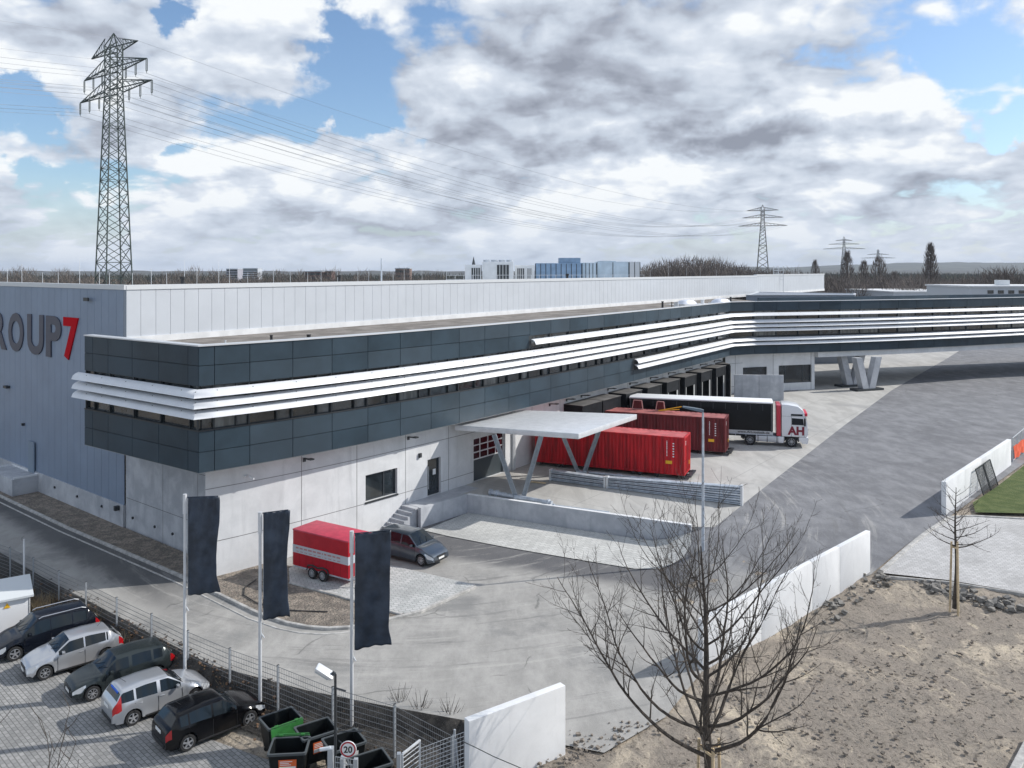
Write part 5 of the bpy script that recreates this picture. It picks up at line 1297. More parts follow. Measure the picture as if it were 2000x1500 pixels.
for x_ in (-TLN + 2.2, -TLN + 3.5, -TLN + 4.8):
    for s_, y_ in ((-1, .2), (1, 2.3)): wheel(tl, x_, y_, .5, .34, s_, 10, mat('truck_rim', (.35, .36, .38), .4, .5))

# ------------------------------------------------------------------ free-standing walls
def freewall(name, lab, a, b, za, zb, ha, hb, th, m, seams=(), cat='wall'):
    A_ = Vector((*a, za)); B_ = Vector((*b, zb)); t_ = thing(name, lab, cat, tuple(A_)); d = (B_ - A_); d.z = 0; L = d.length; d.normalize(); n = Vector((d.y, -d.x, 0))
    cuts = [0] + list(seams) + [1]
    for u, v in zip(cuts, cuts[1:]):
        e = .006 / L * 2
        p, q = A_ + (B_ - A_) * (u + e), A_ + (B_ - A_) * (v - e); vs = []
        for P_, h_ in ((p, ha + (hb - ha) * u), (q, ha + (hb - ha) * v)):
            for o_ in (0, -th):
                vs += [(P_.x + n.x * o_, P_.y + n.y * o_, P_.z - .9), (P_.x + n.x * o_, P_.y + n.y * o_, P_.z + h_)]
        MB().add(vs, [(0, 4, 5, 1), (2, 3, 7, 6), (0, 1, 3, 2), (4, 6, 7, 5), (1, 5, 7, 3), (0, 2, 6, 4)]).build('wall_panel', m, t_, bevel=.02)
    return t_
a1 = V2(1372, 1300, .2); b1 = V2(1700, 1108, .9)
freewall('concrete_wall', 'long low white concrete wall between the dark road and the sandy ground, behind the big bare tree', a1, b1, .2, .9, 1.95, 2.0, .25, M_WHITEC, (.3, .6, .78))
freewall('concrete_wall', 'short thick white concrete wall in the foreground where the mesh fence ends', (-1.42, 26.9), (1.92, 29.25), 0, 0, 2.38, 2.38, .3, M_WHITEC)
a3 = V2(1848, 1006, 1.2); b3 = V2(1975, 908, 1.2)
freewall('concrete_wall', 'white concrete wall at the right edge with mesh panels leaning on it, beside the lawn', a3, b3, 1.2, 1.2, 2.15, 2.1, .3, M_WHITEC, (.5,))
pw = V2(1434, 781, 1.2); pw2 = V2(1531, 783, 1.2)
freewall('concrete_wall', 'pale concrete screen wall at the end of the loading docks below the office windows', pw, pw2, 1.2, 1.2, 3.1, 3.15, .3, M_CONC2, (.5,))

# leaning mesh panels
M_MESH = mat('fence_wire', (.22, .23, .24), .5, .5); M_POST = mat('fence_post', (.46, .49, .52), .45, .4)
wd_ = Vector((b3[0] - a3[0], b3[1] - a3[1], 0)).normalized(); wn_ = Vector((wd_.y, -wd_.x, 0))
for k, (u, lab) in enumerate(((6.5, 'nearer dark mesh fence panel leaning on the white wall by the lawn'), (8.7, 'farther dark mesh fence panel leaning on the white wall by the lawn'))):
    p = Vector((*a3, 1.2)) + wd_ * u + wn_ * .75; t_ = thing('fence_panel', lab, 'fence panel', tuple(p), group='mesh panels leaning on the white wall'); top = -wn_ * .55 + Vector((0, 0, 1.85))
    m_ = MB(); w_ = wd_ * 2.0
    for s_ in (0, 1): m_.beam(p + w_ * s_, p + w_ * s_ + top, .06, .06); m_.beam(p + top * s_, p + w_ + top * s_, .06, .06)
    m_.build('frame', M_DKMET, t_); m_ = MB()
    for i in range(1, 24): m_.beam(p + w_ * (i / 24), p + w_ * (i / 24) + top, .012, .012)
    for i in range(1, 10): m_.beam(p + top * (i / 10), p + w_ + top * (i / 10), .012, .012)
    m_.build('mesh', M_DKMET, t_)

# ------------------------------------------------------------------ mesh fence with posts
fpost = [(-110, 1075), (-60, 1097), (20, 1129), (65, 1152), (115, 1180), (168, 1205), (228, 1238), (296, 1273), (367, 1310), (449, 1348), (543, 1385), (650, 1432), (771, 1470)]
zf = -.62
fpts = [Vector(W(x, y, zf)) for x, y in fpost] + [Vector((-2.05, 28.3, zf))]
fn_ = thing('mesh_fence', 'long grey wire mesh fence with steel posts between the car park and the road', 'fence', tuple(fpts[6]))
HF = 1.72
for p in fpts:
    m_ = MB(); m_.box((p.x, p.y, zf + HF / 2 - .25), (.07, .07, HF + .65), .7); m_.build('post', M_POST, fn_)
    m_ = MB(); m_.box((p.x, p.y, zf + HF + .06), (.09, .05, .05), .7); m_.build('post_cap', M_PLAST, fn_)
for a, b in zip(fpts, fpts[1:]):
    m_ = MB(); L = (b - a).length; n = int(L / .10)
    for i in range(1, n): p = a + (b - a) * (i / n); m_.beam(p + Vector((0, 0, .05)), p + Vector((0, 0, HF)), .0065, .0065)
    for i in range(9): m_.beam(a + Vector((0, 0, .05 + i * (HF - .05) / 8)), b + Vector((0, 0, .05 + i * (HF - .05) / 8)), .015, .015)
    m_.build('mesh_panel', M_MESH, fn_)
# gate at the bottom, a wire fence running to the white wall
gt = thing('metal_gate', 'open steel gate frame with wire infill beside the bins in the foreground', 'gate', W(790, 1500, PARK))
def px3(px, py, Y): return Vector(((px - 1000) * Y / FP, Y, CZ - (py - HY) * Y / FP))
g0, g1, g2, g3 = px3(786, 1473, 26.2), px3(820, 1446, 27.2), px3(820, 1560, 27.2), px3(786, 1580, 26.2)
m_ = MB(); m_.beam(g0, g1, .06, .06); m_.beam(g1, g2, .06, .06); m_.beam(g0, g3, .06, .06); m_.build('frame', M_STEELL, gt); m_ = MB()
for i in range(1, 12): m_.beam(g0 + (g3 - g0) * (i / 12), g1 + (g2 - g1) * (i / 12), .018, .018)
m_.build('wire', M_STEELL, gt); m_ = MB(); pg = px3(779, 1474, 26.0); m_.beam((pg.x, pg.y, PARK), pg + Vector((0, 0, .05)), .16, .12); m_.build('post', M_POST, gt)
wf = thing('wire_fence', 'short wire fence panel between the gate and the white foreground wall', 'fence', (-2.4, 27.5, PARK)); m_ = MB()
e0, e1 = px3(820, 1462, 27.2), px3(906, 1430, 27.4)
for i in range(13): m_.beam(e0 - Vector((0, 0, i * .14)), e1 - Vector((0, 0, i * .14)), .014, .014)
for i in range(14): q = e0 + (e1 - e0) * (i / 13); m_.beam(q, q - Vector((0, 0, 1.7)), .008, .008)
m_.build('wire', M_STEELL, wf); m_ = MB(); m_.tube(px3(888, 1425, 27.6), (px3(888, 1425, 27.6).x, 27.6, PARK), .04); m_.tube(px3(890, 1445, 27.6), px3(905, 1600, 27.3), .03); m_.build('post', M_POST, wf)
cbl = thing('hanging_cable', 'thin dark cable sagging from the fence post past the white foreground wall', 'cable', (-1.9, 27, .9)); pts = [px3(888, 1441, 27.5), px3(925, 1458, 26.6), px3(965, 1478, 26.3), px3(1010, 1497, 26.0), px3(1060, 1520, 25.8)]
MB().path(pts, .014, 5).build('cable', M_DKMET, cbl)
# foreground gate posts with fence
fg = thing('gate_post', 'thick steel gate post with a striped closer bar in front of the bins', 'post', W(641, 1600, PARK)); m_ = MB(); a_ = px3(646, 1460, 25.2); m_.beam((a_.x, a_.y, PARK), a_, .2, .16); m_.build('post', M_POST, fg)
m_ = MB(); m_.tube(px3(625, 1464, 25.2), px3(646, 1461, 25.2), .06); m_.build('closer', M_STEELL, fg)
f2 = thing('wire_fence', 'narrow steel mesh gate leaf below the speed limit sign', 'fence', W(680, 1600, PARK)); m_ = MB(); a_, b_ = px3(655, 1478, 25.1), px3(695, 1484, 24.7)
for i in range(10): m_.beam(a_ - Vector((0, 0, i * .17)), b_ - Vector((0, 0, i * .17)), .016, .016)
for i in range(9): q = a_ + (b_ - a_) * (i / 8); m_.beam(q, q - Vector((0, 0, 1.6)), .012, .012)
m_.beam(b_ + Vector((0, 0, .04)), (b_.x, b_.y, PARK), .12, .12); m_.build('mesh_panel', M_POST, f2)

# ------------------------------------------------------------------ flagpoles
M_FLAG = mat('navy_flag', (.032, .046, .070), .45, var=.35, scale=1.2)
FG = 'flagpoles along the car park'
for k, (px, pb, ptop, xr_, yt0, yt1, yb, lab) in enumerate(((361, 1330, 965, 428, 972, 968, 1163, 'leftmost flagpole with a dark flag in front of the blue wall corner'),
        (508, 1392, 1000, 565, 1003, 994, 1210, 'middle flagpole with a narrow dark flag beside the red trailer'), (687, 1422, 1037, 765, 1043, 1036, 1268, 'rightmost flagpole with a dark flag hanging over the red trailer'))):
    p = Vector(W(px, pb, -.75)); zt = CZ - (ptop - HY) * p.y / FP; fp = thing('flagpole', lab, 'flagpole', tuple(p), group=FG)
    MB().tube((p.x, p.y, -1.05), (p.x, p.y, zt - .8), .075, .06, n=12).build('pole', M_STEELL, fp, smooth=True)
    MB().tube((p.x, p.y, zt - .85), (p.x, p.y, zt), .09, .085, n=12).build('pole_head', M_STEELL, fp, smooth=True)
    m_ = MB(); m_.tube((p.x + .13, p.y, zt - .2), (p.x + .13, p.y, zt - 4.9), .008, n=5); m_.tube((p.x + .04, p.y, zt - 4.9), (p.x + .16, p.y, zt - 5.1), .03, n=6); m_.build('halyard', M_STEELL, fp)
    w = (xr_ - px) * p.y / FP - .12; z1_ = CZ - (yt0 - HY) * p.y / FP; z0_ = CZ - (yb - HY) * p.y / FP; vs = []; nu, nv = 22, 44; r_ = random.Random(k)
    for j in range(nv + 1):
        for i in range(nu + 1):
            u = i / nu; v = j / nv
            edge = 1 + .025 * sin(v * 7 + k * 2) * u + (.10 * S(v, .8, 1) * u if True else 0) - .07 * S(v, .1, .5) * u
            fold = .055 * sin(u * 7 + v * 2.2 + k) * (.3 + .7 * v) + .03 * sin(u * 26 + 2 * sin(v * 4)) * (1 - S(v, .0, .4)) + .025 * mnoise.noise((u * 5, v * 9, k)) * 2
            x_ = p.x + .12 + u * w * edge; zz = z1_ + (z0_ - z1_) * v + (.14 * u * (1 - v)) * (1 if k != 0 else .4) - .02 * sin(u * 20) * v + (.22 * u * (v ** 4) if k == 2 else (.15 * u * v ** 4))
            vs.append((x_, p.y - .0 + fold, zz))
    fs = [(j * (nu + 1) + i, j * (nu + 1) + i + 1, (j + 1) * (nu + 1) + i + 1, (j + 1) * (nu + 1) + i) for j in range(nv) for i in range(nu)]
    fo = MB().add(vs, fs).build('flag', M_FLAG, fp, smooth=True, angle=80, fixn=False)
    sm = fo.modifiers.new('cloth_thickness', 'SOLIDIFY'); sm.thickness = .012
    MB().tube((p.x + .1, p.y, z1_ + .02), (p.x + w * .98 + .1, p.y, z1_ + (.15 if k else .07)), .022, n=6).build('top_bar', M_FLAG, fp)
sp_ = Vector(W(47, 1172, zf)); t_ = thing('thin_pole', 'lone thin pale pole behind the mesh fence near the utility cabinet', 'pole', tuple(sp_)); MB().tube((sp_.x, sp_.y, -1), (sp_.x, sp_.y, CZ - (1053 - HY) * sp_.y / FP), .05, n=8).build('pole', M_STEELL, t_)

# street lamp
p = Vector(W(1373, 1068, 1.0)); zt = CZ - (806 - HY) * p.y / FP; lm = thing('street_lamp', 'tall grey street lamp with a flat head at the end of the retaining wall', 'street lamp', (p.x, p.y, .6))
MB().tube((p.x, p.y, .5), (p.x, p.y, zt), .10, .06, n=12).build('pole', M_STEEL, lm, smooth=True)
m_ = MB(); a_ = Vector((p.x + .05, p.y, zt + .02)); b_ = Vector((p.x - 1.15, p.y + .25, zt + .28)); d = (b_ - a_); vs = []
for u, w_, h_ in ((0, .13, .14), (.12, .17, .16), (.45, .22, .13), (.95, .22, .07), (1, .16, .04)):
    c_ = a_ + d * u; n_ = Vector((d.y, -d.x, 0)).normalized()
    vs += [c_ + n_ * w_, c_ + n_ * w_ * .8 + Vector((0, 0, h_)), c_ - n_ * w_ * .8 + Vector((0, 0, h_)), c_ - n_ * w_]
fs = [(i * 4 + j, i * 4 + (j + 1) % 4, (i + 1) * 4 + (j + 1) % 4, (i + 1) * 4 + j) for i in range(4) for j in range(4)] + [(0, 1, 2, 3), (19, 18, 17, 16)]
m_.add(vs, fs); m_.build('lamp_head', mat('lamp_grey', (.13, .16, .19), .4, .4), lm, smooth=True)

# floodlight post with the speed sign
p = px3(655, 1600, 25.5); zt = CZ - (1317 - HY) * 25.5 / FP; fl = thing('lamp_post', 'dark thin post with a glass floodlight on top beside the bins', 'lamp post', (p.x, p.y, PARK))
MB().tube((p.x, p.y, PARK), (p.x, p.y, zt), .05, .04, n=8).build('pole', M_DKMET, fl); m_ = MB(); m_.tube((p.x, p.y, zt - .42), (p.x + .33, p.y, zt - .52), .025, n=6); m_.tube((p.x, p.y, zt), (p.x - .1, p.y, zt + .07), .05, n=6); m_.build('bracket', M_DKMET, fl)
c_ = Vector((p.x - .33, p.y, zt + .08)); M_ = Matrix.Rotation(radians(32), 3, 'Y') @ Matrix.Rotation(.3, 3, 'X')
hd_ = MB(); hd_.box(tuple(c_), (.62, .30, .12), M=M_); hd_.build('lamp_head', M_STEELL, fl, bevel=.05); hd_ = MB(); hd_.box(tuple(c_ + M_ @ Vector((-.03, 0, -.075))), (.5, .27, .08), M=M_); hd_.build('glass', mat('pale_glass', (.45, .5, .52), .1, spec=.8), fl, bevel=.03)
sg = thing('speed_sign', 'round white speed limit sign with red rim reading 20', 'sign', (px3(680, 1463, 25.0).x, 25.0, PARK)); c_ = px3(680, 1463, 25.0)
m_ = MB().lathe([(0, -.02), (.245, -.02), (.255, 0), (.245, .015), (0, .015)], tuple(c_), n=32); m_.build('disc', M_WHITE, sg)
m_ = MB().lathe([(.19, -.026), (.235, -.026), (.235, -.021), (.19, -.021)], tuple(c_), n=32); m_.build('red_rim', mat('sign_red', (.42, .02, .035), .4), sg)
put_text('numerals', '20', .27, mat('sign_black', (.01, .01, .012), .5), sg, (c_.x, c_.y - .026, c_.z - .095), (1, 0, 0), bold=.006, ext=.003)
m_ = MB(); m_.tube((c_.x - .36, c_.y + .5, c_.z + .25), (c_.x + .35, c_.y + .5, c_.z + .27), .02, n=6); m_.tube((c_.x - .38, c_.y + .45, c_.z + .0), (c_.x, c_.y + .03, c_.z), .02, n=6); m_.build('arm', M_DKMET, sg)
mb2 = MB(); mb2.beam((c_.x - .2, c_.y + .12, PARK), (c_.x - .2, c_.y + .12, c_.z - .32), .22, .12); mb2.build('post', M_POST, sg)

# ------------------------------------------------------------------ waste containers
M_BIN = mat('bin_black', (.006, .008, .009), .5, var=.3, scale=3, spec=.25); M_BING = mat('bin_green', (.03, .16, .035), .45, var=.2, scale=3); M_BRIM = mat('bin_rim', (.07, .08, .085), .5)
def bin_(lab, c, rz, lid, sticker, hh=1.25):
    Z = PARK + .06; t_ = thing('waste_container', lab, 'waste container', (c[0], c[1], Z), rz, 'open waste containers by the gate', .97); z0 = .22
    # tapered open tub
    def ring(w, d, z, k=.05):
        return [(-w + k, -d, z), (w - k, -d, z), (w, -d + k, z), (w, d - k, z), (w - k, d, z), (-w + k, d, z), (-w, d - k, z), (-w, -d + k, z)]
    lv = [ring(.55, .38, z0), ring(.62, .46, .75), ring(.66, .52, hh), ring(.62, .48, hh), ring(.58, .42, .75), ring(.5, .34, z0 + .05)]; vs = [p for r in lv for p in r]; fs = []
    for l in range(5): fs += [(l * 8 + i, l * 8 + (i + 1) % 8, (l + 1) * 8 + (i + 1) % 8, (l + 1) * 8 + i) for i in range(8)]
    fs += [tuple(range(8)), tuple(range(47, 39, -1))]; MB().add(vs, fs).build('tub', M_BIN, t_, local=True)
    r1 = ring(.70, .56, hh - .05); r2 = ring(.70, .56, hh + .03); r3 = ring(.63, .49, hh + .03); r4 = ring(.63, .49, hh - .05); vs = r1 + r2 + r3 + r4; fs = []
    for l in range(3): fs += [(l * 8 + i, l * 8 + (i + 1) % 8, (l + 1) * 8 + (i + 1) % 8, (l + 1) * 8 + i) for i in range(8)]
    MB().add(vs, fs).build('rim', M_BRIM, t_, local=True)
    for x in (-.45, .45):
        for y in (-.3, .3): MB().lathe([(0, -.025), (.1, -.025), (.1, .025), (0, .025)], (x, y, .1), n=12).build('castor', M_TYRE, t_, local=True)
    if lid:
        m_ = MB(); s = lid[0]; m = M_BING if lid[1] == 'g' else M_BIN
        vs = [(-.64, s * .60, hh + .04), (.64, s * .60, hh + .04), (.62, s * .78, .35), (-.62, s * .78, .35), (-.64, s * .66, hh + .04), (.64, s * .66, hh + .04), (.62, s * .83, .35), (-.62, s * .83, .35)]
        m_.add(vs, [(0, 1, 2, 3), (4, 7, 6, 5), (0, 4, 5, 1), (3, 2, 6, 7), (0, 3, 7, 4), (1, 5, 6, 2)]); m_.build('lid', m, t_, local=True)
        m_ = MB(); m_.tube((-.62, s * .63, hh + .09), (.62, s * .63, hh + .09), .022, n=6)
        for x in (-.4, .4): m_.box((x, s * .6, hh + .07), (.14, .12, .05))
        m_.build('hinge', m, t_, local=True)
    if sticker:
        s = sticker[0]; m_ = MB(); m_.add([(-.28, s * .502, .62), (.34, s * .502, .62), (.35, s * .53, 1.05), (-.29, s * .53, 1.05)], [(0, 1, 2, 3)]); m_.build('sticker', sticker[1], t_, local=True, fixn=False)
        m_ = MB()
        for k_, (x0, x1) in enumerate(((-.24, .2), (-.24, .08), (-.24, .15))): zz = .98 - k_ * .06; yy = s * (.531 - (1.05 - zz) * .065); m_.add([(x0, yy, zz - .015), (x1, yy, zz - .015), (x1, yy, zz + .01), (x0, yy, zz + .01)], [(0, 1, 2, 3)])
        m_.add([(-.26, s * .513, .66), (.32, s * .513, .66), (.32, s * .522, .80), (-.26, s * .522, .80)], [(0, 1, 2, 3)]); m_.build('sticker_lines', M_PLATE, t_, local=True, fixn=False)
def pc(px, py, z=.25): q = W(px, py, z); return (q[0], q[1])
bin_('open black waste container with its green lid hanging, farthest left beside the black hatchback', pc(548, 1404), radians(38), (-1, 'g'), None)
bin_('open black waste container with an orange sticker on its front, nearest the camera', pc(565, 1458), radians(5), (1, 'g'), (-1, M_ORANGE))
bin_('open black waste container behind the one with the orange front sticker, half hidden red label', pc(617, 1425), radians(33), None, (-1, M_ORANGE))
bin_('open black waste container behind the floodlight post', pc(672, 1448), radians(33), None, (-1, M_PLATE))
bin_('open black waste container at the bottom edge right of the speed sign', pc(722, 1488), radians(30), None, (-1, M_PLATE))

# utility cabinet
c_ = V2(64, 1236, PARK); cb = thing('utility_cabinet', 'white utility cabinet with a low roof and yellow warning triangle at the left edge', 'cabinet', (c_[0], c_[1], PARK), radians(40))
rbx = MB(); rbx.box((0, 0, 0), (1, 1, 1))
uD = Vector((-.77, -.64, 0)); 
cr0 = Vector((*V2(59, 1228, PARK), PARK)); 
cb.location = cr0; cb.rotation_euler = (0, 0, radians(34))
rbox(MB(), -4.2, 0, 0, 2.4, .1, 1.75).build('body', P_TW, cb, local=True, bevel=.02)
MB().add([(-4.3, -.15, 1.76), (.15, -.15, 1.76), (.15, 2.55, 1.98), (-4.3, 2.55, 1.98), (-4.3, -.15, 1.66), (.15, -.15, 1.66), (.15, 2.55, 1.88), (-4.3, 2.55, 1.88)],
         [(0, 1, 2, 3), (7, 6, 5, 4), (4, 5, 1, 0), (5, 6, 2, 1), (6, 7, 3, 2), (7, 4, 0, 3)]).build('roof', mat('cabinet_roof', (.66, .69, .70), .5), cb, local=True)
m_ = MB()
for x in (-1.7, -.05, -3.4): rbox(m_, x - .012, x + .012, -.012, -.0, .15, 1.66)
m_.build('door_seam', M_PLAST, cb, local=True); rbox(MB(), -1.62, -1.55, -.05, -.012, .85, 1.08).build('handle', M_PLAST, cb, local=True)
MB().add([(-1.15, -.022, 1.28), (-.85, -.022, 1.28), (-1.0, -.022, 1.54)], [(0, 1, 2)]).build('warning_triangle', M_YEL, cb, local=True, fixn=False)

# ------------------------------------------------------------------ bare trees
def bare_tree(name, lab, loc, ht, seed, spread, trunk_r, first, nlimb, sgap=.26, lean=(0, 0), depth=3, group=None, stakes=True, cat='tree', tw=1.0, stake_h=2.2, ang0=.75, dens=1.0):
    r = random.Random(seed); t_ = thing(name, lab, cat, loc, 0, group); L = Vector(loc); tr = MB(); br = MB(); tips = []
    pts = []; n = 14
    for i in range(n + 1):
        u = i / n; pts.append(Vector((lean[0] * u * ht + .06 * sin(u * 9 + seed) * ht * .08, lean[1] * u * ht + .05 * cos(u * 7) * ht * .08 - .03, u * ht * .97)))
    rad = [trunk_r * (1 - .93 * (i / n) ** .8) + .008 for i in range(n + 1)]
    tr.path(pts, rad, 8)
    def at(u):
        f = u * n; i = min(n - 1, int(f)); return pts[i].lerp(pts[i + 1], f - i), rad[i] * (1 - (f - i)) + rad[i + 1] * (f - i)
    def branch(p, d, ln, rr, lev):
        k = max(4, int(ln / (.42 if lev == 0 else .26))) if lev < 3 else 4; q = [p.copy()]; dd = d.copy(); rl = [rr]
        for i in range(k):
            up = .10 if lev == 0 else .06
            dd = (dd + Vector((r.uniform(-1, 1), r.uniform(-1, 1), r.uniform(-.7, .9))) * (.13 + .04 * lev) + Vector((0, 0, up))).normalized(); q.append(q[-1] + dd * (ln / k)); rl.append(max(.0042 * tw, rr * (1 - .84 * (i + 1) / k)))
        br.path(q, rl, 6 if lev == 0 else (4 if lev == 1 else 3), cap=False)
        if lev < depth:
            m = int((ln / (.40, .27, .22)[min(lev, 2)]) * dens) + 1
            for i in range(m):
                u = r.uniform(.22 if lev == 0 else .12, .98); f = u * k; j = min(k - 1, int(f)); pp = q[j].lerp(q[j + 1], f - j); base = (q[j + 1] - q[j]).normalized()
                ax = base.cross(Vector((r.uniform(-1, 1), r.uniform(-1, 1), r.uniform(-1, 1)))).normalized(); a = r.uniform(.5, 1.05)
                nd = (base * cos(a) + ax * sin(a)).normalized(); nd.z += .12; nd.normalize()
                l2 = ln * (1 - u * .55) * r.uniform(.25, .5) * (1 if lev == 0 else 1.0)
                if l2 > .12: branch(pp, nd, l2, max(.005 * tw, (rl[j] * .55)), lev + 1)
    ga = r.uniform(0, 6)
    for i in range(nlimb):
        u = first + (1 - first) * ((i + .3) / nlimb) ** 1.1 * .93; p, rr = at(min(u, .97)); ga += 2.4 + r.uniform(-.4, .4)
        w = 1 - .75 * ((u - first) / (1 - first)); a = ang0 * (.72 + .45 * w) + r.uniform(-.1, .15); d = Vector((cos(ga) * sin(a), sin(ga) * sin(a), cos(a)))
        ln = spread * (.30 + .90 * w) * r.uniform(.8, 1.1); branch(p, d, ln, max(.014, rr * r.uniform(.42, .6)), 0)
    tr.build('trunk', M_BARK, t_, local=True, smooth=True); br.build('crown', M_BARK, t_, local=True, smooth=False, fixn=False)
    if stakes:
        for i, a in enumerate((.5, 2.6, 4.7)):
            m_ = MB(); R0 = trunk_r + sgap; m_.tube((R0 * cos(a), R0 * sin(a), -.3), ((R0 - .08) * cos(a), (R0 - .08) * sin(a), stake_h), .05, n=7); m_.build('stake', M_WOOD, t_, local=True)
        m_ = MB(); R0 = trunk_r + sgap - .04
        for i in range(3): a, b = (.5, 2.6, 4.7)[i], (2.6, 4.7, .5)[i]; m_.beam((R0 * cos(a), R0 * sin(a), stake_h - .25), (R0 * cos(b), R0 * sin(b), stake_h - .25), .03, .08)
        m_.build('crossbar', M_WOOD, t_, local=True)
    return t_
tx = V2(1387, 1580, 0); bare_tree('bare_tree', 'big leafless tree held by pale stakes in the right foreground', (tx[0], tx[1], -.05), 8.7, 14, 6.0, .185, .20, 32, lean=(-.030, 0), depth=3, stake_h=2.2, ang0=1.04, dens=.85)
tx = V2(1866, 1186, .4); bare_tree('bare_tree', 'small leafless tree tied to long stakes beside the pale paved bay', (tx[0], tx[1], .35), 6.2, 5, 1.75, .12, .50, 24, sgap=.13, depth=3, stake_h=3.3, ang0=1.2, tw=1.25)
# twigs at the lower left corner
for k, (px, pyb, Y, h_, lab) in enumerate(((5, 1600, 22.5, 4.4, 'leafless twiggy bush in the lower left corner, tallest shoots at the edge'), (62, 1610, 22.0, 3.3, 'lower leafless bush right of the tall shoots in the lower left corner'))):
    p = px3(px, pyb, Y); r = random.Random(20 + k); t_ = thing('bare_bush', lab, 'bush', (p.x, p.y, PARK), group='leafless bushes in the lower left corner'); m_ = MB()
    for i in range(9):
        a = r.uniform(0, 6.28); q = [Vector((r.uniform(-.3, .3), r.uniform(-.2, .2), 0))]; d = Vector((cos(a) * .3, sin(a) * .2, 1)); L = (p.z - PARK) * 0 + h_ * r.uniform(.7, 1.1) + 1.1
        for j in range(10):
            d = (d + Vector((r.uniform(-.2, .2), r.uniform(-.2, .2), 0))).normalized(); q.append(q[-1] + d * L / 10)
            if j > 3:
                e = Vector((r.uniform(-1, 1), r.uniform(-1, 1), r.uniform(.3, 1))).normalized(); m_.path([q[-1], q[-1] + e * .25 + Vector((0, 0, .05)), q[-1] + e * .5 + Vector((0, 0, .2))], [.013, .010, .007], 3, cap=False)
        m_.path(q, [.03 - .0022 * j for j in range(11)], 4, cap=False)
    m_.build('stems', M_BARK, t_, local=True, fixn=False)

# ------------------------------------------------------------------ rubble, litter, dry plants
r = random.Random(4)
def stones(name, lab, pts, n, smin, smax, m, kind='stuff', spread=1.0):
    mb = MB()
    for i in range(n):
        u = r.random() * (len(pts) - 1); a = Vector(pts[int(u)]); b = Vector(pts[min(len(pts) - 1, int(u) + 1)]); p = a.lerp(b, u - int(u)) + Vector((r.gauss(0, .35), r.gauss(0, .35), 0)) * spread; s = smin + (smax - smin) * r.random() ** 2.2
        z = H(p.x, p.y) + .02; o = len(mb.v)
        M_ = Matrix.Rotation(r.uniform(0, 6), 3, 'Z') @ Matrix.Rotation(r.uniform(-.5, .5), 3, 'X')
        vs = [M_ @ Vector((x * s * r.uniform(.6, 1.1), y * s * r.uniform(.6, 1.1), zz * s * r.uniform(.4, .8))) + Vector((p.x, p.y, z + s * .2)) for zz in (-.5, .5) for y in (-.6, .6) for x in (-.6, .6)]
        mb.add(vs, [(0, 2, 3, 1), (4, 5, 7, 6), (0, 1, 5, 4), (2, 6, 7, 3), (0, 4, 6, 2), (1, 3, 7, 5)])
    o = mb.build(name, m); return tag(o, kind=kind)
M_STONE = mat('broken_stone', (.20, .19, .175), .9, var=.4, scale=4)
def w3(*p): return (*V2(*p), 0)
stones('rubble', '', [w3(1805, 1128, .9), w3(1860, 1142, .8), w3(1920, 1155, .8), w3(2000, 1165, .8)], 150, .08, .34, M_STONE)
stones('rubble', '', [w3(1560, 1205, .6), w3(1640, 1160, .7), w3(1715, 1122, .9), w3(1740, 1120, .9)], 90, .06, .26, M_STONE)
stones('clods', '', [w3(1450, 1300, .2), w3(1500, 1420, .2), w3(1700, 1250, .4), w3(1900, 1400, .4), w3(1700, 1480, .4), w3(1950, 1200, .4)], 900, .02, .13, mat('soil_clod', (.21, .18, .15), .95, var=.3, scale=4), spread=6)
stones('clods', '', [w3(1110, 1475), w3(1180, 1450), w3(1260, 1410), w3(1040, 1490)], 120, .03, .14, mat('soil_clod', (.19, .165, .135), .95))
stones('dead_leaves', '', [tuple(Vector((p.x, p.y, 0)) + Vector((-.3, -.4, 0))) for p in fpts[3:12]], 900, .05, .13, mat('leaf_brown', (.14, .085, .05), .9, var=.5, scale=3))
stones('dead_leaves', '', [tuple(Vector((p.x, p.y, 0)) + Vector((.1, -.2, 0))) for p in fpts[3:13]], 500, .04, .10, mat('leaf_dark', (.07, .05, .035), .9, var=.5, scale=3))
for px, py, c, s, lab in ((243, 1252, (.75, .72, .72), .5, 'crumpled white plastic bag at the fence behind the silver three-door hatchback'), (462, 1352, (.7, .4, .42), .45, 'crumpled pink and white litter at the fence behind the black hatchback'), (482, 1358, (.72, .68, .5), .4, 'crumpled cream litter beside the middle flagpole'), (418, 1330, (.74, .72, .7), .4, 'flattened white litter at the fence left of the pink litter')):
    p = W(px, py, PARK + .2); mb = MB(); rr = random.Random(px); vs = []; nn = 7
    for j in range(nn):
        for i in range(nn): vs.append((p[0] + (i / (nn - 1) - .5) * s * 1.6 + rr.gauss(0, .03), p[1] + (j / (nn - 1) - .5) * s + rr.gauss(0, .03), PARK + .25 + .22 * exp(-((i - 3) ** 2 + (j - 3) ** 2) / 6) + rr.uniform(0, .12)))
    fs = [(j * nn + i, j * nn + i + 1, (j + 1) * nn + i + 1, (j + 1) * nn + i) for j in range(nn - 1) for i in range(nn - 1)]
    o = mb.add(vs, fs).build('litter', mat('litter_%d' % px, c, .6), fixn=False); tag(o, lab, 'litter', 'litter along the mesh fence')
M_DRY = mat('dry_grass', (.30, .24, .15), .95, var=.3, scale=5)
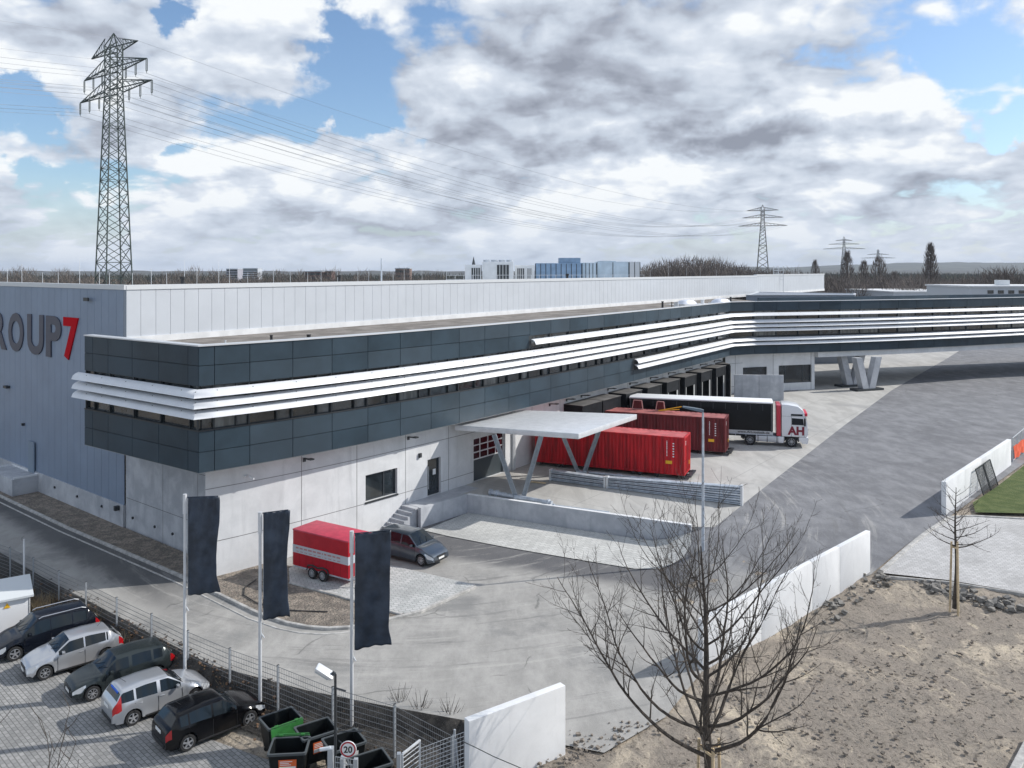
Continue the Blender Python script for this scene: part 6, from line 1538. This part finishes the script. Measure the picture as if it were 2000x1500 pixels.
for px, py, h_, n_, lab in ((75, 1190, .9, 120, 'clump of dry yellowish weeds beside the utility cabinet'), (172, 1218, 1.0, 130, 'tall clump of dry grass at the fence behind the black people carrier'), (222, 1262, .7, 90, 'low dry grass clump at the fence behind the silver three-door hatchback'), (125, 1175, .8, 60, 'thin dry weeds between the first fence posts'), (455, 1340, .5, 60, 'low dry weeds at the fence behind the black hatchback')):
    p = W(px, py, PARK + .35); t_ = MB(); rr = random.Random(px)
    for i in range(n_):
        b = Vector((p[0] + rr.gauss(0, .35), p[1] + rr.gauss(0, .25), PARK)); e = b + Vector((rr.gauss(0, .25), rr.gauss(0, .2), .35 + h_ * rr.uniform(.5, 1))); m1 = b.lerp(e, .5) + Vector((0, 0, .08)); t_.path([b, m1, e], [.012, .009, .004], 3, cap=False)
    o = t_.build('dry_weeds', M_DRY, fixn=False); tag(o, lab, 'weeds', 'dry weeds along the mesh fence')
for px, py, lab in ((780, 1375, 'small leafless shrub on the bank left of the others by the foreground wall'), (822, 1390, 'small leafless shrub on the bank between two others by the foreground wall'), (880, 1400, 'small leafless shrub on the bank closest to the foreground wall')):
    p = W(px, py, -.15); m_ = MB(); rr = random.Random(px)
    for i in range(26):
        a = rr.uniform(0, 6.28); e = Vector((cos(a) * .4, sin(a) * .3, rr.uniform(.3, .8))); b = Vector((p[0] + rr.gauss(0, .08), p[1], -.35)); m_.path([b, b + e * .5 + Vector((0, 0, .1)), b + e + Vector((0, 0, .2))], [.01, .008, .004], 3, cap=False)
    o = m_.build('bare_shrub', M_BARK, fixn=False); tag(o, lab, 'shrub', 'leafless shrubs on the road bank')
# black hose in the soil bed
m_ = MB(); pts = [Vector(W(*q, 0)) + Vector((0, 0, .08)) for q in ((500, 1135), (478, 1150), (476, 1165), (500, 1180), (560, 1195), (640, 1198))]; m_.path(pts, .03, 6); tag(m_.build('hose', M_PLAST, smooth=True), 'thin black hose curling through the soil bed beside the middle flagpole', 'hose')

# ------------------------------------------------------------------ pylons and power lines
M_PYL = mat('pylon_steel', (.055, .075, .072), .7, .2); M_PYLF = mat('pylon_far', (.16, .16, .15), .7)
def pylon(lab, base, H_, axis_rz, w0, w1, arms, mt, th, panels=16, group='lattice pylons of the power line', insul=True, simple=False):
    t_ = thing('lattice_pylon', lab, 'pylon', base, axis_rz, group); mb = MB(); top_body = H_ * .83
    def half(z): return w0 + (w1 - w0) * min(1, z / top_body)
    zs = [0]; 
    while zs[-1] < H_ * .94: zs.append(zs[-1] + max(half(zs[-1]) * 1.25, H_ * .016))
    cs = ((-1, -1), (1, -1), (1, 1), (-1, 1))
    for za, zb in zip(zs, zs[1:]):
        a, b = half(za), half(zb)
        for k in range(4):
            c0, c1 = cs[k], cs[(k + 1) % 4]
            mb.beam((c0[0] * a, c0[1] * a, za), (c0[0] * b, c0[1] * b, zb), th, th); mb.beam((c0[0] * a, c0[1] * a, za), (c1[0] * b, c1[1] * b, zb), th * .55, th * .55); mb.beam((c1[0] * a, c1[1] * a, za), (c0[0] * b, c0[1] * b, zb), th * .55, th * .55)
        if int(za) % 3 == 0:
            for k in range(4): mb.beam((cs[k][0] * a, cs[k][1] * a, za), (cs[(k + 1) % 4][0] * a, cs[(k + 1) % 4][1] * a, za), th * .5, th * .5)
    zt = zs[-1]; a = half(zt)
    for c in cs: mb.beam((c[0] * a, c[1] * a, zt), (0, 0, H_), th * .8, th * .8)
    mb.build('mast', mt, t_, local=True); tips = []
    for (za, hl, att) in arms:
        am = MB(); h = half(za)
        for s in (-1, 1):
            tip = Vector((s * hl, 0, za)); up = za + H_ * .035
            for yy in (-h, h):
                am.beam((s * h, yy, za), tip, th * .9, th * .9); am.beam((s * h * .9, yy, up), tip, th * .7, th * .7)
                for q in range(1, 6):
                    u = q / 6; p0 = Vector((s * h, yy, za)).lerp(tip, u); p1 = Vector((s * h * .9, yy, up)).lerp(tip, max(0, u - .16)); am.beam(p0, p1, th * .4, th * .4)
            for q in range(1, 7):
                u = q / 7; p0 = Vector((s * h, -h, za)).lerp(tip, u); p1 = Vector((s * h, h, za)).lerp(tip, max(0, u - .14)); am.beam(p0, p1, th * .4, th * .4)
        am.build('cross_arm', mt, t_, local=True)
        for u in att:
            for s in (-1, 1):
                x = s * hl * u; drop = H_ * .045 if insul else 0
                if insul:
                    im = MB()
                    for dx in (-.28, .28): im.tube((x + dx, 0, za - .1), (x + dx, 0, za - drop + .5), .09, n=6)
                    im.beam((x - .3, 0, za - drop + .5), (x + .3, 0, za - drop + .5), .1, .1); im.beam((x, 0, za - drop + .5), (x, 0, za - drop), .08, .08); im.build('insulator', mt, t_, local=True)
                tips.append((x, za - drop))
        if not att:
            for s in (-1, 1): tips.append((s * hl, za))
    return t_, tips
P1 = Vector((-87.5, 180, 0)); P2 = Vector((198, 647, 0)); ldir = (P2 - P1).normalized(); arz = atan2(-ldir.x, ldir.y) 
arz = atan2(-15, 17.4)
ARMS = [(CZ + (528 - 98) * 180 / FP, 11.5, ()), (CZ + (528 - 137) * 180 / FP, 15.5, (.38, .68, 1.0)), (CZ + (528 - 180) * 180 / FP, 17.8, (.42, .71, 1.0))]
HP = CZ + (528 - 65) * 180 / FP
t1, tips1 = pylon('tall dark lattice pylon on the left with three cross arms, nearest of all pylons', tuple(P1), HP, arz, 3.3, 1.35, ARMS, M_PYL, .22)
ar2 = [(CZ + (528 - 411) * 647 / FP, 12, ()), (CZ + (528 - 425) * 647 / FP, 15.5, (.38, .68, 1.0)), (CZ + (528 - 441) * 647 / FP, 18.5, (.42, .71, 1.0))]
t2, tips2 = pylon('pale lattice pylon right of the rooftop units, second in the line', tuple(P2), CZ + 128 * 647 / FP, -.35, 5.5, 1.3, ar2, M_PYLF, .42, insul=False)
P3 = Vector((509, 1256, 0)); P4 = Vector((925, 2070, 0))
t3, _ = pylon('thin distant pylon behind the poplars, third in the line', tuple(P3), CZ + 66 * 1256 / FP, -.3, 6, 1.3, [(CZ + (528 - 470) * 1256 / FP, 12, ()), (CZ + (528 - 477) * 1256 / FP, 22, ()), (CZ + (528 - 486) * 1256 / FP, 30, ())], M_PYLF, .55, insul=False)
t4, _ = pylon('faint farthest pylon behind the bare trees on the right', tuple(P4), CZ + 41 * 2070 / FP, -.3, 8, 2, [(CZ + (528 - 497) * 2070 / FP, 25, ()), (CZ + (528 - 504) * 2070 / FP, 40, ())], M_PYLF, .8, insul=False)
M_WIRE = mat('wire_grey', (.26, .28, .31), .6)
def world_pt(o, x, z): q = Matrix.Rotation(o.rotation_euler.z, 3, 'Z') @ Vector((x, 0, z)); return Vector(o.location) + q
WG = 'power line conductors'
def wire(a, b, sag, lab, r0, r1, n=26):
    pts = []; rs = []
    for i in range(n + 1):
        u = i / n; p = a.lerp(b, u); p.z -= sag * 4 * u * (1 - u); pts.append(p); rs.append(r0 + (r1 - r0) * u)
    o = MB().path(pts, rs, 3, cap=False).build('power_cable', M_WIRE, fixn=False); tag(o, lab, 'power cable', WG)
TN = ['top arm left tip', 'top arm right tip'] + [a_ + b_ for a_ in ('middle arm ', 'lowest arm ') for b_ in ('inner left', 'inner right', 'centre left', 'centre right', 'outer left', 'outer right')]
P0 = P1 - ldir * 330 + Vector((-20, 0, 0))
for k, ((x1, z1), (x2, z2)) in enumerate(zip(tips1, tips2)):
    a = world_pt(t1, x1, z1); b = world_pt(t2, x2, z2)
    wire(a, b, 17 if k > 1 else 12, 'power cable from the ' + TN[k] + ' of the tall pylon towards the right', .026 if k < 2 else .038, .07)
    c = P0 + Matrix.Rotation(arz, 3, 'Z') @ Vector((x1, 0, 0)) + Vector((0, 0, z1)); wire(a, c, 9, 'power cable from the ' + TN[k] + ' of the tall pylon leftwards', .026 if k < 2 else .034, .034, 16)

# ------------------------------------------------------------------ rooftop units and small roof things
ZR = 14.8
def roofthing(name, lab, cat, px, py, Y, group=None):
    p = ((px - 1000) * Y / FP, Y, ZR); return thing(name, lab, cat, p, atan2(hdir.y, hdir.x) * 0 + .0, group)
def unit(lab, x0, x1, yt, Y, body, fans=0, grill=None, depth=4, slats=0, cap=None, zbase=None):
    ax = (x0 - 1000) * Y / FP; bx = (x1 - 1000) * Y / FP; zt = CZ - (yt - HY) * Y / FP; t_ = thing('rooftop_unit', lab, 'rooftop unit', ((ax + bx) / 2, Y, ZR), 0, 'ventilation units on the hall roof'); w = bx - ax; h = zt - ZR
    rbox(MB(), -w / 2, w / 2, 0, depth, .3, h).build('housing', body, t_, local=True, bevel=.05); rbox(MB(), -w / 2, w / 2, .2, depth - .2, 0, .3).build('base_frame', M_STEEL, t_, local=True)
    if grill:
        for (u0, u1) in grill:
            rbox(MB(), -w / 2 + w * u0, -w / 2 + w * u1, -.06, 0, .6, h - .5).build('grille', M_DKMET, t_, local=True)
            m_ = MB(); 
            for k in range(5): xx = -w / 2 + w * (u0 + (u1 - u0) * k / 4); rbox(m_, xx - .04, xx + .04, -.1, -.06, .6, h - .5)
            m_.build('grille_bars', body, t_, local=True)
    if slats:
        m_ = MB()
        for k in range(slats + 1): xx = -w / 2 + w * k / slats; rbox(m_, xx - .05, xx + .05, -.05, 0, .35, h - .1)
        m_.build('panel_seams', M_FRAME, t_, local=True)
    for k in range(fans): MB().lathe([(0, 0), (.5, 0), (.55, .3), (0, .32)], (-w / 2 + w * (k + .5) / fans, depth / 2, h), 'Z', n=12).build('fan', M_STEEL, t_, local=True)
    if cap: rbox(MB(), -w / 2 + w * cap[0], -w / 2 + w * cap[1], .4, depth - .4, h, h + cap[2]).build('duct', body, t_, local=True)
M_UB = mat('unit_blue', (.22, .33, .47), .5, .2, var=.12, scale=1); M_UW = mat('unit_white', (.70, .72, .73), .5, var=.06, scale=1); M_UL = mat('unit_light_blue', (.50, .60, .68), .45, .2, var=.1, scale=.8); M_US = mat('unit_silver', (.58, .60, .62), .4, .4)
unit('small white chiller with a dark grille at the left of the rooftop units', 908, 939, 517, 128, M_UW, grill=((.4, .97),)); unit('large white chiller with a dark square grille and fans on top', 942, 1003, 511, 128, M_UW, fans=4, grill=((.46, .86),))
unit('pale chiller with two narrow dark grilles right of the large white one', 1006, 1044, 518, 130, M_UW, grill=((.1, .48), (.62, .85)))
unit('long blue ventilation unit with a raised box in the middle of the rooftop units', 1046, 1136, 514, 130, M_UB, slats=9, cap=(.52, .98, .85))
unit('light blue duct housing right of the long blue unit', 1137, 1165, 513, 131, M_UL, slats=4); unit('large pale silver duct box at the right end of the rooftop units', 1166, 1228, 511, 132, M_UL, slats=2, cap=(.1, .6, .12)); unit('narrow silver duct standing at the far right of the rooftop units', 1229, 1250, 511, 132, M_US, slats=2)
# guard rail on the hall roof and membrane strip
rg = thing('roof_railing', 'thin steel railing around the rooftop ventilation units', 'railing', ((1060 - 1000) * 122 / FP, 122, ZR)); m_ = MB(); a = Vector(((872 - 1000) * 118 / FP, 118, ZR)); b = Vector(((1262 - 1000) * 122 / FP, 124, ZR))
for z in (1.1, 1.7): m_.beam(a + Vector((0, 0, z)), b + Vector((0, 0, z)), .05, .05)
for k in range(25): q = a.lerp(b, k / 24); m_.beam(q, q + Vector((0, 0, 1.7)), .05, .05)
m_.build('rail', M_STEELL, rg)
for px, Y in ((357, 66), (663, 84), (1108, 112)):
    p = (((px - 1000) * Y / FP), Y, ZR); t_ = thing('vent_pipe', 'black vent pipe on the hall roof ' + {357: 'nearest the tall pylon', 663: 'in the middle of the long white wall', 1108: 'in front of the blue ventilation unit'}[px], 'vent pipe', p, group='black vents on the hall roof'); MB().tube(p, (p[0], p[1], ZH + (.35 if px < 1000 else .55)), .16, n=8).build('pipe', M_PLAST, t_); MB().tube((p[0], p[1], ZH + .3), (p[0], p[1], ZH + .5), .24, n=8).build('cowl', M_PLAST, t_)
rr = random.Random(9)
for k in range(46):
    px = 15 + k * 34 + rr.uniform(-10, 10); wall_Y = max(56, 54.8 + (px - 250) * .088) if px > 250 else 56 + (250 - px) * .05
    Y = wall_Y + rr.uniform(6, 14); 
    if px > 860: Y += 12 + (px - 860) * .06
    if 900 < px < 1255 or px > 1590: continue
    p = (((px - 1000) * Y / FP), Y, ZR); h = rr.choice([2.2, 2.6, 3.0, 3.4]); o = MB().tube(p, (p[0], p[1], ZR + h), .022, .015, n=5); o.tube(p, (p[0], p[1], ZR + .12), .18, n=8)
    tag(o.build('lightning_rod', M_STEELL), 'thin pale lightning rod standing on the hall roof', 'lightning rod', 'lightning rods on the hall roof')
p = Vector(((745 - 1000) * 95 / FP, 95, ZR)); t_ = thing('roof_mast', 'thicker grey mast rising above the long white wall', 'mast', tuple(p)); MB().tube(p, (p.x, p.y, CZ + (528 - 505) * 95 / FP), .09, n=8).build('pole', M_STEEL, t_)
# ladder cage by the far end of the white wall
Yl = 173; t_ = thing('roof_ladder', 'caged steel ladder climbing the far white hall wall', 'ladder', ((1513 - 1000) * Yl / FP, Yl, 12.3)); m_ = MB(); lx = (1508 - 1000) * Yl / FP
for dx in (0, 1.0, 1.9): m_.beam((lx + dx, Yl - 1.0 - .2 * dx, 12.3), (lx + dx, Yl - 1.0 - .2 * dx, CZ + .9), .09, .09)
for k in range(14): m_.beam((lx, Yl - 1, 12.6 + k * .42), (lx + 1.0, Yl - 1.2, 12.6 + k * .42), .06, .06)
for k in range(5): m_.beam((lx, Yl - 1, 15.2 + k * .65), (lx + 1.9, Yl - 1.4, 15.2 + k * .65), .08, .08)
m_.build('rails', M_STEELL, t_)
# small things on the low roof
def low(px, py, z=12.3): Y = (CZ - z) * FP / (py - HY); return ((px - 1000) * Y / FP, Y, z)
for (px, py, h, r_, m, lab) in ((530, 668, .42, .09, M_PLAST, 'black roof pipe at the near end of the gravel roof'), (603, 659, .16, .14, M_PLAST, 'low dark roof outlet on the gravel roof'), (1294, 604, .95, .13, M_PLAST, 'tall black pipe on the far low roof'), (1312, 603, .8, .06, M_PLAST, 'thin dark pipe beside the tall black one'), (1321, 601, .7, .28, M_STEELL, 'short silver vent left of the skylight dome'), (1372, 592, .6, .25, M_STEELL, 'short silver vent between the two skylight domes'), (1427, 592, 1.0, .14, M_PLAST, 'black pipe at the bend of the two wings'), (440, 675, .3, .05, M_STEELL, 'tiny pale roof fitting near the front corner')):
    z = 12.3; Y = (CZ - z) * FP / (max(py, 594) - HY); 
    wallp = ((px - 1000) * Y / FP, Y, z); t_ = thing('roof_pipe', lab, 'roof pipe', wallp, group='pipes on the low roof'); MB().tube(wallp, (wallp[0], wallp[1], z + h), r_, n=10).build('pipe', m, t_); MB().tube((wallp[0], wallp[1], z + h), (wallp[0], wallp[1], z + h + .06), r_ * 1.25, n=10).build('cap', m, t_)
for px, lab in ((1341, 'left white skylight dome on the low roof'), (1408, 'right white skylight dome on the low roof by the bend')):
    p = low(px, 600 - (px > 1400) * 3); t_ = thing('skylight_dome', lab, 'skylight', p, .6, 'skylight domes on the low roof'); rbox(MB(), -1.4, 1.4, -1, 1, 0, .45).build('kerb', M_ROOFW, t_, local=True); m_ = MB(); vs = []
    for j in range(7):
        for i in range(9): u = i / 8 * 2 - 1; v = j / 6 * 2 - 1; vs.append((u * 1.35, v * .95, .45 + .55 * (1 - u ** 4) * (1 - v ** 4)))
    m_.add(vs, [(j * 9 + i, j * 9 + i + 1, (j + 1) * 9 + i + 1, (j + 1) * 9 + i) for j in range(6) for i in range(8)]); m_.build('dome', mat('dome_white', (.7, .73, .8), .25), t_, local=True, smooth=True)

# ------------------------------------------------------------------ distance: wood, poplars, houses, hills
def crown_mesh(seed, h, w, n, shape='round', trunk=.3):
    r = random.Random(seed); mb = MB()
    for i in range(n):
        if shape == 'poplar':
            u = r.random() ** .8; z = h * (.1 + .9 * u); R = w * (.10 + 1.0 * (1 - u) ** .75 * S(u, -.25, .3)) * sqrt(r.random()); a = r.uniform(0, 6.28); b = Vector((R * cos(a), R * sin(a), z)); d = Vector((cos(a) * .25 + r.gauss(0, .12), sin(a) * .25, 1)).normalized(); L = h * .09
        else:
            a = r.uniform(0, 6.28); el = math.asin(min(1, r.random() ** .7)); R = r.random() ** .45; b = Vector((cos(a) * cos(el) * w * R, sin(a) * cos(el) * w * R, h * .38 + sin(el) * h * .56 * R)); d = (Vector((b.x, b.y, (b.z - h * .2))).normalized() + Vector((r.gauss(0, .35), r.gauss(0, .35), r.gauss(.2, .3)))).normalized(); L = h * r.uniform(.07, .16)
        s = d.cross(Vector((r.uniform(-1, 1), r.uniform(-1, 1), r.uniform(-1, 1)))).normalized() * (.045 + .02 * r.random()) * (h / 12)
        mb.add([b - s, b + s, b + d * L], [(0, 1, 2)])
    for i in range(9 if shape != 'poplar' else 4):
        a = r.uniform(0, 6.28); e = Vector((cos(a) * w * .6, sin(a) * w * .6, h * r.uniform(.6, .9))) if shape != 'poplar' else Vector((cos(a) * w * .3, sin(a) * w * .3, h * .9)); mb.tube((0, 0, h * .18), e, trunk * .5, .03, n=4, cap=False)
    return mb
def far_tree(lab, pos, h, w, shape, seed, n, group, m=None):
    t_ = thing('far_tree', lab, 'tree', pos, 0, group); crown_mesh(seed, h, w, n, shape).build('crown', m or M_TWIG, t_, local=True, fixn=False)
    MB().tube((0, 0, -1), (0, 0, h * (.35 if shape != 'poplar' else .9)), .022 * h, .008 * h, n=5).build('trunk', M_BARK, t_, local=True); return t_
far_tree('tall narrow bare poplar standing clear of the wood at the right', ((1817 - 1000) * 300 / FP, 300, 0), CZ + (528 - 482) * 300 / FP, 4.2, 'poplar', 31, 1100, 'bare poplars beyond the bridge')
for px, yt, lab, Y in ((1655, 495, 'narrow bare poplar below the third pylon', 330), (1687, 513, 'lower bare poplar between the two thin pylons', 320), (1717, 506, 'broad bare poplar in front of the farthest pylon', 310), (1592, 512, 'small pointed bare tree beyond the end of the white hall', 420), (1747, 533, 'lowest bare poplar right of the farthest pylon', 320)):
    far_tree(lab, ((px - 1000) * Y / FP, Y, 0), CZ + (528 - yt) * Y / FP, 4.6 if px != 1717 else 6.5, 'poplar', px, 800, 'bare poplars beyond the bridge')
WGp = 'bare trees of the wood behind the hall'
protos = []
specs = []
rr = random.Random(2)
for k in range(34):    # wood right of the rooftop units
    px = 1262 + k * 8.6 + rr.uniform(-4, 4); top = interp([(1250, 512), (1300, 503), (1345, 496), (1400, 497), (1430, 508), (1480, 520), (1560, 519)], px) + rr.uniform(-1, 7); Y = rr.uniform(290, 360); specs.append((px, top, Y, 5.5, 'bare tree in the wood between the rooftop units and the end of the white hall'))
for k in range(36):
    px = 1600 + k * 12 + rr.uniform(-5, 5); top = 535 + rr.uniform(-4, 14); Y = rr.uniform(235, 300); specs.append((px, top, Y, 5.5, 'bare tree of the wood behind the bridge at the right'))
for k in range(26):
    px = 5 + k * 34 + rr.uniform(-14, 14)
    if 180 < px < 262: continue
    top = 522 + rr.uniform(-3, 10) - (5 if (330 < px < 380 or px < 60 or 520 < px < 600) else 0); Y = rr.uniform(330, 420); specs.append((px, top, Y, 5.0, 'bare tree on the skyline behind the long white hall'))
for px in (1945, 1985, 1930, 1960): specs.append((px, 516 + rr.uniform(-4, 8), 260, 6, 'bare tree of the wood behind the bridge at the right'))
for i in range(7): protos.append((crown_mesh(100 + i, 14, 5.2, 620).build('crown', M_TWIG, fixn=False), MB().tube((0, 0, -1), (0, 0, 5), .3, .15, n=5).build('trunk', M_BARK)))
for i, (px, top, Y, w, lab) in enumerate(specs):
    h = CZ + (528 - top) * Y / FP; c0, t0 = protos[i % 7]; e = thing('far_tree', lab, 'tree', ((px - 1000) * Y / FP, Y, 0), i * 1.3, WGp)
    s = h / 14; e.scale = (s * w / 5.2, s * w / 5.2, s)
    for q in (c0, t0): c = q.copy(); col.objects.link(c); c.parent = e
for c0, t0 in protos: bpy.data.objects.remove(c0); bpy.data.objects.remove(t0)
# far-off wood that reads as one mass
def woodmass(name, x0, x1, Y0, Y1, ztop, n, seed, m):
    r = random.Random(seed); mb = MB()
    for i in range(n):
        Y = Y0 + (Y1 - Y0) * r.random(); px = r.uniform(x0, x1); X = (px - 1000) * Y / FP; hh = ztop(px) * (.72 + .28 * mnoise.noise((X * .03, Y * .01, seed)) + .12 * mnoise.noise((X * .11, Y * .05, seed))) * r.uniform(.82, 1.02); z = hh * r.random() ** .55
        L = r.uniform(1.5, 3.4) * (Y / 400) ** .5; a = r.gauss(0, .35); s = .16 * (Y / 350) * r.uniform(.6, 1.6)
        if r.random() < .35: s *= 3.5; L *= .7; z *= .8
        mb.add([(X - s, Y, z - L * .3), (X + s, Y + r.uniform(-1, 1), z - L * .3), (X + a * L, Y, z + L * .7)], [(0, 1, 2)])
    o = mb.build(name, m, fixn=False); tag(o, kind='stuff')
M_FW = mat('far_wood', (.15, .125, .105), .95, var=.35, scale=.02, c2=None); M_FW2 = mat('far_wood_green', (.085, .085, .065), .95, var=.4, scale=.015)
woodmass('distant_wood', -40, 1000, 380, 620, lambda px: 14.5, 22000, 1, M_FW); woodmass('distant_wood', 1230, 1630, 300, 480, lambda px: 17, 13000, 2, M_FW)
woodmass('distant_wood', 1560, 2060, 250, 520, lambda px: 12.5, 20000, 3, M_FW); woodmass('distant_wood', 1560, 2060, 520, 1500, lambda px: 16, 12000, 4, M_FW2); woodmass('distant_wood', -40, 1260, 620, 1300, lambda px: 15.5, 12000, 5, M_FW2)
# low hills on the horizon
mb = MB(); vs = []; nx = 120
for j, Y in enumerate((3600, 4200, 5200, 7000)):
    for i in range(nx + 1):
        px = 1300 + i * 8; e = (0, .55, 1, .2)[j]; hgt = CZ + (6 + 9 * S(px, 1500, 1800) + 2.5 * mnoise.noise((px * .012, j, 0)) + 1.0 * mnoise.noise((px * .05, j, 2))) * Y / FP; vs.append(((px - 1000) * Y / FP, Y, hgt * e))
mb.add(vs, [(j * (nx + 1) + i, j * (nx + 1) + i + 1, (j + 1) * (nx + 1) + i + 1, (j + 1) * (nx + 1) + i) for j in range(3) for i in range(nx)]); o = mb.build('hills', mat('hill_wood', (.07, .075, .06), .95, var=.35, scale=.006), smooth=True, fixn=False); tag(o, kind='structure')
mb = MB(); vs = []
for j, Y in enumerate((2600, 3200, 4000)):
    for i in range(nx + 1):
        px = -100 + i * 18; hgt = (CZ + (-1.5 + 2 * mnoise.noise((px * .02, j, 5)) + 1.2 * mnoise.noise((px * .09, j, 7))) * Y / FP) * (0, 1, .3)[j]; vs.append(((px - 1000) * Y / FP, Y, hgt))
mb.add(vs, [(j * (nx + 1) + i, j * (nx + 1) + i + 1, (j + 1) * (nx + 1) + i + 1, (j + 1) * (nx + 1) + i) for j in range(2) for i in range(nx)]); o = mb.build('hills', mat('low_ridge', (.06, .06, .05), .95, var=.4, scale=.01), smooth=True, fixn=False); tag(o, kind='structure')
# far buildings
def block(lab, x0, x1, yt, Y, m, fl=6, name='tower_block'):
    a = (x0 - 1000) * Y / FP; b = (x1 - 1000) * Y / FP; h = CZ - (yt - HY) * Y / FP; t_ = thing(name, lab, 'building', ((a + b) / 2, Y, 0)); w = b - a; rbox(MB(), -w / 2, w / 2, 0, 14, 0, h).build('wall', m, t_, local=True); m_ = MB()
    for k in range(fl): z = h * (1 - (k + .5) / (fl + 1)); rbox(m_, -w / 2 * .96, w / 2 * .96, -.1, 0, z - h / fl * .22, z + h / fl * .16)
    m_.build('window_band', M_FRAME, t_, local=True); rbox(MB(), -w / 2 - .2, w / 2 + .2, -.2, 14.2, h, h + .6).build('roof', M_STEEL, t_, local=True)
MB_ = mat('block_grey', (.33, .33, .38), .8); block('left grey tower block on the skyline behind the hall', 442, 464, 526, 700, MB_, 8); block('wider pale tower block right of the grey one on the skyline', 474, 503, 525, 760, mat('block_pale', (.5, .54, .6), .8), 8)
block('dark red brick block on the skyline behind the middle of the hall', 596, 629, 531, 640, mat('block_brick', (.13, .075, .065), .85), 4); block('small dark brick block right of the longer brick one', 635, 647, 530, 640, mat('block_brick', (.13, .075, .065), .85), 4); block('long reddish building low on the skyline near the grey mast', 772, 800, 525, 620, mat('block_brick2', (.2, .14, .12), .85), 4)
t_ = thing('church_spire', 'thin dark church spire on the skyline left of the white chillers', 'church', ((925 - 1000) * 600 / FP, 600, 0)); MB().tube((0, 0, 20), (0, 0, CZ + 27 * 600 / FP), 1.8, .05, n=6).build('spire', M_FRAME, t_, local=True); rbox(MB(), -2, 2, -2, 2, 0, 20).build('tower', MB_, t_, local=True)
t_ = thing('white_factory', 'long low white building at the right edge behind the bridge', 'building', ((1960 - 1000) * 190 / FP, 190, 0)); a = (1895 - 1000) * 190 / FP; b = (2100 - 1000) * 190 / FP; zt = CZ - (561 - HY) * 190 / FP; cx = (1960 - 1000) * 190 / FP
rbox(MB(), a - cx, b - cx, 0, 20, 0, zt).build('wall', mat('factory_grey', (.5, .52, .55), .6), t_, local=True); rbox(MB(), a - cx - .3, b - cx + .3, -.3, 20.3, zt, zt + .35).build('roof', M_ROOFW, t_, local=True); m_ = MB()
for k in range(8): rbox(m_, a - cx + 4 + k * 2.4, a - cx + 5.4 + k * 2.4, -.05, 0, zt - 1.5, zt - .7)
m_.build('window', M_GLASS, t_, local=True); rbox(MB(), 2, 4.5, 5, 7, zt + .3, zt + 1.6).build('roof_box', M_UW, t_, local=True)
t_ = thing('far_warehouse', 'very long low white warehouse roof in front of the wood beyond the bridge', 'building', (110, 262, 0)); a = (1745 - 1000) * 225 / FP; b = (1900 - 1000) * 225 / FP; zt = CZ - (571 - HY) * 225 / FP; rbox(MB(), a - 110, b - 110, -37, -5, 0, zt).build('wall', M_HALLW, t_, local=True); rbox(MB(), a - 110.3, b - 109.7, -37.3, -4.7, zt, zt + .3).build('roof', M_ROOFW, t_, local=True)
# orange netting on a site fence at the far right edge
bz = thing('barrier_fence', 'site fence with orange netting at the right edge past the white wall', 'barrier', (*V2(1985, 900, 1.2), 1.2)); a = Vector((*V2(1978, 902, 1.2), 1.2)); b = Vector((*V2(2010, 872, 1.2), 1.2)); m_ = MB()
for k in range(5): q = a.lerp(b, k / 4); m_.beam(q, q + Vector((0, 0, 2)), .06, .06)
for z in (.1, 1.0, 2): m_.beam(a + Vector((0, 0, z)), b + Vector((0, 0, z)), .04, .04)
m_.build('frame', M_STEELL, bz); m_ = MB(); vs = []
for i in range(13):
    q = a.lerp(b, i / 12)
    for z in (.2, .7, 1.3): vs.append((q.x + .05 + .08 * sin(i * 2 + z * 4), q.y - .12, 1.2 + z + .12 * sin(i * 1.7)))
m_.add(vs, [(i * 3 + j, i * 3 + j + 1, (i + 1) * 3 + j + 1, (i + 1) * 3 + j) for i in range(12) for j in range(2)]); m_.build('netting', mat('orange_net', (.75, .1, .03), .6), bz, fixn=False)

# ------------------------------------------------------------------ the air itself
hz = MB().box((0, 5850, 60), (18400, 12700, 130)).build('haze', M_WHITE, fixn=True); tag(hz, kind='stuff')
hm = bpy.data.materials.new('haze_air'); hm.use_nodes = True; ht_ = hm.node_tree; ht_.nodes.clear()
pv = N(ht_, 'ShaderNodeVolumePrincipled'); pv.inputs['Color'].default_value = (.72, .82, .98, 1); pv.inputs['Density'].default_value = .00007
mo = N(ht_, 'ShaderNodeOutputMaterial'); lk(ht_, pv.outputs[0], mo.inputs['Volume']); hz.data.materials.clear(); hz.data.materials.append(hm)
